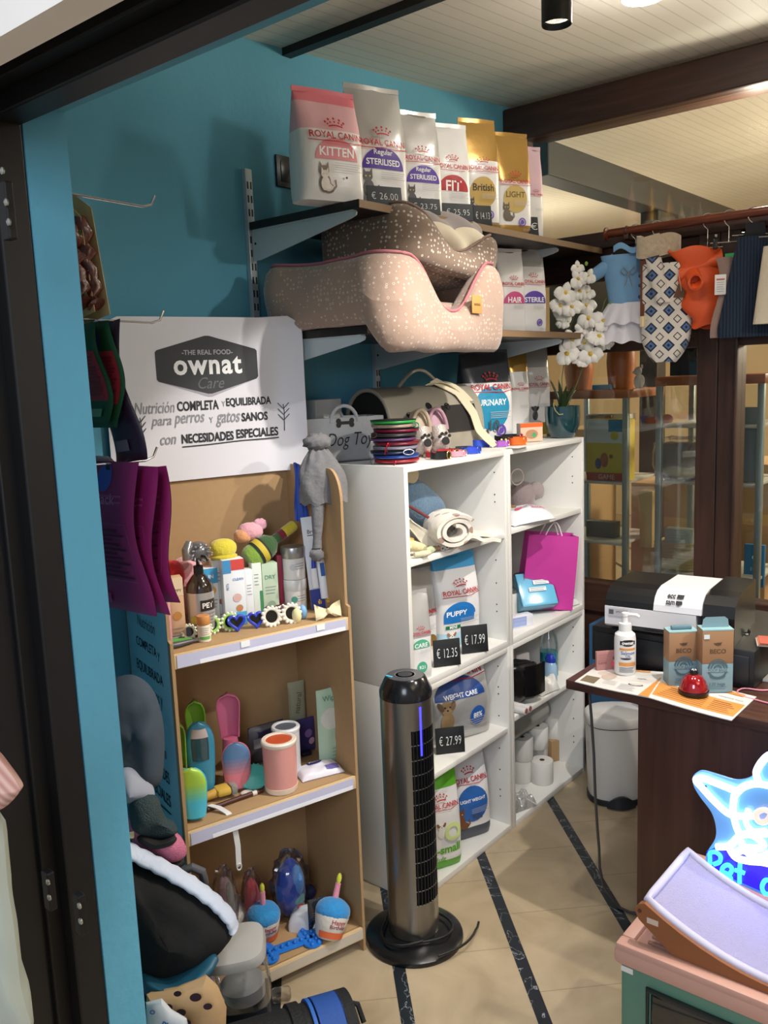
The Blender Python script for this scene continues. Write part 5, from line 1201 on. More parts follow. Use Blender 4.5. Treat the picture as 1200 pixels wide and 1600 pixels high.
scoop('green scoop behind the teal pet bottle on the middle shelf', 294, 325, 1092, 1180, '#7fb23a', .20, M('#86a84a', .25))
scoop('second green scoop bottle in the left corner of the middle shelf', 279, 293, 1130, 1200, '#86b04a', .15, M('#9ab25a', .25))
def cupw(label, l, r, t_, b_, outer, rim, inner):
    p_ = on((l+r)/2, b_, Z2s); k = mpp(p_); R_ = (r-l)*k/2*.97; H = zat((l+r)/2, t_+8, p_)-Z2s; p_ = p_+Vector((-.6, .6, 0)).normalized()*R_*.8
    t = T('paw_washer_cup', label, 'cup', p_, 0, 'paw washer cups')
    B().lathe([(0, 0), (R_*.92, 0), (R_*.98, .004), (R_*.98, .014), (R_, .016)], rim, 36).build('base_ring', t)
    B().lathe([(R_*.97, .015), (R_*1.0, H-.012)], outer, 36).build('cup', t)
    B().lathe([(R_, H-.013), (R_*1.05, H-.010), (R_*1.06, H-.003), (R_*1.0, H), (R_*.80, H), (R_*.76, H-.004)], rim, 36).build('rim', t)
    b = B(); b.lathe([(R_*.77, H-.003), (R_*.72, H-.035), (0, H-.04)], inner, 30)
    for q in range(12): b.tube([(R_*.68*cos(q*.52), R_*.68*sin(q*.52), H-.03), (R_*.35*cos(q*.52), R_*.35*sin(q*.52), H-.012)], .0018, inner, 6)
    b.build('bristles', t); return t
cupw('white paw washer cup with grey bristles behind the pink one', 428, 472, 1132, 1215, M('#d3d2d8', .35), M('#e4e3e6', .35), M('#5d626c', .5))
cupw('pink paw washer cup with orange bristles at the front of the middle shelf', 412, 467, 1154, 1242, M('#dc9a92', .35), M('#efe0cf', .35), M('#c9552f', .5))
# teal round brush
p_ = on(398, 1236, Z2s); t = T('massage_brush', 'teal rubber massage brush between the pink bottle and pink cup', 'brush', p_+Vector((-.01, .01, 0)), RZ(34), None, (radians(-38), 0)); t.scale = (1.25, 1.25, 1.25); TL = M('#4fb3a6', .4, var=.04)
b = B(); b.lathe([(0, 0), (.024, 0), (.028, .006), (.027, .014), (0, .018)], TL, 30, Matrix.Translation((0, 0, .022)) @ Matrix.Rotation(pi/2, 4, 'X'), 1.15, 1); b.build('body', t)
for k in range(21):
    q = k/21*2*pi; b = B(); b.tube([(.029*cos(q), -.012, .022+.024*sin(q)), (.033*cos(q), -.016, .022+.028*sin(q))], .0016, TL, 5); b.build('nub', t)
# yellow brush, brown sticks
p_ = on(348, 1248, Z2s); t = T('slicker_brush', 'yellow pet brush with metal bristles lying at the front of the middle shelf', 'brush', p_+Vector((-.005, .005, 0)), RZ(20)); t.scale = (1.3, 1.3, 1.3)
b = B(); b.box((0, 0, .016), (.030, .034, .016), M('#d8b24a', .4), .006); b.build('head', t); b = B(); b.tube([(-.014, 0, .014), (-.04, 0, .011), (-.06, 0, .010)], [.010, .008, .008], M('#d8a84a', .4), 12); b.build('handle', t)
b = B(); b.box((.021, 0, .016), (.012, .032, .018), M('#a7a49c', .5, .4, bump=1, bs=400), .001); b.build('bristle_pad', t)
for px, py, L, lab in ((377, 1250, .125, 'long dark brown chew stick with a white band on the middle shelf'), (338, 1264, .05, 'short brown chew stick at the front edge of the middle shelf')):
    p_ = on(px, py, Z2s); t = T('chew_stick', lab, 'chew stick', p_, RZ(14), 'chew sticks'); b = B(); b.tube([(-L/2, 0, .0065), (0, .001, .0065), (L/2, 0, .0065)], .0062, M('#4a2218', .5, var=.2), 12); b.build('stick', t)
    if L > .1: b = B(); b.tube([(L*.26, .0003, .0065), (L*.36, .0002, .0065)], .0066, M('#d8d0c4', .5), 12); b.build('band', t)
solo(B().lathe([(0, 0), (.013, 0), (.016, .006), (.016, .009), (.012, .010), (0, .004)], M('#cfc6bc', .3), 24), 'small_dish', 'small pale round dish in front of the teal brush', 'dish', on(386, 1243, Z2s), 0)
p_ = on(362, 1226, Z2s); solo(B().tube([(-.02, 0, .01), (-.008, -.004, .024), (.004, 0, .018), (.012, -.003, .024), (.016, 0, .008)], .005, M('#e3cfc8', .6), 8), 'cord_loop', 'pale pink cord loop below the pink pet bottle', 'cord', p_+Vector((.012, -.012, 0)), RZ(30))
# packs at the back and right of the middle shelf
def spillow(name, label, l, r, t_, b_, d, mat, art=None, a=20, D=.03, z=None, tilt=None, lift=None):
    p_ = onstand((l+r)/2, b_, d); z0 = Z2s if lift is None else p_[2]; p_ = Vector((p_[0], p_[1], z0)); H = zat((l+r)/2, t_, p_)-z0
    v = p_-CAM; v.z = 0; v.normalize(); W = (r-l)*mpp(p_+Vector((0, 0, H/2)))/max(.4, abs(v.dot(nrm(a))))
    SEEDS[0] += 1; sd = SEEDS[0]
    t = T(name, label, 'wipes pack' if 'wipe' in label else 'pack', p_, RZ(a), None, tilt)
    def yy(x, z_): k = max(0, 1-(abs(x)/(W/2))**3)*max(0, 1-(abs(z_-H/2)/(H/2))**4); return D/2*k**.6+.003*k*mnoise.noise(Vector((x*30+sd, z_*30, sd)))
    b = B()
    for s in (-1, 1): b.grid(lambda u, v: ((u-.5)*W*(-s), s*yy((u-.5)*W*.999, v*H*.999), v*H), 16, 20, mat)
    b.build('pack', t, smooth=70)
    if art: q_ = Decal(lambda x, z_, e: (x, -yy(x, z_)-e, z_), .001); art(q_, W, H); q_.build('printed_front', t)
    return t
spillow('wipes_pack', 'pale green wipes pack standing at the right end of the middle shelf', 499, 543, 1074, 1186, .10, M('#a9c4ae', .35, var=.04), arts(dot(-.1, .62, .34, '#c7c9c0'), dot(.34, .72, .07, '#3f8a4a'), fine(.15, .22, .5, 5, .05, '#7fa088'), word('Wipes', -.05, .88, .6, '#5f8a6a')), 18, .03)
spillow('treat_pack', 'sand-green narrow pack leaning in the back right corner of the middle shelf', 456, 482, 1064, 1190, .24, M('#8f8f74', .5), arts(word('natural', 0, .7, 1.2, '#5a5a44', rot=1.4), fine(0, .5, .5, 3)), 24, .02)
spillow('wipes_pack', 'purple and white wipes pack behind the two paw washer cups', 446, 496, 1124, 1196, .21, M('#3c3468', .3), arts(flat('#c9c6d2', -.48, 0, -.1, 1), dot(.2, .6, .12, '#8a6aa8'), dot(.3, .35, .1, '#c9a0b8')), 18, .03)
spillow('treat_pack', 'grey and navy pack in the shade behind the teal brush', 392, 447, 1130, 1212, .23, M('#5a5a60', .4), arts(flat('#22223c', -.5, .72, .5, 1), flat('#8a8a8c', -.4, .45, .5, .7)), 16, .03)
p_ = on(508, 1214, Z2s); lying('wipes_pack', 'white and purple wipes pack lying at the front right of the middle shelf', 'wipes pack', p_+Vector((-.035, .012, 0)), RZ(24), .125, .075, .022, M('#dfdce6', .35), lambda d, W, H: (d.disc(-.05*W, .02, .022, M('#352f66', .4, var=0), .018), d.text('PURE', -.05*W, .02, .03, WH), d.rect(.1*W, -.03, .4*W, -.012, M('#6a5fa0', .4, var=0))))
solo(B().box((0, 0, .006), (.03, .02, .012), M('#1f1d33', .4), .003), 'small_pack', 'small dark navy pack by the back of the middle shelf', 'pack', stw(-.05, .19, Z2s), RZ(20))
# white strap looped over the shelf edge
t = T('wrist_strap', 'white wrist strap hanging over the front edge of the middle shelf', 'strap', on(338, 1264, Z2s), RZ(16)); t.scale = (1.2, 1, 1.4)
b = B(); X0 = 0
def stp(u, v):
    pth = [(-.015, .0, .012), (.0, -.018, .008), (.012, -.045, .001), (.018, -.058, -.02), (.022, -.060, -.06), (.021, -.060, -.10)]
    s = u*(len(pth)-1); i = min(int(s), len(pth)-2); a, c = Vector(pth[i]), Vector(pth[i+1]); return a.lerp(c, s-i)+Vector(((v-.5)*.012, 0, 0))
b.sheet(stp, 26, 2, .0016, M('#d9d8d6', .6)); b.build('band', t, smooth=60)
b = B(); b.tube([(.021+.005*cos(q*.4), -.0625, -.10+.0-.006*sin(q*.4)) for q in range(16)], .0016, M('#d0cfcc', .6), 6, True); b.build('loop_end', t)

# --- display stand, bottom shelf
def cupcake(label, px, py, tilt, s=1.0, rz=20):
    p_ = on(px, py, Z3s); t = T('plush_cupcake', label, 'plush toy', p_, RZ(rz), 'birthday cupcake plush toys', tilt)
    BM_ = M('#dcd6cc', .9, var=.03, bump=.3, bs=90)
    b = B(); b.lathe([(0, 0), (.020*s, .0), (.026*s, .006*s), (.034*s, .042*s), (.033*s, .050*s)], BM_, 30); w_ = b.build('wrapper', t)
    b = B(); b.ball((0, 0, .050*s), (.035*s, .035*s, .026*s), FLUFF('#2f8fd0'), .03, 3, 28); b.build('frosting', t, smooth=80)
    q_ = Decal(lambda x, z, e: ((.026+.19*max(0, min(z, .042)))*s*1.02*sin(x/.03)*(1+e*12), -(.026+.19*max(0, min(z, .042)))*s*1.02*cos(x/.03)*(1+e*12), .004*s+z*s), .0008)
    q_.rect(-.040, .0, .040, .012, M('#d8683a', .8, var=.05), 16, 2); q_.text('Happy', 0, .030, .030, M('#c0304a', .8, var=0)); q_.text('Birthday', 0, .021, .034, M('#8a2a4a', .8, var=0)); q_.build('wrapper_print', w_)
    b = B(); b.tube([(0, 0, .070*s), (.001, 0, .102*s)], [.0062*s, .0055*s], FLUFF('#dd8ba0'), 12); c_ = b.build('candle', t); b = B(); b.ball((.001, 0, .110*s), (.005*s, .005*s, .011*s), FLUFF('#cfcf3c'), 0); b.build('flame', c_); return t
cupcake('upright blue cupcake plush with a candle on the bottom shelf', 414, 1464, None, 1.35)
cupcake('tipped blue cupcake plush with a candle at the right of the bottom shelf', 512, 1466, (radians(-14), radians(24)), 1.42)
p_ = on(478, 1452, Z3s); lying('white_case', 'white soft case lying before the tipped cupcake plush', 'case', p_+Vector((-.01, .02, .0)), RZ(52), .105, .07, .05, M('#dcdde2', .5), tilt=(0, radians(-18)), n=4, part='cover')
p_ = on(498, 1462, Z3s); pillow('treat_pack', 'dark clear-fronted pack between the white case and the tipped cupcake', 'pack', 484, 510, 1405, 1455, 26, Z3s, .014, M('#2a2a2c', .15, coat=1), fine(0, .6, .6, 4))
p_ = on(455, 1500, Z3s)
t = T('lick_mat', 'bright blue bone-shaped silicone mat with round nubs on the bottom shelf edge', 'lick mat', stw(-.215, .04, Z3s), RZ(22)); t.scale = (1.35, 1.35, 1.1); BLU = M('#1f78d8', .3, var=.03, coat=.4)
b = B(); b.bb((-.048, -.014, .0005), (.048, .014, .0054), BLU, .002); 
for sx_ in (-1, 1):
    for sy_ in (-1, 1): b.lathe([(0, 0), (.0195, 0), (.0205, .003), (.0195, .006), (0, .006)], BLU, 24, Matrix.Translation((sx_*.047, sy_*.014, 0)))
mt_ = b.build('mat', t)
for ix in range(9):
    for iy in range(5):
        x, y = -.056+.014*ix, -.026+.013*iy
        if abs(y) < .012 or abs(x) > .036:
            b = B(); b.lathe([(.0050, .006), (.0048, .009), (.0022, .0125), (0, .0128)], BLU, 10, Matrix.Translation((x, y, 0))); b.build('nub', t)
p_ = on(350, 1462, Z3s); plush('plush_ball', 'round white plush ball behind the clear container on the bottom shelf', 'plush toy', p_+Vector((.0, .03, 0)), [('ball', (0, 0, .052), (.052, .05, .05), FLUFF('#cfc9c4'), .02)])
def wrapped(label, l, r, t_, b_, d, cols, seed):
    p_ = onstand((l+r)/2, b_, d); p_ = Vector((p_[0], p_[1], Z3s)); H = zat((l+r)/2, t_, p_)-Z3s; W = (r-l)*mpp(p_)/2
    t = T('wrapped_toy', label, 'toy in film', p_, RZ(20), 'toys in clear film')
    b = B(); b.ball((0, 0, H*.42), (W*.66, W*.5, H*.40), FLUFF(cols[0]), .12, 2.5, 22, None, 2, seed); b.build('toy', t, smooth=80)
    if len(cols) > 1: b = B(); b.ball((W*.2, -W*.3, H*.55), (W*.3, W*.25, H*.22), FLUFF(cols[1]), .1, 3, 18); b.build('toy_face', t, smooth=80)
    b = B(); b.ball((0, 0, H*.48), (W*.85, W*.6, H*.47), FILM, .20, 5, 30, None, 2, seed+3); b.build('film', t, smooth=25); return t
wrapped('grey-pink toy in crinkled clear film at the back left of the bottom shelf', 330, 378, 1345, 1432, .15, ('#a88a94', '#8f9094'), 2)
wrapped('coral pink toy in clear film in the middle of the bottom shelf', 376, 416, 1352, 1432, .16, ('#c4505a',), 4)
wrapped('deep blue cone toy in clear film at the back of the bottom shelf', 420, 492, 1322, 1425, .15, ('#2747a8', '#5a8fd0'), 6)
p_ = on(455, 1448, Z3s); plush('plush_bear', 'small teal and grey plush between the cupcake and white case', 'plush toy', p_+Vector((-.015, .04, 0)), [('body', (0, 0, .03), (.024, .02, .03), FLUFF('#8f9c9c'), .06), ('head', (0, -.004, .066), (.022, .02, .018), FLUFF('#4f9a9c'), .06), ('scarf', (.004, -.014, .044), (.012, .008, .006), FLUFF('#c04a4a'), 0)], RZ(20))
solo(B().ball((0, 0, .022), (.022, .022, .022), M('#1d2a5c', .6), .05), 'blue_ball', 'dark blue ball at the back right of the bottom shelf', 'ball', stw(-.06, .2, Z3s), 0, smooth=80)
# ------------------------------------------------------------------ goods in the white bookcase cubes
def incube(px, py, z, back=0): p_ = at(px, py, 2, z); return Vector((p_[0]-back, p_[1], z))
# upper left cube
p_ = Vector((-1.69, 2.125, ZS['ul']))
FLB = M('#62809a', .95, var=.30, vs=120, bump=.9, bs=140, sheen=.3)
t = T('fleece_cushion', 'blue-grey fleece cushion with a cream flower, behind the rolled blanket', 'cushion', p_, RZ(0))
X = Matrix.Rotation(radians(32), 4, 'Y')
b = B(); b.ball((0, 0, 0), (.158, .07, .07), FLB, .04, 2, 34, Matrix.Translation((.045, .0, .126)) @ X, 2.6); b.build('cushion', t, smooth=80)
b = B(); b.ball((-.125, -.055, .05), (.04, .02, .03), M('#d8c9a8', .9, bump=.5, bs=100), .1, 3, 20, Matrix.Translation((.045, 0, .126)) @ X); b.build('flower_patch', t, smooth=80)
b = B(); b.tube([(-.15, -.085, .175), (.04, -.09, .075)], .005, M('#7a3a3e', .5), 8); b.build('red_piping', t)
t = T('rolled_blanket', 'rolled white blanket with brown paw prints in the upper bookcase cube', 'blanket', incube(722, 858, ZS['ul'], .055)+Vector((0, .01, 0)), RZ(20)); t.scale = (1.45, 1.2, 1.12)
m, nt, b_, tc = nodemat('paw_print_fleece')
v = nt.nodes.new('ShaderNodeTexVoronoi'); v.inputs['Scale'].default_value = 26; nt.links.new(tc.outputs['Object'], v.inputs['Vector'])
nt.links.new(mixc(nt, mth(nt, 'LESS_THAN', v.outputs['Distance'], .27), lin('#e2dacd'), lin('#a08474')), b_.inputs['Base Color']); b_.inputs['Roughness'].default_value = .95; b_.inputs['Sheen Weight'].default_value = .4
n2 = nt.nodes.new('ShaderNodeTexNoise'); n2.inputs['Scale'].default_value = 60; nt.links.new(tc.outputs['Object'], n2.inputs['Vector'])
bp = nt.nodes.new('ShaderNodeBump'); bp.inputs['Strength'].default_value = .5; bp.inputs['Distance'].default_value = .004; nt.links.new(n2.outputs['Fac'], bp.inputs['Height']); nt.links.new(bp.outputs[0], b_.inputs['Normal'])
PAWF = m
def roll(u, v):
    s = u*2.15*2*pi; r = .016+.0285*u; k = 1+.05*sin(v*9+s)+.06*sin(v*4)
    x = (v-.5)*.115; q = -s+radians(200)+4.3
    return (r*cos(q)*k*1.15+.03*(v-.5), x, max(.006, .052+r*sin(q)*k*1.0))
b = B(); b.sheet(roll, 90, 10, .009, PAWF); rb_ = b.build('blanket', t, smooth=80)
b = B(); b.sheet(lambda u, v: (.02+.085*u, -.055+.11*v, .008+.022*(1-u)*(1+.3*sin(u*9+v*4))), 14, 8, .009, PAWF); b.sheet(lambda u, v: (.015+.07*u, -.050+.10*v, .026+.014*(1-u)), 12, 8, .008, PAWF); b.build('loose_end', t, smooth=80)
LACE = M('#d8d0bd', .85, var=.06, bump=.3, bs=100)
t = T('lace_garment', 'ivory garment with lace hem spread over the edge of the cubes upper shelf', 'pet clothing', incube(660, 866, ZS['ul'], .03)+Vector((0, .07, 0)), RZ(20))
b = B(); b.sheet(lambda u, v: (-.055+.10*u-.01*v+.012*sin(v*7), .05-.10*u+.0*v, .085*(1-u)**1.3+.012+.006*sin(v*14+u*5)+.0), 20, 2, .004, LACE) if 0 else b.sheet(lambda u, v: (-.06+.085*u+(v-.5)*.05*(.5+u), .03-.065*u-(v-.5)*.03, .088*(1-u)**1.2+.010+.005*sin(v*11+u*5)), 18, 12, .004, LACE); b.build('cloth', t, smooth=80)
for k in range(7):
    v = k/6; b = B(); cx, cy, cz = -.06+.085+(v-.5)*.075, .03-.065-(v-.5)*.03, .010+.005*sin(v*11+5)
    b.tube([(cx+.006*cos(q*.5), cy-.008-.0*q, cz+.006*sin(q*.5)) for q in range(13)], .0016, M('#ece6d8', .8), 6, True); b.build('lace_loop', t)
YLW = FLUFF('#d8c89a')
p_ = incube(642, 878, ZS['ul'], .03)
t = T('yellow_slipper_toy', 'pale yellow fleecy curled toy at the left front of the upper cube', 'plush toy', p_+Vector((0, .08, 0)), RZ(20))
b = B(); b.tube([(-.02+.035*cos(q*.42), -.005+.02*sin(q*.42), .016+.010*q*.42) for q in range(10)], [.014+.001*q for q in range(10)], YLW, 14); b.build('body', t, smooth=80)
b = B(); b.tube([(-.03, -.02, .010), (0, -.026, .010), (.022, -.022, .011)], [.008, .010, .008], FLUFF('#cfc8a8'), 12); b.build('cream_edge', t, smooth=80)
b = B(); b.tube([(.022, .0, .01), (.05, .012, .011), (.066, .014, .009)], [.010, .011, .005], FLUFF('#b9c89a'), 12); b.build('green_tip', t, smooth=80)
p_ = incube(640, 745, ZS['ul'], .25); solo(B().ball((0, 0, .02), (.035, .03, .03), FLUFF('#a02434'), .05), 'red_toy', 'dark red toy high in the back left corner of the upper cube', 'plush toy', (-1.84, 1.965, ZS['ul']+.22), 0, smooth=80)
solo(B().box((0, 0, .012), (.09, .05, .024), M('#4f4a44', .8, var=.2), .008).box((0.02, 0, .032), (.05, .04, .016), M('#c9a84a', .8), .006), 'folded_cloth', 'dark and mustard folded cloth under the ivory lace garment', 'cloth', (-1.63, 2.02, ZS['ul']), RZ(20))
solo(B().box((0, 0, .008), (.05, .03, .014), M('#b08a6a', .9), .006), 'cloth_scrap', 'small tan scrap of fleece before the rolled blanket', 'cloth', incube(688, 862, ZS['ul'], .03), RZ(35))

# upper right cube
def lyp(label, px, py, z, L, W, H, mat, art=None, rz=20, back=.0, **k): p_ = incube(px, py, z, back); return lying('puppy_pads_pack', label, 'pack', p_, RZ(rz), L, W, H, mat, art, **k)
t = lying('food_pack', 'white and blue flat pack with pink lettering on the upper right bookcase shelf', 'pack', incube(840, 818, ZS['ur'], .09)+Vector((0, .03, 0)), RZ(12), .22, .16, .05, M('#dfe2e8', .3, coat=.3), lambda d, W, H: (d.rect(-.48*W, .1*H, .1*W, .46*H, M('#7fa8d8', .4, var=0), 10, 6), d.disc(-.1*W, .12*H, .022, M('#8a6a44', .4, var=0), .014), d.disc(-.0*W, .16*H, .016, M('#9a7a54', .4, var=0), .012), d.disc(-.2*W, -.22*H, .016, M('#d85a6a', .4, var=0), .012), d.text('Puppy Pads', .1*W, -.12*H, .11, M('#c8508a', .4, var=0)), d.text('absorb', .18*W, -.3*H, .07, M('#c8708a', .4, var=0))))
plush('wrapped_plush', 'grey-mauve toy in clear film at the back of the upper right cube', 'plush toy', Vector((-1.70, at(815, 780, 0, -1.70)[1], ZS['ur'])), [('toy', (0, 0, .055), (.055, .05, .055), FLUFF('#8f7f80'), .12), ('arm', (.05, -.03, .07), (.03, .03, .035), FLUFF('#9a8c8c'), .1)], RZ(10))
b = B(); b.tube([(.03*cos(q*.4), 0, .03*sin(q*.4)) for q in range(16)], .003, M('#c9b9b4', .4), 6, True); solo(b, 'teether_ring', 'pale ring toy above the mauve toy in the upper right cube', 'toy', (-1.68, at(808, 757, 0, -1.68)[1], ZS['ur']+.135), RZ(20))
# pink carrier bag and its neighbours
PK = M('#c23a98', .5, var=.06, bump=.15, bs=20); PKD = M('#c0309a', .5, var=.06, bump=.15, bs=20)
t = T('carrier_bag', 'bright pink paper carrier bag with white handles in the right bookcase unit', 'bag', (-1.605, 2.862, ZS['m']+.012), RZ(46), None, (radians(2), radians(6)))
W_, D_, H_ = .20, .09, .285
def bagw(u, v):
    q = (u % 1)*4; i = int(q); f = q-i; z = v*H_; tp = .012*sin(v*4+u*9)
    c = [(-W_/2, -D_/2), (W_/2, -D_/2), (W_/2, D_/2), (-W_/2, D_/2)]; a, e = c[i], c[(i+1) % 4]
    x = a[0]+(e[0]-a[0])*f; y = a[1]+(e[1]-a[1])*f
    pinch = (.45*v**1.5 if i in (1, 3) else 0)*sin(f*pi); return (x*(1-pinch*.35)*(1-.04*v), y*(1-.25*v)+tp*.3, z)
b = B(); b.sheet(bagw, 48, 16, .0012, PK); b.box((0, 0, .001), (W_*.98, D_*.98, .002), PK); b.build('bag', t, smooth=30)
for s in (-1, 1):
    b = B(); b.tube([(-.035+.07*k/12, s*D_*.37, H_-.01+.06*sin(pi*k/12)) for k in range(13)], .0025, M('#e8e0e6', .6), 6); b.build('handle', t)
b = B(); b.box((0, 0, H_-.03), (W_*.8, D_*.5, .03), M('#e6e2e4', .5), .008); b.build('tissue', t)
t = T('pads_pack', 'sky-blue pack of folded pads in clear film before the pink carrier bag', 'pack', incube(850, 962, ZS['m'], .05), RZ(36), None, (radians(-34), radians(0))); t.scale = (1.15, 1.0, 1.15); t.location.x += .03; t.location.z += .024
SKY = M('#6cc6ea', .25, var=.05, coat=.6)
b = B()
for k in range(6): b.box((0, -.02+.011*k, .062), (.125, .0095, .115-.001*k), SKY, .003)
b.build('pads', t, smooth=30)
b = B(); b.box((0, .0075, .064), (.134, .074, .125), FILM, .012, 3); b.build('film', t)
q_ = Decal(lambda x, z, e: (x, -.0305-e, z)); q_.rect(-.01, .075, .045, .09, M('#dfe8ea', .4, var=0)); q_.rect(-.03, .052, .03, .066, M('#dfe8ea', .4, var=0)); q_.lines(.018, .086, .045, 2, .006, PRT); q_.lines(0, .062, .05, 2, .006, PRT); q_.build('label', t)
p_ = incube(811, 962, ZS['m'], .04); t = T('white_jar', 'white paper-labelled jar at the left of the pink bags shelf', 'jar', p_, 0)
B().lathe([(0, 0), (.028, 0), (.030, .004), (.030, .085), (.027, .09), (0, .09)], M('#d8d8d6', .5), 28).build('jar', t); B().lathe([(.031, .086), (.031, .098), (0, .1)], M('#8a8a8a', .3, .6), 28).build('lid', t)
carton('tissue_pack', 'small white and lilac pack at the front edge of the pink bags shelf', 'pack', 799, 833, 962, 980, 24, ZS['m'], .035, M('#e2e4ee', .35), arts(flat('#9aaad8', -.5, .1, .2, .9), fine(-.1, .7, .5, 2, .3, '#e8ecf8')))
solo(B().box((0, 0, .001), (.07, .10, .0016), M('#e4dcd6', .5)).box((.0, -.02, .0025), (.05, .02, .0006), M('#c06a5a', .5)), 'leaflet', 'white leaflet leaning behind the white jar in the right bookcase unit', 'leaflet', (-1.70, 2.56, ZS['m']+.09), RZ(24), tilt=(radians(60), 0))
p_ = incube(812, 968, ZS['m'], .02); solo(B().lathe([(0, 0), (.03, 0), (.03, .028), (0, .028)], M('#3a3a3c', .6), 24, Matrix.Translation((0, 0, .03)) @ Matrix.Rotation(pi/2, 4, 'Y')), 'tape_roll', 'dark grey tape roll beside the white jar', 'tape', p_+Vector((-.10, -.035, 0)), RZ(20))
t = lying('wipes_pack', 'white pack with a blue flap under the pink carrier bag, at the shelf end', 'wipes pack', (-1.555, 2.955, ZS['m']), RZ(10), .09, .055, .03, M('#d8dcd8', .4), lambda d, W, H: d.rect(-.2*W, -.3*H, .35*W, .3*H, M('#3a52c0', .4, var=0)))

# lower right cube
p_ = Vector((-1.62, 2.925, ZS['lr']))
t = T('spray_bottle', 'clear bottle half filled with turquoise liquid in the lower right cube', 'bottle', p_, 0)
b = B(); b.lathe([(0, 0), (.033, 0), (.036, .006), (.036, .13), (.030, .165), (.014, .195), (.014, .205)], clear('clear_plastic', (.93, .95, .95), .06, .05), 32); b.build('bottle', t)
B().lathe([(0, .002), (.0345, .003), (.0345, .10), (0, .10)], M('#2fa4b4', .1, var=.02, coat=1), 32).build('liquid', t)
B().lathe([(.016, .203), (.016, .225), (0, .226)], M('#2a86b0', .4), 24).build('cap', t)
t = T('soap_bottle', 'small bottle with a deep blue cap beside the turquoise liquid', 'bottle', (-1.575, 2.855, ZS['lr']), 0)
B().lathe([(0, 0), (.026, 0), (.028, .01), (.026, .07), (.018, .085), (0, .085)], M('#9fc0dc', .2, coat=1), 26, None, 1, .7).build('bottle', t); B().lathe([(.02, .084), (.022, .10), (.012, .115), (0, .116)], M('#2438a8', .3), 24, None, 1, .7).build('cap', t)
t = T('black_pouch', 'crumpled black pouch bag in the lower right bookcase cube', 'bag', (-1.59, 2.60, ZS['lr']), RZ(26)); BK = M('#0e0e10', .25, var=.2, bump=.4, bs=25, coat=.3)
b = B(); b.ball((0, 0, .079), (.10, .05, .074), BK, .16, 2.4, 36, None, 3.2, 5); b.build('pouch', t, smooth=60)
b = B(); b.sheet(lambda u, v: (.02+.085*u, -.048-.012*sin(u*3), .03+.115*v+.01*u), 10, 10, .004, BK); b.build('flap', t)
for k, (x, y, w, h, c, lab) in enumerate(((-1.74, 2.58, .12, .13, '#cfc8c4', 'white printed carton with red edge behind the black pouch'), (-1.70, 2.70, .12, .15, '#d8cfcc', 'white leaflet box with a red band, second behind the black pouch'), (-1.66, 2.79, .06, .12, '#dcd6d2', 'slim white leaflet with a red drop, right of the black pouch'))):
    t = T('leaflet_box', lab, 'box', (x, y, ZS['lr']), RZ(26), 'printed boxes behind the pouch', (radians(-4), 0)); B().box((0, 0, h/2), (w, .02, h), M(c, .5), .001).build('carton', t)
    q_ = Decal(lambda x, z, e: (x, -.010-e, z)); 
    if k < 2: q_.rect(-w*.45, h*.72, w*.35, h*.78, M('#b03038', .5, var=0)); q_.rect(-w*.1, h*.3, w*.5, h*.55, M('#a0282e', .5, var=0))
    else: q_.disc(0, h*.5, w*.16, M('#b03038', .5, var=0), h*.18)
    q_.build('print', t)
for k in range(2):
    t = T('paper_tube', ('upper' if k else 'lower')+' of two white printed tubes poking out of the lower right cube', 'tube', (-1.565, 2.525+.027*k, ZS['lr']), RZ(90), 'white tubes'); b = B(); X = Matrix.Translation((0, 0, .0125)) @ Matrix.Rotation(pi/2, 4, 'Y')
    b.lathe([(0, -.075), (.0125, -.075), (.0125, .075), (0, .075)], M('#e4e0de', .4), 20, X); b.build('tube', t); b = B(); b.lathe([(0, .0751), (.0095, .0751), (.0095, .0758), (0, .0758)], M('#a05a5a', .5), 20, X); b.build('end', t)
lying('crumpled_paper', 'crumpled white paper between the black pouch and the blue-capped bottle', 'paper', (-1.555, 2.765, ZS['lr']), RZ(10), .11, .07, .045, M('#d9d6cf', .6), wr=.05, part='paper')
# lowest right cube: paper rolls
def paper_roll(x, y, z, r, h, label, wrapped=False):
    t = T('paper_roll', label, 'paper roll', (x, y, z), 0, 'white paper rolls'); b = B(); b.lathe([(.010, .004), (.010, h), (r*.97, h), (r, h-.002), (r, .002), (r*.97, 0), (.010, 0), (.010, .004)], M('#dedbd4', .75, var=.02), 36); b.build('paper', t)
    b = B(); b.lathe([(.0102, .002), (.0102, h+.0005), (.0085, h+.0005), (.0085, .002)], M('#4a4036', .8), 20); b.build('core', t); return t
z0 = ZS['b']; rr, hh_ = .043, .088
RY = lambda px, x: at(px, 1190, 0, x)[1]
paper_roll(-1.585, RY(847, -1.585), z0, rr, hh_, 'paper roll standing in front on the lowest right shelf')
paper_roll(-1.66, RY(814, -1.66), z0, rr, hh_, 'paper roll on the lowest shelf, left of the front roll')
paper_roll(-1.70, RY(840, -1.70), z0, rr, hh_, 'paper roll on the lowest shelf, behind the front roll')
paper_roll(-1.655, RY(816, -1.655), z0+hh_+.001, rr, hh_, 'upper paper roll at the left of the lowest right cube')
paper_roll(-1.66, RY(840, -1.66), z0+hh_+.001, rr, hh_, 'upper paper roll directly behind the front roll')
t = T('kraft_box', 'small kraft cardboard box beside the front paper roll', 'box', (-1.655, RY(866, -1.655), z0), RZ(30)); B().box((0, 0, hh_/2), (.08, .09, hh_), KRAFT, .001).build('carton', t)
paper_roll(-1.66, RY(864, -1.66), z0+hh_+.0015, rr, hh_, 'upper paper roll standing on the small kraft box')
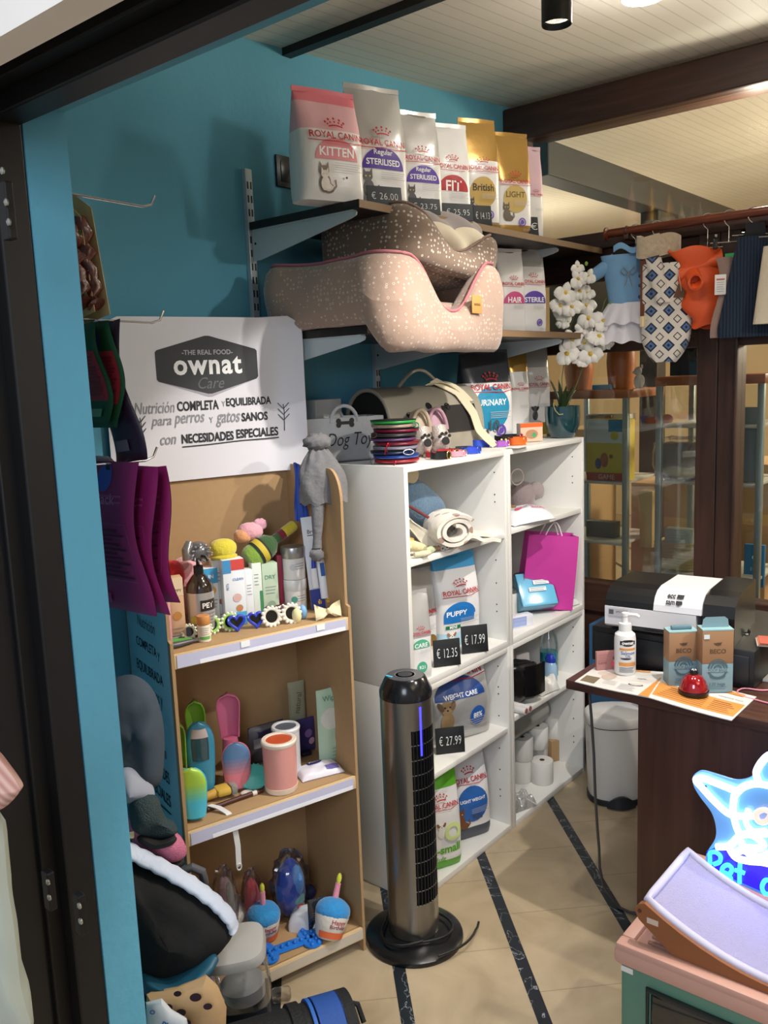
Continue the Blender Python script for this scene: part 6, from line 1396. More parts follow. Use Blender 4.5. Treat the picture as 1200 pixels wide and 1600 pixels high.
t = T('paper_roll_pack', 'shrink-wrapped pack of white rolls at the right of the lowest cube', 'pack', (-1.68, RY(888, -1.68), z0), RZ(8)); b = B(); b.box((0, 0, .085), (.12, .12, .17), M('#d6d3cc', .4), .03, 4); b.build('rolls', t); b = B(); b.box((0, 0, .086), (.126, .126, .172), FILM, .03, 4); b.build('film', t); q_ = Decal(lambda x, z, e: (x, -.0635-e, z)); q_.rect(.025, .07, .04, .13, M('#6a6a6c', .5, var=0)); q_.build('barcode', t)
t = T('film_roll', 'big roll of bubble wrap in clear film lying on the upper paper rolls', 'bubble wrap', (-1.68, 2.74, z0+2*hh_+.002), RZ(0)); b = B(); X = Matrix.Translation((0, 0, .056)) @ Matrix.Rotation(pi/2, 4, 'Y')
b.lathe([(.012, -.20), (.052, -.20), (.055, -.19), (.053, 0), (.055, .19), (.050, .20), (.040, .196), (.036, .204), (.024, .198), (.012, .2)], M('#d3d0c8', .5, var=.08, bump=.5, bs=90), 34, X); b.build('roll', t); b = B(); b.lathe([(.0, -.205), (.056, -.20), (.0575, 0), (.056, .205), (.03, .222), (0, .215)], FILM, 30, X); b.build('film', t)
lying('clear_bag', 'crumpled clear plastic bag at the front left of the lowest right cube', 'bag', (-1.56, 2.575, z0), RZ(20), .12, .08, .045, FILM, wr=.06, part='film')
# ------------------------------------------------------------------ things on and around the counter
ZT = ZC+.001
def onc(px, py, dz=0): p_ = at(px, py, 2, ZT); return Vector((p_[0], p_[1], ZT+dz))
# open magazine
c4 = [onc(898, 1066), onc(1014, 1096), onc(1143, 1127), onc(1182, 1090), onc(1040, 1056), onc(932, 1042)]
t = T('open_magazine', 'open magazine with orange and white pages lying on the counter front', 'magazine', (c4[1]+c4[4])/2, 0)
o_ = (c4[1]+c4[4])/2; PG = M('#dcd8d2', .35, var=.02, coat=.3); ORG = M('#d8924a', .35, var=.02); 
def page(A, B_, C, D):
    def fn(u, v):
        p_ = (A.lerp(B_, u)).lerp(D.lerp(C, u), v)-o_; w = u if A is c4[0] else 1-u
        return (p_.x, p_.y, .0015+.010*max(0, w)**2.2*(1-.15*w**6))
    return fn
L1_, R1_ = page(c4[0], c4[1], c4[4], c4[5]), page(c4[1], c4[2], c4[3], c4[4])
for nm, fn in (('left_page', L1_), ('right_page', R1_)):
    b = B(); b.sheet(fn, 20, 10, .0022, PG); pg_ = b.build(nm, t, smooth=50)
    q_ = Decal(lambda x, z, e: tuple(Vector(fn(x, z))+Vector((0, 0, .0012+e))), .0003)
    if nm == 'left_page':
        q_.rect(.04, .10, .24, .42, M('#7a6c54', .5, var=.3), 6, 4); q_.disc(.32, .55, .10, M('#b9a99c', .5, var=.2), .18); q_.disc(.20, .66, .07, M('#c9b8ae', .5), .1); q_.rect(.80, .0, .99, .62, ORG, 6, 4) if 0 else q_.poly([(.86, 0), (.99, 0), (.99, .8)], ORG); q_.disc(.74, .36, .10, INK, .05); q_.disc(.74, .37, .085, M('#c9c2ba', .5), .035); q_.text('style', .76, .62, .12, PRT, .05); q_.rect(.3, .92, .8, .98, ORG, 6, 1)
        for k in range(5): q_.rect(.55, .10+.05*k, .78-.03*(k % 2), .115+.05*k, LGT, 4, 1)
        for k in range(4): q_.rect(.32, .20+.05*k, .5, .212+.05*k, LGT, 4, 1)
    else:
        q_.rect(.01, .12, .98, .60, ORG, 16, 6); q_.text('NATURAL', .2, .70, .26, ORG, .06)
        for k in range(6): q_.rect(.06+.02*k, .18+.062*k, .60, .20+.062*k, M('#9a5f2c', .5, var=0), 10, 1); q_.rect(.66, .18+.062*k, .92-.03*(k % 3), .20+.062*k, M('#9a5f2c', .5, var=0), 6, 1)
        q_.text('complete food', .80, .70, .26, GREY, .05); q_.rect(.62, .86, .9, .95, ORG, 6, 1)
    q_.build('print', pg_)
# salmon oil bottle
p_ = onc(979, 1056); p_.z += .006; k = mpp(p_); r_ = 16.5*k; h = zat(980, 985, p_)-p_.z
t = T('pump_bottle', 'white pump bottle with black shield label on the open magazine', 'bottle', p_+Vector((-.62, .62, 0)).normalized()*.012, RZ(50))
WP = M('#e6e5e4', .3, var=.01, coat=.4)
B().lathe([(0, 0), (r_*.95, 0), (r_, .004), (r_, h*.80), (r_*.93, h*.90), (r_*.6, h*.97), (r_*.55, h*.99), (0, h*.99)], WP, 40).build('bottle', t)
b = B(); b.lathe([(r_*.60, h*.97), (r_*.60, h*1.15), (r_*.30, h*1.16), (r_*.30, h*1.30), (r_*.34, h*1.31), (r_*.34, h*1.38), (0, h*1.39)], WP, 24); b.tube([(0, 0, h*1.345), (r_*.9, -r_*.5, h*1.35), (r_*1.15, -r_*.62, h*1.31)], .0045, WP, 10); b.build('pump', t)
q_ = Decal(lambda x, z, e: (r_*1.006*sin(x/r_)*(1+e*30), -r_*1.006*cos(x/r_)*(1+e*30), z), .0004)
g = r_*.1; q_.rect(-r_*.75, h*.70, r_*.75, h*.79, INK, 14, 2); q_.disc(0, h*.79, r_*.5, INK, h*.03, 0, 180); q_.disc(0, h*.70, r_*.5, INK, h*.03, 180, 360); q_.text('ownat', 0, h*.745, r_*1.15, WH, bold=.03)
q_.rect(-r_*.8, h*.58, r_*.75, h*.63, ORG, 8, 1); q_.text('Salmon', 0, h*.52, r_*1.3, M('#2a4a8a', .5, var=0)); q_.text('OIL', 0, h*.45, r_*.5, M('#2a4a8a', .5, var=0)); q_.rect(-r_*.75, h*.405, r_*.4, h*.412, INK, 8, 1); q_.disc(-r_*.2, h*.385, r_*.5, INK, h*.018); q_.rect(-r_*.85, h*.22, r_*.85, h*.30, ORG, 8, 1); q_.lines(-r_*.1, h*.18, r_*1.4, 5, h*.025, PRT); q_.build('label', t)
# pink card with bow
t = carton('gift_card', 'small dusty pink card with a red ribbon bow, left of the white pump bottle', 'card', 933, 968, 1018, 1048, 44, ZT, .012, M('#b57f7c', .5), arts(fine(-.2, .85, .45, 4, .1, '#7a4a4a'), word('Love', -.25, .45, .35, '#8a5454')))
p_ = onc(959, 1046); b = B()
for s in (-1, 1): b.sheet(lambda u, v: (s*(.002+.012*u), -.004*sin(pi*u), (v-.5)*(.004+.012*u)), 6, 4, .001, M('#e03a5a', .4)); b.tube([(s*.001, 0, 0), (s*.006, 0, -.018)], .0014, M('#e03a5a', .4), 6)
bw_ = b.build('ribbon_bow', t, smooth=70); bw_.location = (.022, -.012, .022)
b = B(); b.disc = None; b = B(); b.ball((.026, -.0063, .030), (.012, .0012, .012), M('#d8a894', .5)); b.ball((.026, -.0066, .036), (.0125, .0012, .010), M('#2a1c1a', .5)); b.build('picture', t)
# black box under the printer
bl, br = onc(934, 1036), onc(1108, 1072)
zb_top = .105
t = T('cash_drawer', 'black metal cash drawer box on the counter under the label printer', 'cash drawer', (br[0]+.03, bl[1]+.23, ZT), 0)
x0, x1 = -.385, .075; CBK = M('#1c1d20', .45, .2, var=.06)
pz = zat(1165, 965, (br[0]+.1, bl[1]+.4)); 
B().bb((x0, -.21, .0), (x1, .20, zb_top), CBK, .004).build('case', t)
B().bb((x0+.012, -.216, .012), (x1-.012, -.209, zb_top-.016), M('#222429', .4, .2), .002).build('drawer', t)
zc_ = ZT+zb_top
# label printer
def onb(px, py): return at(px, py, 2, zc_)
pl_, pr2 = onb(962, 985), onb(1100, 1010)
t = T('label_printer', 'white and black desktop printer lettered ecc sam, on the black cash drawer', 'printer', (-.925, 2.335, zc_+.001), RZ(84)); t.scale = (.74, .95, .84)
W_ = .37; 
PW, PB = M('#d9d8dc', .35, var=.01, coat=.2), M('#141416', .3, var=.05)
prof = [(-.10, .012), (-.10, .095), (-.085, .128), (-.05, .150), (.0, .158), (.16, .160), (.17, .150), (.17, 0), (-.05, 0)]
def sect(x0, x1, pr, mat, nm, par):
    X = Matrix(((0, 1, 0, (x0+x1)/2), (1, 0, 0, 0), (0, 0, 1, 0), (0, 0, 0, 1))); b = B(); b.prism(pr, x1-x0, mat, X); return b.build(nm, par, smooth=0)
low = [(-.104, .03), (-.104, .092), (.16, .092), (.16, .0), (-.03, .0), (-.06, .012), (-.09, .02)]
up = [(-.102, .092), (-.098, .112), (-.085, .134), (-.06, .150), (-.02, .157), (.16, .150), (.16, .092)]
sect(-W_/2, W_/2-.03, low, PW, 'lower_housing', t); sect(-W_/2, -.0, [(a*1.0+(.002 if a < 0 else 0), z) for a, z in up], PB, 'black_cover', t); u_ = sect(0.0, W_/2-.012, [(a-.002, z+.002) for a, z in up], PW, 'white_cover', t); sect(W_/2-.012, W_/2+.10, [(-.095, .0), (-.095, .092), (-.085, .128), (-.05, .150), (0, .156), (.20, .150), (.20, 0)], PB, 'black_side', t)
b = B(); b.bb((-.12, -.106, .018), (.11, -.09, .034), PB, .003); b.build('paper_slot', t)
q_ = Decal(lambda x, z, e: (x, -.105-e, z)); q_.rect(-.17, .060, -.095, .086, LGT); q_.rect(-.168, .066, -.15, .082, M('#5a5a5e', .5, var=0)); q_.text('pro label', -.12, .076, .04, PRT); q_.build('rating_label', t)
def cv(x, z, e):
    # point on the curved white cover: z runs up the profile
    pr = [(-.104, .094), (-.100, .114), (-.087, .136), (-.062, .152), (-.022, .159)]; s = max(0, min(.999, z))*(len(pr)-1); i = int(s); f = s-i; a = pr[i][0]*(1-f)+pr[i+1][0]*f; zz = pr[i][1]*(1-f)+pr[i+1][1]*f; return (x, a-.002-e, zz+.002+e)
q_ = Decal(cv, .0006); q_.text('ecc', .060, .56, .030, INK, .14, bold=.03); q_.text('sam', .060, .34, .032, INK, .14, bold=.03); q_.poly([(.080, .50), (.105, .50), (.105, .64), (.080, .64)], INK); q_.poly([(.080, .30), (.090, .26), (.104, .32), (.102, .42), (.080, .42)], INK); q_.build('logo', u_)
# two kraft and blue cartons
KB, SB = M('#a07a58', .6, var=.03), M('#7d9aa4', .55, var=.02)
for l, r, tt, bb_, a, d_, lab in ((1045, 1090, 987, 1073, 50, .045, 'kraft and grey-blue carton of bags, left of the pair on the counter'), (1097, 1144, 984, 1082, 52, .045, 'kraft and grey-blue carton with hang tab, right of the pair on the counter')):
    L_, W, H = place(l, r, tt, bb_, a, z=ZT+(.006), D=d_); W *= .96
    t = T('poop_bag_carton', lab, 'box', L_, RZ(a), 'kraft and blue cartons'); t.location.z = ZT+.006
    b = B(); b.bb((-W/2, -d_/2, 0), (W/2, d_/2, H*.46), SB, .0008); b.bb((-W/2, -d_/2, H*.46), (W/2, d_/2, H), KB, .0008); b.bb((-W*.5, -d_/2-.0003, H*.985), (W*.5, d_/2+.0003, H*1.004), M('#90b4b8', .5), 0); c_ = b.build('carton', t)
    tb = [( -W*.44, H), (-W*.40, H+.022), (-W*.3, H+.028), (W*.3, H+.028), (W*.40, H+.022), (W*.44, H)]
    if l > 1090: b = B(); b.prism(tb[::-1], .0012, SB, Matrix.Translation((0, -.0, 0))); 
    else: b = B(); b.box((0, 0, H+.006), (W*.7, .014, .010), M('#5f7f8c', .5), .003)
    b.build('hang_tab', t)
    q_ = Decal(lambda x, z, e: (x, -d_/2-.0003-e, z), .0003); BR = M('#5d4430', .6, var=0); DBL = M('#4a6672', .6, var=0)
    q_.text('BECO', 0, H*.66, W*.52, BR, bold=.02); q_.disc(-.0, H*.775, W*.10, BR, W*.05); q_.line([(-W*.14, H*.79), (-W*.02, H*.775), (W*.12, H*.80)], .0025, BR)
    q_.disc(0, H*.38, W*.33, DBL, W*.33, ring=.82); q_.disc(0, H*.38, W*.24, DBL, W*.24, 0, 180, ring=.78); q_.disc(0, H*.38, W*.14, DBL, W*.14, 0, 180, ring=.6); q_.rect(-W*.36, H*.335, W*.36, H*.385, M('#8aa7b0', .5, var=0)); q_.text('POOP BAGS', 0, H*.36, W*.62, DBL, bold=.02); q_.disc(0, H*.27, W*.26, DBL, W*.12, 180, 360, ring=.7); q_.text('120 bags', 0, H*.13, W*.5, DBL); q_.lines(0, H*.09, W*.6, 2, H*.03, DBL)
    if l > 1090: q_.rect(-W*.46, H*.86, -W*.28, H*.93, M('#d8e4e4', .5, var=0))
    q_.build('printed_front', t)
# bell
p_ = onc(1089, 1092); p_.z += .008; k = mpp(p_); R_ = 23*k
t = T('counter_bell', 'red dome counter bell on a black base, on the open magazine', 'bell', p_+Vector((-.3, .3, 0)).normalized()*.02, 0)
B().lathe([(0, 0), (R_*.98, 0), (R_, .003), (R_*1.0, .010), (R_*.9, .012)], M('#120a0c', .3), 40).build('base', t)
B().lathe([(R_*.95, .012), (R_*.93, .018), (R_*.80, .034), (R_*.55, .047), (R_*.25, .053), (0, .054)], M('#9c0f1c', .12, .3, var=.02, coat=1), 44).build('dome', t)
b = B(); b.lathe([(R_*.28, .053), (R_*.30, .056), (R_*.26, .062), (0, .064)], M('#17171a', .3), 24); b.build('button', t)
for q in range(5):
    b = B(); b.ball((R_*.13*cos(q*1.256), R_*.13*sin(q*1.256), .0635), (R_*.05, R_*.05, .0012), M('#d8d8da', .4), seg=10); b.build('paw_mark', t)
# other things at the right of the counter
t = T('cable', 'pink charging cable curled at the right edge of the counter', 'cable', onc(1165, 1086), 0); cp = [onc(q[0], q[1])-t.location for q in ((1215, 1104), (1185, 1096), (1160, 1089), (1152, 1082), (1163, 1077), (1190, 1080), (1215, 1078))]; b = B(); 
sm = []
for i in range(len(cp)-1):
    for j in range(6):
        f = j/6; p0, p1, p2, p3 = cp[max(i-1, 0)], cp[i], cp[i+1], cp[min(i+2, len(cp)-1)]; sm.append(.5*((2*p1)+(-p0+p2)*f+(2*p0-5*p1+4*p2-p3)*f*f+(-p0+3*p1-3*p2+p3)*f**3)+Vector((0, 0, .0025)))
b.tube(sm, .0022, M('#d88a9c', .4), 8); b.build('cable', t)
t = T('brass_dish', 'small brass dish at the right edge of the counter', 'dish', onc(1198, 1042)+Vector((.01, .03, 0)), 0); B().lathe([(0, .004), (.02, .0), (.024, .004), (.045, .022), (.052, .030), (.050, .031), (.04, .020), (.0, .008)], M('#a5813f', .25, .9, var=.1), 40).build('bowl', t); b = B(); b.tube([(-.05, 0, .028), (-.06, .004, .032), (-.064, 0, .028)], .004, M('#a5813f', .25, .9), 8); b.build('handle', t)
solo(B().box((0, 0, .004), (.12, .09, .008), M('#dad8d6', .5, var=.02), .001), 'note_pad', 'white note pad below the brass dish at the counter edge', 'note pad', onc(1205, 1058), .2)
t = T('figurine', 'small black animal figurine beside the right kraft carton', 'figurine', onc(1158, 1050)+Vector((.0, .02, 0)), .3); FB_ = M('#0c0c0e', .25, var=.1, coat=.4)
b = B(); b.ball((0, 0, .05), (.016, .014, .036), FB_, .15, 3, 20); b.build('body', t, smooth=80); b = B(); b.ball((.004, -.004, .098), (.014, .013, .014), FB_, .1, 3, 18); 
for s in (-1, 1): b.ball((s*.008+.004, 0, .112), (.004, .003, .009), FB_)
b.build('head', t, smooth=80); b = B(); b.tube([(0, 0, .03), (.006, -.01, .0)], [.008, .007], FB_, 10); b.tube([(-.006, .004, .03), (-.008, .006, 0)], [.008, .007], FB_, 10); b.build('legs', t)
t = T('flyer_stack', 'pile of red and cream flyers on the cash drawer right of the printer', 'flyers', (-.625, 2.36, zc_+.001), .35)
for k in range(3): b = B(); b.box((.003*k, -.002*k, .002+.004*k), (.10, .07, .003), CARD(('#d8c8b4', '#c98a6a', '#b85a4a')[k]), .0005); b.build('flyer', t)
# cable down from the counter
t = T('power_cable', 'dark grey power cable hanging from the counter down to the tiles', 'cable', (0, 0, 0), 0)
g0 = at(925, 1090, 1, CY+.10); pts = [Vector(g0)+Vector((-.0, .10, .10))]
cab = [onc(958, 985)+Vector((-.02, .0, .10)), onc(920, 1032)+Vector((0, .0, .02)), onc(905, 1050)+Vector((-.02, .02, -.01))]
pl = [at(q[0], q[1], 1, CY+.06) for q in ((921, 1085), (924, 1120), (928, 1180), (929, 1240))]
fl_ = [at(q[0], q[1], 2, .004) for q in ((966, 1417), (985, 1426), (1010, 1430))]
pl2 = [at(q[0], q[1], 1, CY+q[2]) for q in ((921, 1085, .06), (924, 1120, .065), (928, 1180, .07), (930, 1240, .08), (933, 1290, .09), (936, 1325, .10), (937, 1355, .11), (943, 1385, .12))]
b = B(); b.tube([Vector(x) for x in pl2+fl_], .0042, M('#4a4644', .5), 8); t2 = b.build('cable', t)
# pedal bin
p_ = Vector((-1.322, 2.885, 0)); t = T('pedal_bin', 'white oval pedal bin with black base beside the counter', 'bin', p_, RZ(52))
BW = M('#d6d4cf', .35, var=.01, coat=.2)
S_ = dict(sx=1.0, sy=.84, n=2.5)
B().lathe([(0, 0), (.098, 0), (.104, .004), (.104, .022), (.100, .024)], M('#1b1f28', .4), 48, None, **S_).build('base', t)
B().lathe([(.098, .023), (.100, .03), (.110, .30), (.110, .302)], BW, 48, None, **S_).build('body', t)
B().lathe([(.108, .302), (.108, .306)], INK, 48, None, **S_).build('gap', t)
B().lathe([(.1115, .306), (.1135, .312), (.1125, .336), (.106, .344), (.08, .350), (0, .354)], BW, 48, None, **S_).build('lid', t)
b = B(); b.sheet(lambda u, v: ((u-.5)*.10, -.0925-.020*sin(pi*u), .006+.05*v*sin(pi*(.12+.76*u))), 14, 6, .012, M('#20262f', .4)); b.build('pedal', t)
# boxes behind the bin
t = T('cardboard_box', 'tan cardboard box behind the pedal bin under the counter', 'cardboard box', (-.94, 3.03, 0), 0)
B().bb((-.22, -.12, 0), (.2, .14, .50), KRAFT, .002).build('carton', t); B().bb((-.22, -.1212, .0), (.2, -.1198, .44), M('#c69a5f', .6), 0).build('tape', t, label='shiny tan tape')
t = T('blue_carton', 'blue printed carton behind the counter, under the glass partition', 'box', (-1.33, 3.10, 0), 0); B().bb((-.16, -.09, .0), (.20, .09, .62), M('#2a567c', .5, var=.1), .003).build('carton', t); q_ = Decal(lambda x, z, e: (x, -.09-e, z)); q_.text('PETS', -.02, .46, .12, M('#8fb0cc', .5, var=0)); q_.build('print', t)
# ------------------------------------------------------------------ green pet house with a flat lid, the hammock on it, and the lit sign
ZK = .42
ka = at(962, 1470, 2, ZK); KX, KY = ka[0], ka[1]
GRN_ = M('#5d8571', .5, var=.04); PNK = M('#c99a8a', .5, var=.03)
t = T('pet_crate', 'green plastic pet house with a pinkish lid and dark front window', 'pet crate', (KX, KY, 0), 0)
KD = .43
B().bb((.006, .006, .0), (.62, KD, ZK-.045), GRN_, .012).build('body', t)
lid = B(); lid.bb((-.004, -.006, ZK-.048), (.63, KD+.006, ZK-.012), PNK, .010)
for x0, x1, y0, y1 in ((0, .63, -.004, .03), (0, .63, KD-.03, KD), (0, .028, .0301, KD-.0301), (.60, .63, .0301, KD-.0301)): lid.bb((x0, y0, ZK-.02), (x1, y1, ZK), PNK, .006)
lo = lid.build('lid', t)
sl = B()
for k in range(6): sl.bb((.05, .045+.022*k, ZK-.0125), (.30, .053+.022*k, ZK-.006), M('#a07868', .5), .002)
sl.build('lid_ribs', lo)
wn = B(); wn.bb((.075, -.001, .03), (.55, .012, ZK-.085), M('#15181a', .08, var=.1, coat=1), .012); wo = wn.build('window', t)
wf = B(); wf.tube([(.07, -.001, .025), (.07, -.001, ZK-.08), (.555, -.001, ZK-.08), (.555, -.001, .025)], .006, M('#1c2422', .4), 8, True); wf.build('window_frame', wo)
st_ = B(); st_.bb((.010, .0045, ZK-.066), (.036, .0058, ZK-.054), M('#e0dcd8', .5)); st_.build('price_sticker', t)
# hammock scratcher: curved mesh bed on two brown side boards
t = T('pet_hammock', 'curved pet hammock of pale mesh on brown boards, lying on the green pet house', 'pet hammock', (KX+.052, KY+.03, ZK+.001), 0)
BRW = M('#8a5430', .55, var=.08, vs=20); MESH = M('#a9a4c2', .7, var=.04, bump=1.0, bs=330)
def zc2(x): return .078*((x-.27)/.27)**2
HD = .245
for y in (0.0, HD):
    up_ = [(x*.54/14, .014+zc2(x*.54/14)) for x in range(15)]; lo_ = [(.50, .0), (.06, .0), (.03, .022), (-.012, .052)]
    pts = up_+lo_+[(-.022, .072), (-.012, .086)]
    b = B(); b.prism(pts[::-1], .014, BRW, Matrix.Translation((0, y, 0))); sb = b.build('side_board', t, smooth=0)
    if y == 0:
        b = B(); b.bb((.006, -.0085, .052), (.030, -.0072, .064), M('#d0b8a8', .5)); b.build('price_label', sb); b = B(); b.lathe([(.004, 0), (.004, .002), (0, .002)], M('#4a3020', .4), 12, Matrix.Translation((-.010, -.0072, .072)) @ Matrix.Rotation(pi/2, 4, 'X')); b.build('screw', sb)
b = B(); b.sheet(lambda u, v: (.54*u, .012+(HD-.024)*v, .012+zc2(.54*u)), 40, 20, .004, MESH); mb = b.build('mesh_bed', t, smooth=70)
e_ = [(.54*k/24, .010, .015+zc2(.54*k/24)) for k in range(25)]+[(.54, .01+(HD-.02)*k/8, .015+zc2(.54)) for k in range(1, 8)]+[(.54*k/24, HD-.010, .015+zc2(.54*k/24)) for k in range(24, -1, -1)]+[(0, .01+(HD-.02)*k/8, .015+zc2(0)) for k in range(7, 0, -1)]
b = B(); b.tube(e_, .009, M('#c3c0d6', .6), 10, True); b.build('padded_rim', mb)
# lit acrylic sign of a dog with the word Pet
YS = KY+.315
def sgp(px, py): p_ = at(px, py, 1, YS); return (p_[0], p_[2])
out = [(1083, 1214), (1090, 1206), (1100, 1204), (1125, 1211), (1150, 1218), (1170, 1215), (1182, 1205), (1192, 1188), (1205, 1172), (1225, 1160), (1250, 1165), (1262, 1200), (1275, 1240), (1300, 1250), (1340, 1242), (1350, 1265), (1325, 1310), (1318, 1345), (1340, 1380), (1345, 1440), (1270, 1425), (1200, 1400), (1150, 1378), (1110, 1360), (1104, 1335), (1118, 1310), (1119, 1290), (1112, 1268), (1095, 1245), (1085, 1228)]
op = [sgp(*q) for q in out]; ox, oz = min(p_[0] for p_ in op), min(p_[1] for p_ in op)
def smooth(pl, closed=True, n=5):
    r = []; N_ = len(pl)
    for i in range(N_ if closed else N_-1):
        g = lambda k: pl[(i+k) % N_] if closed else pl[max(0, min(N_-1, i+k))]
        p0, p1, p2, p3 = (Vector(g(k)) for k in (-1, 0, 1, 2))
        for j in range(n): f = j/n; r.append(.5*((2*p1)+(-p0+p2)*f+(2*p0-5*p1+4*p2-p3)*f*f+(-p0+3*p1-3*p2+p3)*f**3))
    if not closed: r.append(Vector(pl[-1]))
    return r
zbase = min(p_[1] for p_ in op); lift = max(0, ZK+.002-zbase)
t = T('neon_sign', 'glowing white and blue dog-shaped lit sign reading Pet, above the green pet house', 'lit sign', (0, YS, 0), 0)
ACR = M('#6aa4dc', .25, var=.02, emit=.30, coat=.5)
b = B(); b.prism([tuple(p_) for p_ in smooth(op)], .006, ACR); b.build('backboard', t, smooth=0)
lowp = [(1105, 1330), (1120, 1322), (1150, 1330), (1200, 1345), (1260, 1362), (1340, 1385), (1342, 1436), (1270, 1421), (1200, 1396), (1150, 1374), (1113, 1357)]
b = B(); b.prism([sgp(*q) for q in lowp], .0075, M('#1a10ff', .3, var=0, emit=4.5)); b.build('letter_glow', t, smooth=0, label='deep blue glow of the letters, made as an emitting sheet')  # blue light of the letters on the board, put in as an emissive sheet
LED = M('#d8ecff', .3, var=0, emit=2.6); LEDB = M('#40d8ff', .3, var=0, emit=2.2); LEDW = M('#e4f0ff', .3, var=0, emit=2.6); LEDP = M('#ffb9a8', .3, var=0, emit=1.2)
def led(name, pl, mat, r=.006, closed=False, y=-.011): 
    q = [sgp(*p_) for p_ in pl]; s = smooth(q, closed); b = B(); b.tube([(p_[0], y, p_[1]) for p_ in s], r, mat, 8, closed); return b.build(name, t)
led('ear_tube', [(1178, 1272), (1145, 1270), (1120, 1250), (1098, 1226), (1090, 1216), (1100, 1213), (1125, 1222), (1150, 1232)], LED, .0078)
led('head_tube', [(1150, 1240), (1162, 1228), (1180, 1222), (1200, 1224), (1222, 1232), (1245, 1250)], LED, .0078)
led('ear_tube', [(1190, 1222), (1184, 1205), (1195, 1185), (1210, 1176), (1226, 1190), (1240, 1230)], LED, .0078)
led('cheek_tube', [(1150, 1240), (1148, 1262), (1152, 1285), (1160, 1300), (1178, 1298), (1200, 1296)], LED, .0078)
led('muzzle_tube', [(1172, 1262), (1168, 1282), (1180, 1296), (1200, 1300), (1215, 1290)], LED, .0066)
led('chest_tube', [(1122, 1320), (1142, 1318), (1160, 1302), (1178, 1302), (1195, 1315), (1188, 1322), (1170, 1322), (1150, 1330)], LEDW, .0078)
led('body_tube', [(1142, 1322), (1152, 1336), (1172, 1342), (1195, 1344), (1225, 1352), (1250, 1360)], LEDW, .0078)
led('paw_tube', [(1160, 1312), (1172, 1330), (1190, 1336), (1205, 1330)], LEDW, .0078)
led('nose_tube', [(1184, 1268), (1196, 1262), (1206, 1268), (1200, 1280), (1188, 1280)], LEDP, .0062, True)
led('letter_p', [(1111, 1356), (1112, 1340), (1112, 1330), (1120, 1328), (1128, 1334), (1127, 1343), (1118, 1347)], LEDB, .0048)
led('letter_e', [(1132, 1359), (1142, 1362), (1146, 1354), (1140, 1348), (1132, 1352), (1131, 1362), (1137, 1369), (1146, 1368)], LEDB, .0048)
led('letter_t', [(1159, 1345), (1158, 1362), (1158, 1376)], LEDB, .0048); led('letter_t_bar', [(1151, 1356), (1159, 1358), (1166, 1361)], LEDB, .0048)
led('letter_c', [(1206, 1372), (1198, 1372), (1193, 1382), (1197, 1392), (1206, 1394)], LEDB, .0048)
b = B(); 
for px, py in ((1103, 1228),): x, z = sgp(px, py); b.lathe([(.003, 0), (.003, .012), (0, .012)], M('#1a2a44', .3), 12, Matrix.Translation((x, .0, z)) @ Matrix.Rotation(pi/2, 4, 'X'))
b.build('mounting_screw', t)
for px in (1130, 1230):
    x, z = sgp(px, 1370); b = B(); b.bb((x-.02, -.02, ZK+.001), (x+.02, .02, ZK+.007), M('#9ab4d8', .2), .002); b.bb((x-.006, .003, ZK+.004), (x+.006, .009, z), M('#9ab4d8', .2), .001); b.build('stand_foot', t)
# ------------------------------------------------------------------ clothes rod and pet clothes
YR = 3.10; rl, rr_ = at(985, 361, 1, YR), at(1200, 328, 1, YR); RZH = (rl[2]+rr_[2])/2
t = T('clothes_rod', 'brown wooden clothes rod along the dark partition, hung with pet clothes', 'clothes rod', (-1.44, YR, RZH), 0)
b = B(); X = Matrix.Rotation(pi/2, 4, 'Y'); b.lathe([(0, -.02), (.014, -.02), (.0155, 0), (.0155, 1.6), (0, 1.6)], ROD, 24, X); b.build('rod', t)
b = B(); b.lathe([(.024, -.022), (.024, -.016), (.0155, -.012), (0, -.012)], ROD, 24, X); b.build('end_cap', t)
for x in (.06, 1.0): b = B(); b.bb((x-.01, -.012, -.03), (x+.01, YF-YR-.035, -.010), DARKWOOD_H, .003); b.tube([(x, .0165*cos(q), .0165*sin(q)) for q in [k*.4 for k in range(16)]], .003, DARKWOOD_H, 6, True); b.build('rod_bracket', t)
CHR = M('#b9bcc0', .15, 1.0, var=.02)
def cx_(px): return at(px, 400, 1, YR)[0]
def hanger(label, px, w=.16, clips=True, drop=.10, rz=-50, bar='#b9bcc0'):
    x = cx_(px); t = T('clothes_hanger', label, 'clothes hanger', (x, YR, RZH), radians(rz), 'metal clothes hangers')
    b = B(); b.tube([(0, .0*k, 0) for k in ()] or [(.0195*cos(q), 0, .0195*sin(q)) for q in [radians(-30+k*15) for k in range(15)]]+[(-.012, 0, -.022), (0, 0, -.034), (0, 0, -drop)], .0017, CHR, 8); b.build('hook', t)
    b = B(); b.tube([(-w/2, 0, -drop), (w/2, 0, -drop)], .0022, CHR, 8); b.build('bar', t)
    if clips:
        for s in (-1, 1): b = B(); b.box((s*w*.36, 0, -drop-.004), (.014, .014, .034), M('#17181a', .3), .003); b.tube([(s*w*.36-.004, -.008, -drop+.022), (s*w*.36+.004, -.008, -drop+.022)], .007, CHR, 10); b.build('clip', t)
    return t, x
def garment(name, label, px, ztop, w, h, fn=None, mat=None, rz=-50, parts=()): pass
def cloth(nm, par, fn, nu, nv, th, mat, sm=70): b = B(); b.sheet(fn, nu, nv, th, mat); return b.build(nm, par, smooth=sm)
RH = radians(28)      # clothes hang turned towards the shop
def frame(px, py, name, label, cat='pet clothing', rz=RH, dy=0):
    p_ = at(px, py, 1, YR+dy); t = T(name, label, cat, p_, rz, 'pet clothes on the rod'); t.scale = (1.22, 1.0, 1.24); return t
S = lambda p_: mpp(p_)
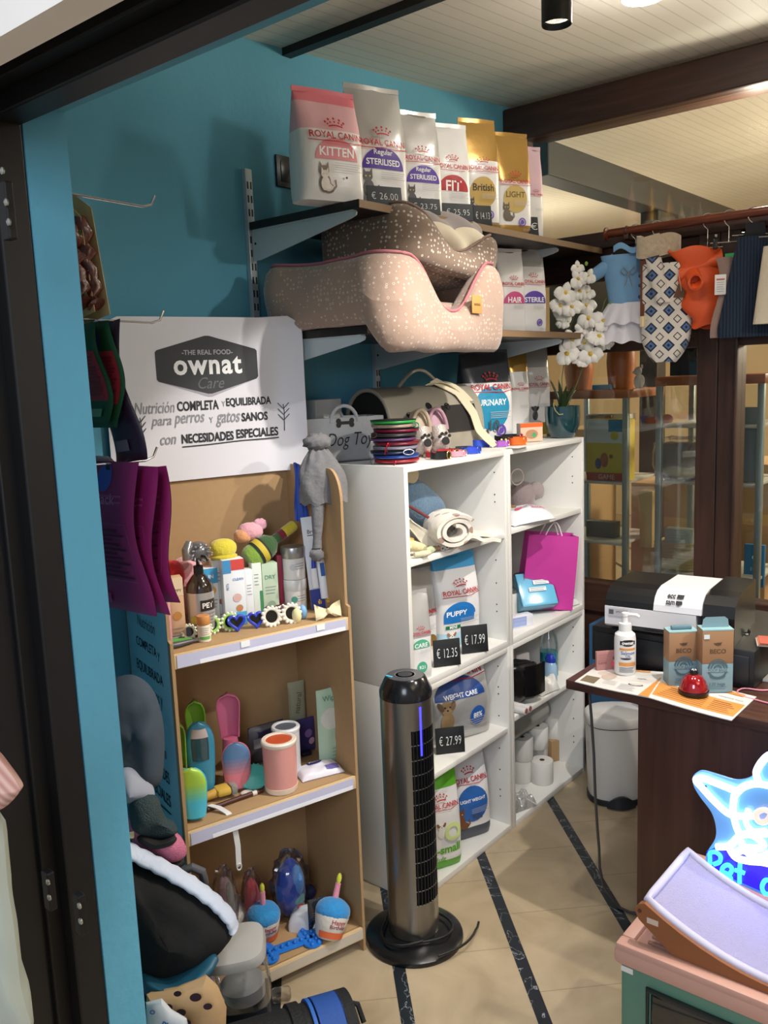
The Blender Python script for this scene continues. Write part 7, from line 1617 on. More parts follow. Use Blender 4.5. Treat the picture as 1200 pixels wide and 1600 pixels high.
# blue denim dress with white skirt
DEN = M('#6f9cc4', .8, var=.06, vs=30, bump=.2, bs=160); TUL = M('#d9d7e0', .8, var=.03, bump=.3, bs=60); CRM = M('#d8c6a0', .8, bump=.5, bs=120)
t0_, _ = hanger('metal clip hanger at the left end of the rod, over the blue dress', 993, .17, True, .115, 28); 
t = frame(981, 398, 'pet_dress', 'light blue pet dress with white frilled skirt, leftmost on the rod', dy=-.02); t.scale = (1.36, 1.1, 1.34)
def body(u, v):
    w = (.040+.020*(1-v)**2+.004*sin(v*3)); q = pi*(u-.5); return (w*1.05*sin(q)*1.1, -.028*cos(q), -.135*v)
cloth('bodice', t, body, 22, 16, .004, DEN); cloth('bodice_back', t, lambda u, v: (body(u, v)[0], .006, body(u, v)[2]), 12, 10, .003, DEN)
cloth('sleeve', t, lambda u, v: (-.040-.055*v, -.016*sin(2*pi*u), -.018-.022*cos(2*pi*u)*(1-.2*v)-.035*v), 18, 6, .003, DEN)
cloth('collar', t, lambda u, v: (-.038+.095*u, -.022-.012*sin(pi*u)-.006*v, .006+.008*sin(u*9)+.016*(1-v)), 20, 4, .003, DEN)
for kz, (z0, z1, w0, w1) in enumerate(((-.128, -.185, .050, .078), (-.165, -.235, .060, .085))):
    cloth('skirt_frill', t, lambda u, v: ((w0+(w1-w0)*v)*1.05*sin(pi*(u-.5))*1.2+.012, (-.03-.02*v)*cos(pi*(u-.5))+.007*sin(u*42)*v, z0+(z1-z0)*v+.004*sin(u*42)*v), 70, 6, .0015, TUL)
for z in (-.06, -.085, -.115): b = B(); b.ball((.030, -.026, z), (.005, .003, .005), M('#2c3a5a', .3), seg=12); b.build('button', t)
b = B()
for s in (-1, 1): b.tube([(0, -.034, -.05), (s*.014, -.036, -.034), (s*.020, -.035, -.045), (s*.010, -.035, -.054), (0, -.034, -.05)], .0014, M('#7f8a94', .7), 6); b.tube([(0, -.034, -.05), (s*.010, -.035, -.085)], .0014, M('#7f8a94', .7), 6)
b.build('bow_tie', t)
# brown fleece and patterned garment with sherpa collar
m, nt, b_, tc = nodemat('diamond_pattern_fleece')
mp = nt.nodes.new('ShaderNodeMapping'); mp.inputs['Scale'].default_value = (29, 29, 29); mp.inputs['Rotation'].default_value = (0, radians(45), 0); nt.links.new(tc.outputs['Object'], mp.inputs[0])
sx_ = nt.nodes.new('ShaderNodeSeparateXYZ'); nt.links.new(mp.outputs[0], sx_.inputs[0])
fa = mth(nt, 'ABSOLUTE', mth(nt, 'SUBTRACT', mth(nt, 'FRACT', sx_.outputs[0]), .5)); fb2 = mth(nt, 'ABSOLUTE', mth(nt, 'SUBTRACT', mth(nt, 'FRACT', sx_.outputs[2]), .5)); mxx = mth(nt, 'MAXIMUM', fa, fb2)
par = mth(nt, 'MODULO', mth(nt, 'ABSOLUTE', mth(nt, 'ADD', mth(nt, 'FLOOR', sx_.outputs[0]), mth(nt, 'FLOOR', sx_.outputs[2]))), 2)
base = lin('#d6cfc6'); c_ = mixc(nt, mth(nt, 'LESS_THAN', mxx, .36), base, lin('#1f2536')); c_ = mixc(nt, mth(nt, 'LESS_THAN', mxx, .24), c_, lin('#4f6c9c')); c_ = mixc(nt, mth(nt, 'LESS_THAN', mxx, .10), c_, lin('#20263a'))
c2 = mixc(nt, mth(nt, 'LESS_THAN', mth(nt, 'ABSOLUTE', mth(nt, 'SUBTRACT', mxx, .22)), .035), base, lin('#241c22')); c_ = mixc(nt, mth(nt, 'LESS_THAN', par, .5), c_, c2)
nt.links.new(c_, b_.inputs['Base Color']); b_.inputs['Roughness'].default_value = .95; b_.inputs['Sheen Weight'].default_value = .4
DIA = m; SHER = M('#b7a68e', .95, var=.2, vs=90, bump=1.2, bs=110, sheen=.4); BRN = M('#6d3b26', .85, var=.08, bump=.2, bs=60)
hanger('metal hanger over the patterned fleece with sherpa collar', 1026, .15, False, .085, 28)
t = frame(1030, 405, 'pet_sweater', 'patterned fleece pet coat with sherpa collar and brown panel on the rod', dy=-.035); 
cloth('sherpa_collar', t, lambda u, v: (.056*sin(2*pi*u)-.002, -.03*cos(2*pi*u), .065-.060*v+.004*sin(u*20)), 36, 10, .012, SHER)
cloth('brown_panel', t, lambda u, v: (-.052+.055*u, -.012-.012*sin(pi*u), .004-.165*v), 10, 14, .004, BRN)
cloth('cream_trim', t, lambda u, v: (-.054+.060*u, -.018-.01*sin(pi*u)+.002*sin(u*40), -.158-.030*v), 24, 4, .004, CRM)
def dia(u, v):
    w = .066*(1-.12*v)*(1-max(0, (v-.72)/.28)**2*.55); q = pi*(u-.5); return (.028+w*1.1*sin(q)-.010*v, -.012-.032*cos(q)-.006*sin(u*12+v*7), -.015-.275*v)
cloth('patterned_body', t, dia, 26, 30, .006, DIA); cloth('patterned_sleeve', t, lambda u, v: (-.02+.020*sin(2*pi*u)+.028*v, -.045-.016*cos(2*pi*u), -.0-.125*v), 18, 12, .004, DIA)
b = B(); b.box((.045, -.048, -.085), (.045, .002, .055), M('#6a4a34', .7), .002); b.build('tag_patch', t)
cloth('dark_lining', t, lambda u, v: (.04+.075*u, .004, .020-.045*v-.012*sin(u*4)), 8, 4, .003, M('#1c1c22', .9))
# orange puffer
hanger('thin hanger over the orange puffer jacket', 1105, .10, False, .095, 28)
ORJ = M('#d9531f', .55, var=.06, bump=.35, bs=18)
t = frame(1098, 420, 'pet_jacket', 'bright orange padded pet jacket hanging on the rod')
def puff(u, v):
    w = .048+.010*sin(v*17+2)+.012*(1-v); q = 2*pi*u; dx = -.025+.045*v; return (dx+w*cos(q)*(1-.25*max(0, v-.7)), .030*sin(q)*(1+.12*sin(v*17)), .055-.215*v+.006*sin(q*3))
cloth('body', t, puff, 36, 30, .006, ORJ); cloth('sleeve', t, lambda u, v: (-.030+.004*v+.018*cos(2*pi*u), -.030-.034*v, -.020-.020*v+.020*sin(2*pi*u)), 20, 8, .006, ORJ)
cloth('shoulder', t, lambda u, v: (-.065+.115*u-.0*v, -.024*sin(pi*v)-.002, .005+.052*u*(1-.2*u)-.045*v), 18, 8, .010, ORJ)
cloth('dark_lining', t, lambda u, v: (.030+.030*u, .0, -.06-.08*v), 6, 6, .003, M('#17181c', .9)); cloth('light_hem', t, lambda u, v: (-.072+.012*u, -.03+.004*u, .006-.065*u+.004*v), 12, 2, .003, M('#d8b9a8', .7))
# green and taupe garment
GNF, TPF = M('#45a866', .85, var=.05, bump=.2, bs=80), M('#8f776e', .95, var=.08, bump=.4, bs=120, sheen=.3)
hanger('clip hanger holding the green and taupe pet coat', 1138, .12, True, .085, 28)
t = frame(1133, 420, 'pet_coat', 'green and taupe fleece pet coat with a white swing tag on the rod')
cloth('taupe_side', t, lambda u, v: (-.028+.045*u+.012*sin(v*5), -.03+.02*u-.012*sin(pi*u), .028-.215*v), 12, 24, .008, TPF); cloth('green_side', t, lambda u, v: (.0+.075*u*(1-.35*v), .0-.014*sin(pi*u), .040-.20*v), 12, 20, .005, GNF)
b = B(); b.box((-.018, -.046, -.045), (.030, .0016, .054), M('#e4e2e0', .5), .002); tg = b.build('swing_tag', t); q_ = Decal(lambda x, z, e: (x-.018, -.0468-e, z-.045)); q_.rect(-.011, .012, .011, .016, M('#c05a5a', .5, var=0)); q_.lines(0, .006, .02, 5, .006, M('#8a8a8c', .5, var=0)); q_.build('tag_print', tg)
# navy knit
m, nt, b_, tc = nodemat('navy_rib_knit')
w_ = nt.nodes.new('ShaderNodeTexWave'); w_.inputs['Scale'].default_value = 38; w_.inputs['Distortion'].default_value = 1.2; w_.inputs['Detail'].default_value = 2; nt.links.new(tc.outputs['Object'], w_.inputs['Vector'])
nt.links.new(mixc(nt, w_.outputs['Fac'], lin('#121c2c'), lin('#22344a')), b_.inputs['Base Color']); b_.inputs['Roughness'].default_value = .95
bp = nt.nodes.new('ShaderNodeBump'); bp.inputs['Strength'].default_value = .6; bp.inputs['Distance'].default_value = .003; nt.links.new(w_.outputs['Fac'], bp.inputs['Height']); nt.links.new(bp.outputs[0], b_.inputs['Normal'])
NVY = m
hanger('dark hanger holding the navy ribbed knit', 1175, .13, False, .07, 28)
t = frame(1175, 400, 'pet_sweater', 'navy ribbed knit pet sweater at the right end of the rod')
cloth('body', t, lambda u, v: ((.030+.058*min(1, v*1.1))*sin(2*pi*u)*1.15+.02*v, -.024*cos(2*pi*u)*(1+.3*v), .05-.265*v), 44, 24, .008, NVY); cloth('shoulder', t, lambda u, v: (-.02+.05*u, -.015*sin(pi*v), .085-.05*v), 8, 6, .006, M('#1b1d24', .9))
hanger('chrome hanger bar at the right border, over the cream knit', 1215, .12, False, .085, 28)
t = frame(1222, 405, 'pet_sweater', 'cream knit pet sweater cut off by the right border of the photo', dy=-.02); cloth('body', t, lambda u, v: ((.040+.02*v)*sin(2*pi*u)*1.1, -.02*cos(2*pi*u), .035-.20*v), 36, 16, .007, M('#cfc4ae', .95, bump=.8, bs=90))
# ------------------------------------------------------------------ packets on pegs inside the opening, seen past the blue pier
def puff(b, pts, y0, bulge, mat, X=None, wr=.0, seed=0, back=None, n=2.6):
    """rounded cushion over a closed outline pts (x, z); bulge = half thickness"""
    N_ = len(pts); cx = sum(p[0] for p in pts)/N_; cz = sum(p[1] for p in pts)/N_; R_ = 8; vs_ = []; fs = []
    for sgn in (-1, 1):
        o = len(vs_); h = bulge if sgn < 0 else (bulge if back is None else back)
        for j in range(R_+1):
            s = (j/R_)**.8
            for p in pts:
                x, z = cx+(p[0]-cx)*s, cz+(p[1]-cz)*s; d = h*max(0, 1-s**n)**.55
                vs_.append((x, y0+sgn*(d+wr*(1-s)*mnoise.noise(Vector((x*16+seed, z*16, seed)))*2), z))
        for j in range(R_):
            for i in range(N_):
                q = (o+j*N_+i, o+j*N_+(i+1) % N_, o+(j+1)*N_+(i+1) % N_, o+(j+1)*N_+i); fs.append(q if sgn > 0 else q[::-1])
    return b.add(vs_, fs, mat, X)
def outline(px, org, rz, X=None):
    """image outline -> local (x, z) in the vertical plane through org turned by rz"""
    w_ = Vector((cos(rz), sin(rz), 0)); n_ = Vector((sin(rz), -cos(rz), 0)); r = []
    for q in px: p_ = atplane(q[0], q[1], org, n_)-Vector(org); r.append((p_.dot(w_), p_.z))
    return r
def sm2(pl, n=4): return [tuple(p_) for p_ in smooth(pl, True, n)]
PEG = M('#c9ccd0', .2, .9)
def peg(label, px, py, x, L=.30):
    p_ = at(px, py, 0, x); t = T('display_peg', label, 'hook', (x, YJ, p_[2]), 0, 'wire display pegs'); b = B(); b.tube([(0, .0, 0), (0, L-.03, -.006), (0, L-.01, .0), (0, L, .018)], .0024, PEG, 8); b.build('wire', t); b = B(); b.bb((-.015, 0, -.02), (.015, .006, .02), PEG, .002); b.build('plate', t); return p_
def hung(name, label, px, ytop, ybot, x, wpx, mat, art=None, rz=0, D=.02, group=None, shape=None, back=None, cat='pet food pouch', lean=0):
    p_ = at(px, (ytop+ybot)/2, 0, x); y = p_[1]; k = mpp(p_); zt = at(px, ytop, 1, y)[2]; zb = at(px, ybot, 1, y)[2]; H = zt-zb
    W = wpx*k/.56; t = T(name, label, cat, (x, y, zb), rz, group, (0, lean))
    SEEDS[0] += 1; sd = SEEDS[0]
    def yy(u, v): kk = max(0, 1-abs(2*u-1)**4)*max(0, 1-abs(2*v-1)**6); return D/2*kk**.5
    def xx(u, v): return (u-.5)*W*(1-.06*sin(v*pi)+.025*sin(v*9+sd))+.012*sin(v*5+sd)
    b = B()
    for s in (-1, 1): b.grid(lambda u, v: (xx(u if s < 0 else 1-u, v), s*(yy(u, v)+.0006)+.006*sin(v*6+sd), v*H), 16, 26, mat if s < 0 or not back else back)
    b.build('pouch', t, smooth=70)
    b = B(); b.lathe([(.006, 0), (.006, .0022), (0, .0022)], INK, 14, Matrix.Translation((0, -.001, H-.012)) @ Matrix.Rotation(pi/2, 4, 'X')); b.build('hang_hole', t)
    if art:
        def fr(x_, z_, e): v = z_/H; u = x_/W+.5; return (x_+.012*sin(v*5+sd)+.025*(u-.5)*W*sin(v*9+sd), -(yy(u, v)+.0006)+.006*sin(v*6+sd)-e, z_)
        q_ = Decal(fr, .0008); art(q_, W, H); q_.build('printed_front', t)
    return t
MAG = M('#84205c', .40, var=.06, bump=.15, bs=20); MAGD = M('#4a0c32', .5, var=0)
def magart(d, W, H):
    d.disc(-.02*W, .90*H, .13*W, M('#3f4fae', .4, var=0), .16*W); d.line([(-.3*W, .78*H), (.3*W, .78*H), (.3*W, .74*H), (-.3*W, .74*H), (-.3*W, .78*H)], .004, M('#a0447a', .4, var=0)); d.text('snack', 0, .76*H, .4*W, M('#b06a98', .4, var=0))
    d.line([(-.36*W, .60*H), (.36*W, .60*H), (.36*W, .22*H), (-.36*W, .22*H), (-.36*W, .60*H)], .003, M('#8a3a6a', .4, var=0))
    for k in range(11): d.rect(-.32*W, (.24+.031*k)*H, (.32-.1*(k % 3))*W, (.252+.031*k)*H, MAGD, 6, 1)
    d.rect(-.4*W, .05*H, -.2*W, .12*H, M('#a0447a', .4, var=0))
XP = -1.44
peg('wire peg holding the magenta snack pouches', 165, 722, XP, .26)
hung('snack_pouch', 'magenta snack pouch nearest the blue pier, first of three on the peg', 180, 722, 952, XP, 76, MAG, magart, .06, .016, 'magenta snack pouches')
hung('snack_pouch', 'magenta snack pouch in the middle of the three on the peg', 208, 728, 950, XP+.005, 72, MAG, magart, .03, .016, 'magenta snack pouches')
hung('snack_pouch', 'magenta snack pouch farthest from the blue pier on the peg', 242, 732, 938, XP+.01, 60, MAG, magart, .02, .016, 'magenta snack pouches', lean=-.10)
hung('snack_pouch', 'pale pink pouch top peeking out above the magenta pouches', 160, 712, 760, XP-.05, 30, M('#e0b0b0', .4), None, 0, .01)
peg('wire peg with purple and green pouches, over the white header board', 180, 498, XP, .30)
DPU, GRNP, REDP = M('#2c1a2e', .35, var=.1, bump=.2, bs=25), M('#1f4a2c', .35, var=.06), M('#a02c38', .4, var=.05)
def grart(d, W, H): d.rect(-.42*W, .22*H, .42*W, .72*H, REDP, 8, 6); d.disc(0, .85*H, .2*W, M('#2a3a78', .4)); d.lines(-.0*W, .66*H, .7*W, 12, .034*H, M('#7a1c28', .4, var=0), .004); d.rect(-.1*W, .06*H, .3*W, .14*H, M('#6a8a72', .4))
hung('snack_pouch', 'dark green pouch with a red panel hanging by the blue pier', 160, 502, 668, XP, 46, GRNP, grart, .05, .014, 'pouches on the upper peg')
hung('snack_pouch', 'green and red pouch directly against the edge of the blue pier', 140, 505, 660, XP, 46, GRNP, grart, .02, .014, 'pouches on the upper peg')
hung('snack_pouch', 'long dark purple pouch hanging in front of the white header board', 188, 500, 722, XP+.01, 44, DPU, lambda d, W, H: (d.lines(0, .75*H, .6*W, 14, .03*H, M('#55405a', .4, var=0), .004), d.rect(-.3*W, .08*H, .1*W, .16*H, M('#6a5a6e', .4, var=0))), .04, .016, 'pouches on the upper peg', lean=-.12)
peg('wire peg with the dried chew packs, highest by the blue pier', 140, 305, XP, .30)
TANC, CHEW = M('#c4a472', .7, var=.05), M('#5c2a20', .25, var=.25, bump=.8, bs=60, coat=.6)
for k, (px, yt, yb, w, lab) in enumerate(((124, 312, 500, 26, 'dried chew pack on tan card nearest the blue pier'), (142, 296, 506, 34, 'dried chew pack on tan card farthest from the blue pier'))):
    p_ = at(px, (yt+yb)/2, 0, XP); y = p_[1]; kk = mpp(p_); zt = at(px, yt, 1, y)[2]; zb = at(px, yb, 1, y)[2]; H = zt-zb; W = w*kk/.56
    t = T('chew_pack', lab, 'pet treats', (XP, y, zb), .25, 'dried chew packs', (0, -.12 if k else -.08))
    b = B(); b.prism([(-W/2, 0), (W/2, .01), (W/2, H*.86), (.0, H), (-W/2, H*.86)], .0015, TANC); b.build('card', t, smooth=0)
    b = B(); 
    for i in range(3): b.tube([(W*(-.25+.25*i)+.006*sin(z*3+i), -.014-.004*sin(z*5+i), H*(.12+.068*z)) for z in range(11)], [.014+.004*sin(z*2.1+i) for z in range(11)], CHEW, 10)
    b.build('dried_chews', t, smooth=80)
hung('snack_pouch', 'olive green pouch edge hidden behind the dried chew packs', 116, 360, 470, XP, 16, M('#66703a', .4), None, 0, .01)

# ------------------------------------------------------------------ heap by the pier, in front of the display stand's left side
def heapthing(name, label, cat, org, rz=radians(45)): return T(name, label, cat, org, rz), Vector(org), rz
SLATEB = M('#36424e', .85, var=.12, vs=14, bump=.6, bs=22); LGREY = M('#8f93a0', .85, var=.1, bump=.6, bs=18)
o_ = at(212, 1150, 0, -1.585); t, O, rz = heapthing('pet_backpack', 'slate grey fabric pet backpack squeezed beside the display stand', 'pet carrier', o_)
ol = outline([(165, 1080), (190, 1062), (215, 1066), (238, 1090), (252, 1140), (253, 1200), (245, 1236), (215, 1243), (170, 1240), (150, 1160)], O, rz)
b = B(); puff(b, sm2(ol), .03, .06, SLATEB, None, .034, 3); b.build('body', t, smooth=80)
ol = outline([(188, 1195), (205, 1188), (225, 1205), (243, 1228), (240, 1240), (205, 1244), (188, 1240)], O, rz); b = B(); puff(b, sm2(ol), -.022, .04, LGREY, None, .02, 4); b.build('front_pocket', t, smooth=80)
MESHG = M('#1f3336', .7, var=.1, bump=1.0, bs=300); MESHP = M('#c06a86', .7, var=.05, bump=1.0, bs=300); BLKF = M('#0f0f11', .8, var=.2, bump=.5, bs=40)
o_ = at(245, 1275, 0, -1.525); t, O, rz = heapthing('pet_harness', 'dark green mesh pet harness with black edging, lying on the pink mesh one', 'pet harness', o_)
ol = outline([(205, 1245), (225, 1240), (245, 1248), (252, 1268), (262, 1285), (275, 1292), (276, 1302), (250, 1308), (220, 1302), (203, 1285)], O, rz); b = B(); puff(b, sm2(ol), 0, .035, MESHG, None, .02, 5); b.build('mesh_body', t, smooth=80)
ol = outline([(222, 1296), (250, 1306), (276, 1300), (274, 1310), (246, 1317), (218, 1306)], O, rz); b = B(); puff(b, sm2(ol), -.02, .02, BLKF); b.build('edge_band', t, smooth=80)
x, z = outline([(212, 1288)], O, rz)[0]; b = B(); b.box((x, -.045, z), (.010, .006, .014), M('#c8b890', .3, .6), .002); b.build('zip_pull', t)
o_ = at(250, 1320, 0, -1.515); t, O, rz = heapthing('pet_harness', 'pink mesh pet harness with black underside beside the middle stand shelf', 'pet harness', o_)
ol = outline([(200, 1278), (215, 1302), (250, 1318), (270, 1308), (285, 1318), (291, 1335), (282, 1348), (255, 1350), (225, 1335), (200, 1310)], O, rz); b = B(); puff(b, sm2(ol), .012, .03, MESHP, None, .01, 6); b.build('mesh_body', t, smooth=80)
ol = outline([(200, 1308), (225, 1336), (255, 1352), (285, 1352), (282, 1362), (250, 1365), (215, 1350), (198, 1330)], O, rz); b = B(); puff(b, sm2(ol), .02, .03, BLKF); b.build('underside', t, smooth=80)
WPLU = M('#b9c2d4', .9, var=.06, bump=1.2, bs=45, sheen=.3)
o_ = at(280, 1430, 0, -1.455); t, O, rz = heapthing('pet_nest', 'big black pet nest with quilted pale lining, tipped on its side by the pier', 'pet bed', o_)
ol = outline([(190, 1340), (215, 1352), (260, 1370), (300, 1392), (335, 1418), (358, 1440), (364, 1458), (352, 1478), (320, 1498), (285, 1518), (250, 1532), (225, 1528), (190, 1500), (180, 1420)], O, rz)
b = B(); puff(b, sm2(ol), 0, .075, M('#0a0a0b', .92, var=.2, bump=.5, bs=50), None, .02, 7); b.build('shell', t, smooth=80)
rim = [(180, 1318), (215, 1336), (255, 1356), (300, 1382), (335, 1408), (360, 1434), (366, 1452)]; rp_ = outline(rim, O, rz)
b = B(); rs = []
for i in range(len(rp_)-1):
    for j in range(5): f = j/5; rs.append((rp_[i][0]*(1-f)+rp_[i+1][0]*f, .0, rp_[i][1]*(1-f)+rp_[i+1][1]*f))
b.tube(rs, [.0105+.001*sin(i*2.2) for i in range(len(rs))], WPLU, 14, X=Matrix.Diagonal((1, 2.6, 1, 1))); b.build('quilted_lining', t, smooth=80)
ol = outline([(196, 1500), (212, 1492), (222, 1505), (222, 1528), (200, 1535)], O, rz); b = B(); puff(b, sm2(ol), -.05, .03, WPLU, None, .02, 3); b.build('lining_corner', t, smooth=80)
o_ = at(300, 1372, 0, -1.50); t, O, rz = heapthing('handle_loop', 'grey padded handle loop poking out by the bottom stand shelf', 'handle', o_)
b = B(); pl_ = outline([(283, 1362), (300, 1355), (316, 1362), (320, 1378), (310, 1390)], O, rz); b.tube([(x, 0, z) for x, z in pl_], .010, M('#4a4a4e', .7), 10); b.build('loop', t)
TEAL = M('#1f5266', .5, var=.05)
o_ = at(275, 1545, 0, -1.40); t, O, rz = heapthing('teal_tray', 'dark teal tray edge under the black pet nest', 'tray', o_)
ol = outline([(222, 1530), (262, 1538), (300, 1522), (330, 1505), (340, 1512), (318, 1540), (285, 1556), (240, 1562), (222, 1556)], O, rz); b = B(); puff(b, sm2(ol), .02, .05, TEAL); b.build('tray', t, smooth=80)
# clear tub with grey lid
o_ = at(383, 1572, 0, -1.40); HZ = at(385, 1480, 1, o_[1])[2]-o_[2]; kk = mpp(o_)
t = T('storage_tub', 'clear plastic tub with a light grey lid in front of the display stand', 'tub', Vector(o_)+Vector((-.02, .02, 0)), radians(45), None, (radians(10), radians(-6)))
CLT = clear('clear_tub_plastic', (.93, .95, .96), .16, .06); LG = M('#a9a6a0', .35, var=.02, coat=.3); r_ = 46*kk
b = B(); b.lathe([(0, .0), (r_*.80, 0), (r_*.86, .006), (r_*.92, .012), (r_*1.0, HZ*.9)], CLT, 44, None, 1, .85, n=3.6); b.build('tub', t)
b = B(); b.lathe([(0, .006), (r_*.70, .008), (r_*.78, HZ*.30), (r_*.3, HZ*.36), (0, HZ*.33)], M('#e2ded8', .6), 24, None, 1, .8); b.build('white_contents', t)
b = B(); b.lathe([(r_*1.05, HZ*.88), (r_*1.06, HZ*.98), (r_*1.0, HZ*1.04), (r_*.85, HZ*1.06), (0, HZ*1.07)], LG, 44, None, 1, .85, n=3.6); b.build('lid', t)
b = B(); b.box((-r_*.95, -r_*.5, HZ*.78), (.012, .020, .034), LG, .004); b.build('clip', t)
solo(B().bb((-.05, -.04, 0), (.05, .06, o_[2]-.01), M('#20222a', .7), .004), 'dark_crate', 'dark box under the clear tub at the bottom left of the shop', 'box', (o_[0]-.03, o_[1]+.03, .0), radians(45))
# kraft bag with dark spots and a white paper
o_ = at(300, 1590, 0, -1.33); t, O, rz = heapthing('kraft_bag', 'kraft paper bag with dark purple spots at the bottom left of the shop', 'bag', o_)
ol = outline([(225, 1570), (270, 1562), (320, 1540), (338, 1556), (352, 1590), (350, 1660), (220, 1660)], O, rz); b = B(); puff(b, ol, .03, .03, KRAFT, None, .004, 2); kb = b.build('bag', t)
q_ = Decal(lambda x, z, e: (x, -.003-e, z), .001)
for px, py, r in ((262, 1572, 8), (283, 1580, 8), (306, 1556, 9), (292, 1596, 7), (325, 1570, 7), (278, 1550, 6)): x, z = outline([(px, py)], O, rz)[0]; q_.disc(x, z, r*mpp(O), M('#2a1020', .6), r*.8*mpp(O))
q_.build('spots', t)
o_ = at(265, 1590, 0, -1.30); t, O, rz = heapthing('paper_bag', 'white paper bag with blue lettering in front of the spotted kraft bag', 'bag', o_)
ol = outline([(228, 1566), (252, 1560), (268, 1578), (292, 1592), (300, 1640), (232, 1650)], O, rz); b = B(); puff(b, ol, 0, .012, M('#b9bdc0', .6, var=.05), None, .004, 3); b.build('bag', t)
q_ = Decal(lambda x, z, e: (x, -.012-e, z), .001); BLT2 = M('#2a5a9a', .6, var=0); x, z = outline([(240, 1574)], O, rz)[0]; q_.text('O', x, z, .010, BLT2, rot=-.4, bold=.03); x, z = outline([(266, 1596)], O, rz)[0]; q_.text('PUR', x, z, .03, BLT2, rot=-.5, bold=.03); q_.build('lettering', t)
# black and blue pet carrier
c0, c1 = at(335, 1618, 2, .28), at(548, 1556, 2, .28); dv = Vector(c1)-Vector(c0); ang = math.atan2(dv.y, dv.x); LN = dv.length
t = T('soft_carrier', 'black mesh and blue soft pet carrier lying at the bottom edge of the shop', 'pet carrier', ((c0[0]+c1[0])/2, (c0[1]+c1[1])/2, .0), ang)
NYL = M('#101113', .75, var=.2, bump=.6, bs=150); NBL = M('#1d4a94', .7, var=.08, bump=.3, bs=100)
def tun(u, v):
    q = pi*u; return (-LN/2-.02+(LN+.0)*v, -.02-.11*cos(q), .04+.245*sin(q)**.6)
b = B(); b.sheet(tun, 26, 16, .008, NYL); b.build('mesh_body', t, smooth=70)
b = B(); b.bb((-LN/2-.02, -.15, .0), (LN/2-.02, .085, .05), NBL, .02); b.build('base', t)
for v0, v1, m_, nm in ((.78, .97, NBL, 'blue_panel'), (.60, .68, NYL, 'strap'), (.96, 1.05, NYL, 'end_trim'), (.74, .765, M('#2a62b4', .6), 'piping')):
    b = B(); b.sheet(lambda u, v: tuple(Vector(tun(u, v0+(v1-v0)*v))+Vector((0, -.006*cos(pi*u), .006))), 26, 4, .008, m_); b.build(nm, t, smooth=70)
b = B(); b.tube([(LN*.44, -.02, .285), (LN*.52, -.03, .28), (LN*.54, -.05, .25)], .006, NYL, 8); b.build('tab', t)
solo(B().box((0, 0, .012), (.05, .04, .024), FILM, .008), 'film_pouch', 'crumpled clear film pouch between the stand foot and the blue carrier', 'pouch', at(440, 1560, 2, .005)*1, radians(50), smooth=30)
# ------------------------------------------------------------------ things outside, left of the door frame
o_ = at(8, 1225, 1, .44); t = T('striped_knit', 'pale pink striped knitted garment at the left edge, outside the door', 'garment', o_, radians(20)); O = Vector(o_); ol = outline([(-60, 1150), (-20, 1165), (8, 1198), (29, 1228), (30, 1238), (12, 1258), (-10, 1270), (-60, 1290)], O, radians(20))
m, nt, b_, tc = nodemat('pink_rib_knit'); w_ = nt.nodes.new('ShaderNodeTexWave'); w_.inputs['Scale'].default_value = 42; w_.bands_direction = 'DIAGONAL'; nt.links.new(tc.outputs['Object'], w_.inputs['Vector']); nt.links.new(mixc(nt, w_.outputs['Fac'], lin('#b98a80'), lin('#dab4a8')), b_.inputs['Base Color']); b_.inputs['Roughness'].default_value = .9
b = B(); puff(b, sm2(ol), 0, .02, m); b.build('sleeve', t, smooth=80)
o_ = at(10, 1450, 1, .47); t = T('pale_cloth', 'pale grey-green cloth hanging at the left edge, outside the door', 'cloth', o_, radians(20)); O = Vector(o_); ol = outline([(-80, 1270), (-10, 1262), (4, 1290), (12, 1380), (22, 1450), (32, 1540), (44, 1640), (-80, 1660)], O, radians(20)); b = B(); puff(b, sm2(ol), 0, .02, M('#aeb4a6', .85, var=.08, bump=.5, bs=14), None, .01, 3); b.build('fabric', t, smooth=80)
# ------------------------------------------------------------------ back room seen through the glass
ALU = M('#8f9a98', .35, .6, var=.03); LEDGE = wood_mat('red_brown_ledge', '#7d4428', '#a56238', .4, (3, 20, 20)); SHG = M('#b9b7ae', .4, var=.03)
def cab(label, x0, x1, y, ztop, shelves, D=.36):
    t = T('display_cabinet', label, 'display cabinet', ((x0+x1)/2, y, 0), 0, 'glass display cabinets'); w = (x1-x0)/2
    for sx_ in (-1, 1):
        for yy in (0, D): b = B(); b.bb((sx_*w-.012, yy-.012, 0), (sx_*w+.012, yy+.012, ztop-.035), ALU, .002); b.build('post', t)
    B().bb((-w-.015, -.015, ztop-.036), (w+.015, D+.015, ztop), LEDGE, .003).build('top', t)
    for z in shelves: B().bb((-w+.013, 0, z-.012), (w-.013, D, z), SHG, .002).build('shelf', t)
    B().bb((-w+.012, 0, 0), (w-.012, D, .5), M('#b08a58', .6, var=.1), .002).build('base_panel', t)
    B().bb((-w+.012, -.002, .5), (w-.012, .001, ztop-.04), GLASS).build('glass_front', t); return t
ya = 3.42; za = at(960, 609, 1, ya)[2]; xa0, xa1 = at(860, 700, 1, ya)[0], at(978, 700, 1, ya)[0]
sa = [at(940, py, 1, ya)[2] for py in (655, 758, 858, 912)]; sa = [at(940, 752, 1, ya)[2], at(940, 846, 1, ya)[2]]
cab('glass display cabinet with the orange pot on top, behind the partition', xa0, xa1, ya, za, sa)
yb_ = 3.40; zb_ = at(1060, 588, 1, yb_)[2]; xb0, xb1 = at(1030, 700, 1, yb_)[0], at(1188, 700, 1, yb_)[0]
sb_ = [at(1060, 664, 1, yb_)[2], at(1060, 752, 1, yb_)[2], at(1060, 896, 1, yb_)[2]]
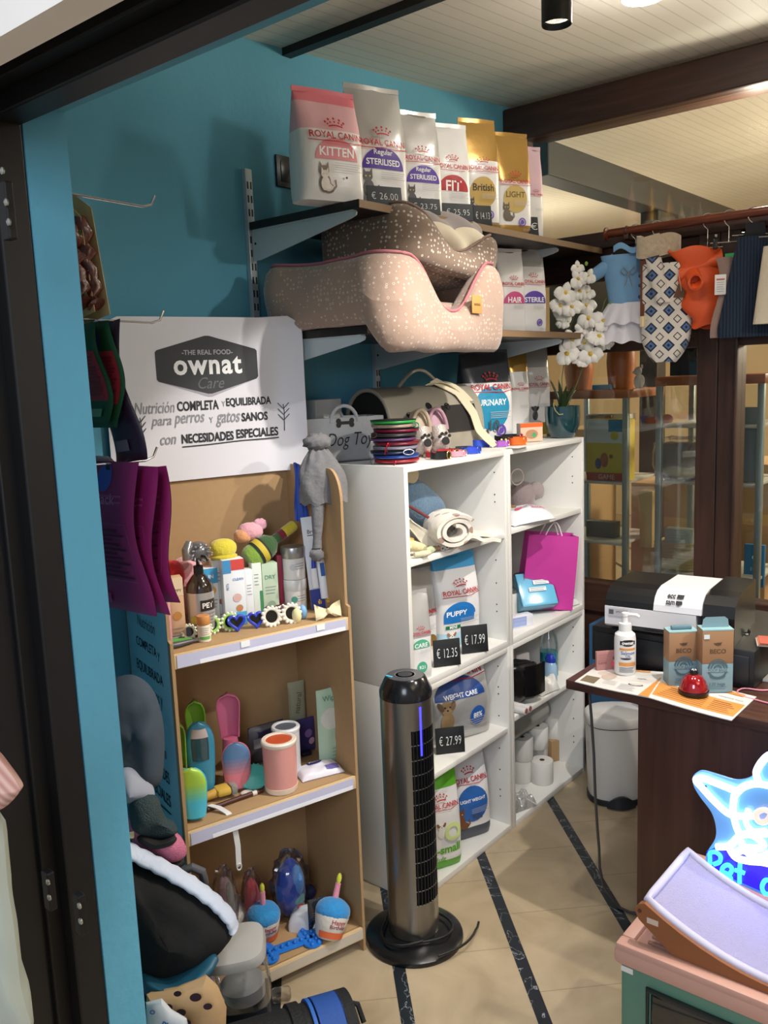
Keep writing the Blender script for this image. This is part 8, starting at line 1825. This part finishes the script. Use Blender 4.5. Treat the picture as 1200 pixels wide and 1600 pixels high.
cab('glass display cabinet holding the wicker basket, behind the dark post', xb0, xb1, yb_, zb_, sb_)
def bk(px, z, y): p_ = at(px, 700, 1, y); return Vector((p_[0], y, z))
def size(px0, px1, y): return at(px1, 700, 1, y)[0]-at(px0, 700, 1, y)[0]
ORP = M('#b0601f', .4, var=.05)
for px, w_, h_, lab, y in ((970, .125, .165, 'orange-brown tapered pot on the display cabinet, by a small white figure', 3.52), (905, .13, .12, 'orange-brown rounded pot behind the orchid leaves', 3.54)):
    t = T('plant_pot', lab, 'plant pot', bk(px, za+.001, y), 0, 'orange pots'); r_ = w_/2
    B().lathe([(0, 0), (r_*.78, 0), (r_*.86, .02), (r_, h_*.7), (r_*.97, h_), (r_*.9, h_), (r_*.85, h_*.7), (0, h_*.6)], ORP, 36).build('pot', t)
t = T('dog_figure', 'small white dog figurine beside the orange-brown tapered pot', 'figurine', bk(998, za+.001, 3.47), .3); FW = M('#d0cdc6', .6, bump=.6, bs=40)
b = B(); b.ball((0, 0, .03), (.022, .018, .03), FW, .15, 4, 18); b.build('body', t, smooth=80); b = B(); b.ball((-.004, -.006, .072), (.016, .016, .018), FW, .15, 4, 18); b.ball((-.018, -.01, .068), (.008, .008, .006), FW); b.ball((.01, 0, .09), (.005, .004, .010), FW); b.build('head', t, smooth=80)
def bbox(name, label, cat, px0, px1, z, h, y, d, col, art=None, rz=0):
    w = size(px0, px1, y); t = T(name, label, cat, bk((px0+px1)/2, z, y), rz); B().box((0, d/2, h/2), (w, d, h), CARD(col), .001).build('carton', t)
    if art: q_ = Decal(lambda x, z_, e: (x, -e, z_)); art(q_, w, h); q_.build('printed_front', t)
    return t
bbox('blue_book', 'light blue folded leaflets lying on the left display cabinet top', 'leaflet', 925, 955, za+.001, .02, 3.46, .10, '#4f90b8')
bbox('yellow_box', 'yellow box with a blue wave top and red base band in the left cabinet', 'box', 916, 979, sa[0]+.001, zat(948, 656, (bk(948, 0, 3.44)))-sa[0], 3.44, .08, '#d8c23a',
     lambda d, W, H: (d.rect(-W/2, 0, W/2, H*.13, M('#b02a30', .5, var=0)), d.text('CLASSIC RUMMY'[:0] or 'GAME', 0, H*.065, W*.4, M('#e0c0b0', .5, var=0)), d.rect(-W/2, H*.62, W/2, H, M('#dfe8ea', .5, var=0)), d.poly([(-W/2, H), (-W*.15, H*.78), (W*.2, H*.86), (W/2, H*.98), (W/2, H)], M('#4f9ac4', .5, var=0)) if 0 else d.rect(.05*W, H*.8, W/2, H, M('#4f9ac4', .5, var=0)), d.disc(.2*W, H*.74, W*.1, M('#d8c84a', .5, var=0)), d.disc(-.05*W, H*.34, W*.1, M('#a8501f', .5, var=0), H*.12), d.disc(-.2*W, H*.28, W*.08, M('#3a4a90', .5, var=0), H*.09), d.disc(.12*W, H*.4, W*.05, M('#7a4a24', .5, var=0))))
bbox('white_shelf_goods', 'row of white and teal packs under the left cabinet top', 'pack', 915, 978, sa[0]+.245, .03, 3.62, .1, '#d3d2cc', lambda d, W, H: d.rect(-W*.2, 0, -W*.05, H, M('#5ab0a8', .5)))
bbox('tan_shelf', 'tan round-topped card behind the yellow box in the left cabinet', 'card', 915, 955, sa[0]+.001, .27, 3.60, .02, '#8f7a58')
for px0, px1, z, h, y, col, nm, lab, cat in (
    (915, 960, sa[1]+.001, .07, 3.50, '#5a585a', 'film_pack', 'grey film-wrapped pack on the second shelf of the left cabinet', 'pack'),
    (940, 956, .505, .13, 3.50, '#b0607a', 'pink_bottle', 'pink-capped slim pack at the bottom of the left cabinet', 'bottle'),
    (957, 975, .505, .12, 3.52, '#5a9aa0', 'teal_pack', 'teal pack at the bottom of the left cabinet, by the pink one', 'pack'),
    (940, 975, .505, .03, 3.44, '#9a9aa0', 'grey_pack', 'flat grey pack at the bottom front of the left cabinet', 'pack'),
    (1000, 1020, .82, .25, 3.60, '#c0a878', 'gold_pack', 'gold and cream packet between the two glass cabinets', 'packet')):
    bbox(nm, lab, cat, px0, px1, z, h, y, .06, col)
t = T('small_fish_toy', 'small orange and pink toy on the top shelf of the right cabinet', 'toy', bk(1040, sb_[0]+.001, 3.44), 0); b = B(); b.ball((0, 0, .02), (.03, .02, .02), FLUFF('#d8582f'), .1); b.build('body', t); b = B(); b.ball((-.03, 0, .026), (.016, .012, .018), FLUFF('#c05a78'), .1); b.build('tail', t)
loc_ = bk(1064, sb_[1]+.001, 3.48); t = T('purple_pack', 'purple pack in shiny film on the middle shelf of the right cabinet', 'pack', loc_, 0)
b = B(); b.ball((0, 0, .075), (.105, .06, .075), M('#6f4f8c', .3, var=.15, coat=.5), .08, 3, 26, None, 4); b.build('pack', t, smooth=70); b = B(); b.ball((.01, -.005, .035), (.09, .062, .03), M('#b9a888', .4, var=.3), .2, 5, 22, None, 3); b.build('print_band', t, smooth=70); b = B(); b.ball((0, 0, .092), (.108, .064, .080), FILM, .12, 6, 26, None, 4); b.build('film', t, smooth=30)
t = T('wicker_basket', 'woven straw basket at the bottom of the right cabinet', 'basket', bk(1062, sb_[2]+.001, 3.50), 0); WK = M('#b09a68', .8, var=.15, bump=.3, bs=90)
for k in range(9):
    b = B() if k == 0 else b; z = .008+.0125*k
    b.tube([((.085+.0015*sin(i*pi))*math.copysign(abs(cos(q))**.5, cos(q))+.002*sin(q*40+k*pi), (.06)*math.copysign(abs(sin(q))**.5, sin(q)), z+.003*sin(i*1.57*2+k*pi)) for i, q in enumerate([j*2*pi/48 for j in range(48)])], .0075, WK, 8, True)
b.build('weave', t); b = B(); b.box((0, 0, .004), (.15, .10, .006), WK); b.build('bottom', t)
bbox('clear_bag', 'pale grey-green packed bag in the straw basket', 'bag', 1040, 1084, sb_[2]+.08, .09, 3.47, .05, '#a9b4ac', lambda d, W, H: d.lines(0, H*.7, W*.6, 4, H*.14, GREY))
bbox('dark_screen', 'dark blue-grey board standing on the right cabinet top', 'screen', 1045, 1090, zb_+.001, .125, 3.55, .02, '#1f2c36')
bbox('blue_bag', 'blue printed bag seen right of the dark partition post', 'pet food bag', 1150, 1183, .72, .17, 3.42-.03, .0+.02, '#1f6ea0', lambda d, W, H: (d.text('CA', .1*W, H*.7, W*.4, WH, bold=.03), d.text('1088', .1*W, H*.42, W*.5, M('#a8cce0', .5, var=0)))).location.y = 3.52
bbox('grey_case', 'bluish grey flat case right of the dark partition post', 'case', 1150, 1186, sb_[1]+.001, .29, 3.46, .02, '#7d848c', lambda d, W, H: d.disc(-.1*W, H*.28, W*.22, GREY, ring=.9))
b = B(); b.tube([(0, 0, 0), (-.004, 0, .26)], .008, M('#a01f5a', .4), 12); b.tube([(-.004, 0, .26), (-.005, 0, .30)], .004, M('#d8d4d0', .4), 10); solo(b, 'magenta_wand', 'magenta wand toy standing beside the grey case', 'toy', bk(1188, sb_[1]+.001, 3.45), 0)
# cardboard cartons stacked further back
for k, (px0, px1, z, h, y, lab) in enumerate(((985, 1030, 0, 1.05, 4.0, 'tall kraft carton between the two cabinets'), (1030, 1092, 0, .62, 3.95, 'wide kraft carton, lower of two behind the right cabinet'), (1036, 1092, .621, .5, 3.97, 'wide kraft carton, upper of two behind the right cabinet'), (1150, 1200, 0, .66, 3.95, 'kraft carton, lower of two right of the post'), (1152, 1215, .661, .5, 3.98, 'kraft carton, upper of two right of the post'), (868, 912, 0, 1.3, 4.1, 'kraft carton in the far left corner of the back room'))):
    w = size(px0, px1, y); t = T('cardboard_box', lab, 'cardboard box', bk((px0+px1)/2, z, y), 0, 'cartons in the back room'); B().box((0, .2, h/2), (w, .38, h-.001), KRAFT, .002).build('carton', t); B().box((0, .0093, h/2), (w*.98, .001, .05), M('#c9a468', .4), 0).build('tape', t)
# boxes in the small upper pane
p0 = at(870, 480, 1, 3.34)
t = T('cardboard_box', 'grey-tan carton behind the small upper pane near the orchid', 'cardboard box', at(965, 517, 1, 3.42)*1, 0); wv = size(866, 1090, 3.42); B().box((0, .08, .13), (wv, .15, .26), M('#9a8c78', .8, var=.05), .002).build('carton', t); B().box((.0, .003, .13), (.06, .002, .26), M('#9a7440', .5), 0).build('tape', t)
B_ = B(); B_.bb((-wv/2-.02, -.02, -.02), (wv/2+.25, .20, -.001), LEDGE, .002); solo(B_, 'wall_board', 'brown board carrying the grey-tan carton behind the small pane', 'shelf', at(965, 517, 1, 3.42)*1, 0)

# ------------------------------------------------------------------ ceiling lamps
p_ = Vector((-.916, 1.711, 2.30)); zc3 = ceil_z(1.711); kk = mpp(p_); r_ = 23.5*kk
t = T('ceiling_spotlight', 'black cylinder spotlight hanging from the boarded ceiling', 'ceiling lamp', (p_.x, p_.y, zc3-.002), 0)
L_ = zc3-2.306
B().lathe([(r_*.86, -L_+.012), (r_, -L_), (r_*1.0, -.03), (r_*.95, -.022), (0, -.022)], BLACK, 40).build('shade', t); B().lathe([(0, -.022), (r_*.6, -.022), (r_*.6, 0), (0, 0)], BLACK, 24).build('ceiling_mount', t)
B().lathe([(0, -L_+.19), (r_*.84, -L_+.19), (r_*.84, -L_+.012)], M('#fff1dc', .4, var=0, emit=3), 30).build('lamp_face', t)
p_ = at(1005, -22, 2, ceil_z(2.55)-.04); zc3 = ceil_z(p_[1])
t = T('ceiling_spotlight', 'white ceiling lamp glowing at the top edge of the photo', 'ceiling lamp', (p_[0], p_[1], zc3-.001), 0)
B().lathe([(.052, -.05), (.055, -.052), (.060, -.045), (.062, 0), (0, 0)], WHITE, 40).build('ring', t); B().lathe([(0, -.040), (.05, -.040), (.052, -.05)], M('#fff6e8', .4, var=0, emit=14), 36).build('lamp_face', t)
lamp('ceiling_lamp_light', 'POINT', (p_[0], p_[1], zc3-.075), (0, 0, 0), 7, NEUT, .03)
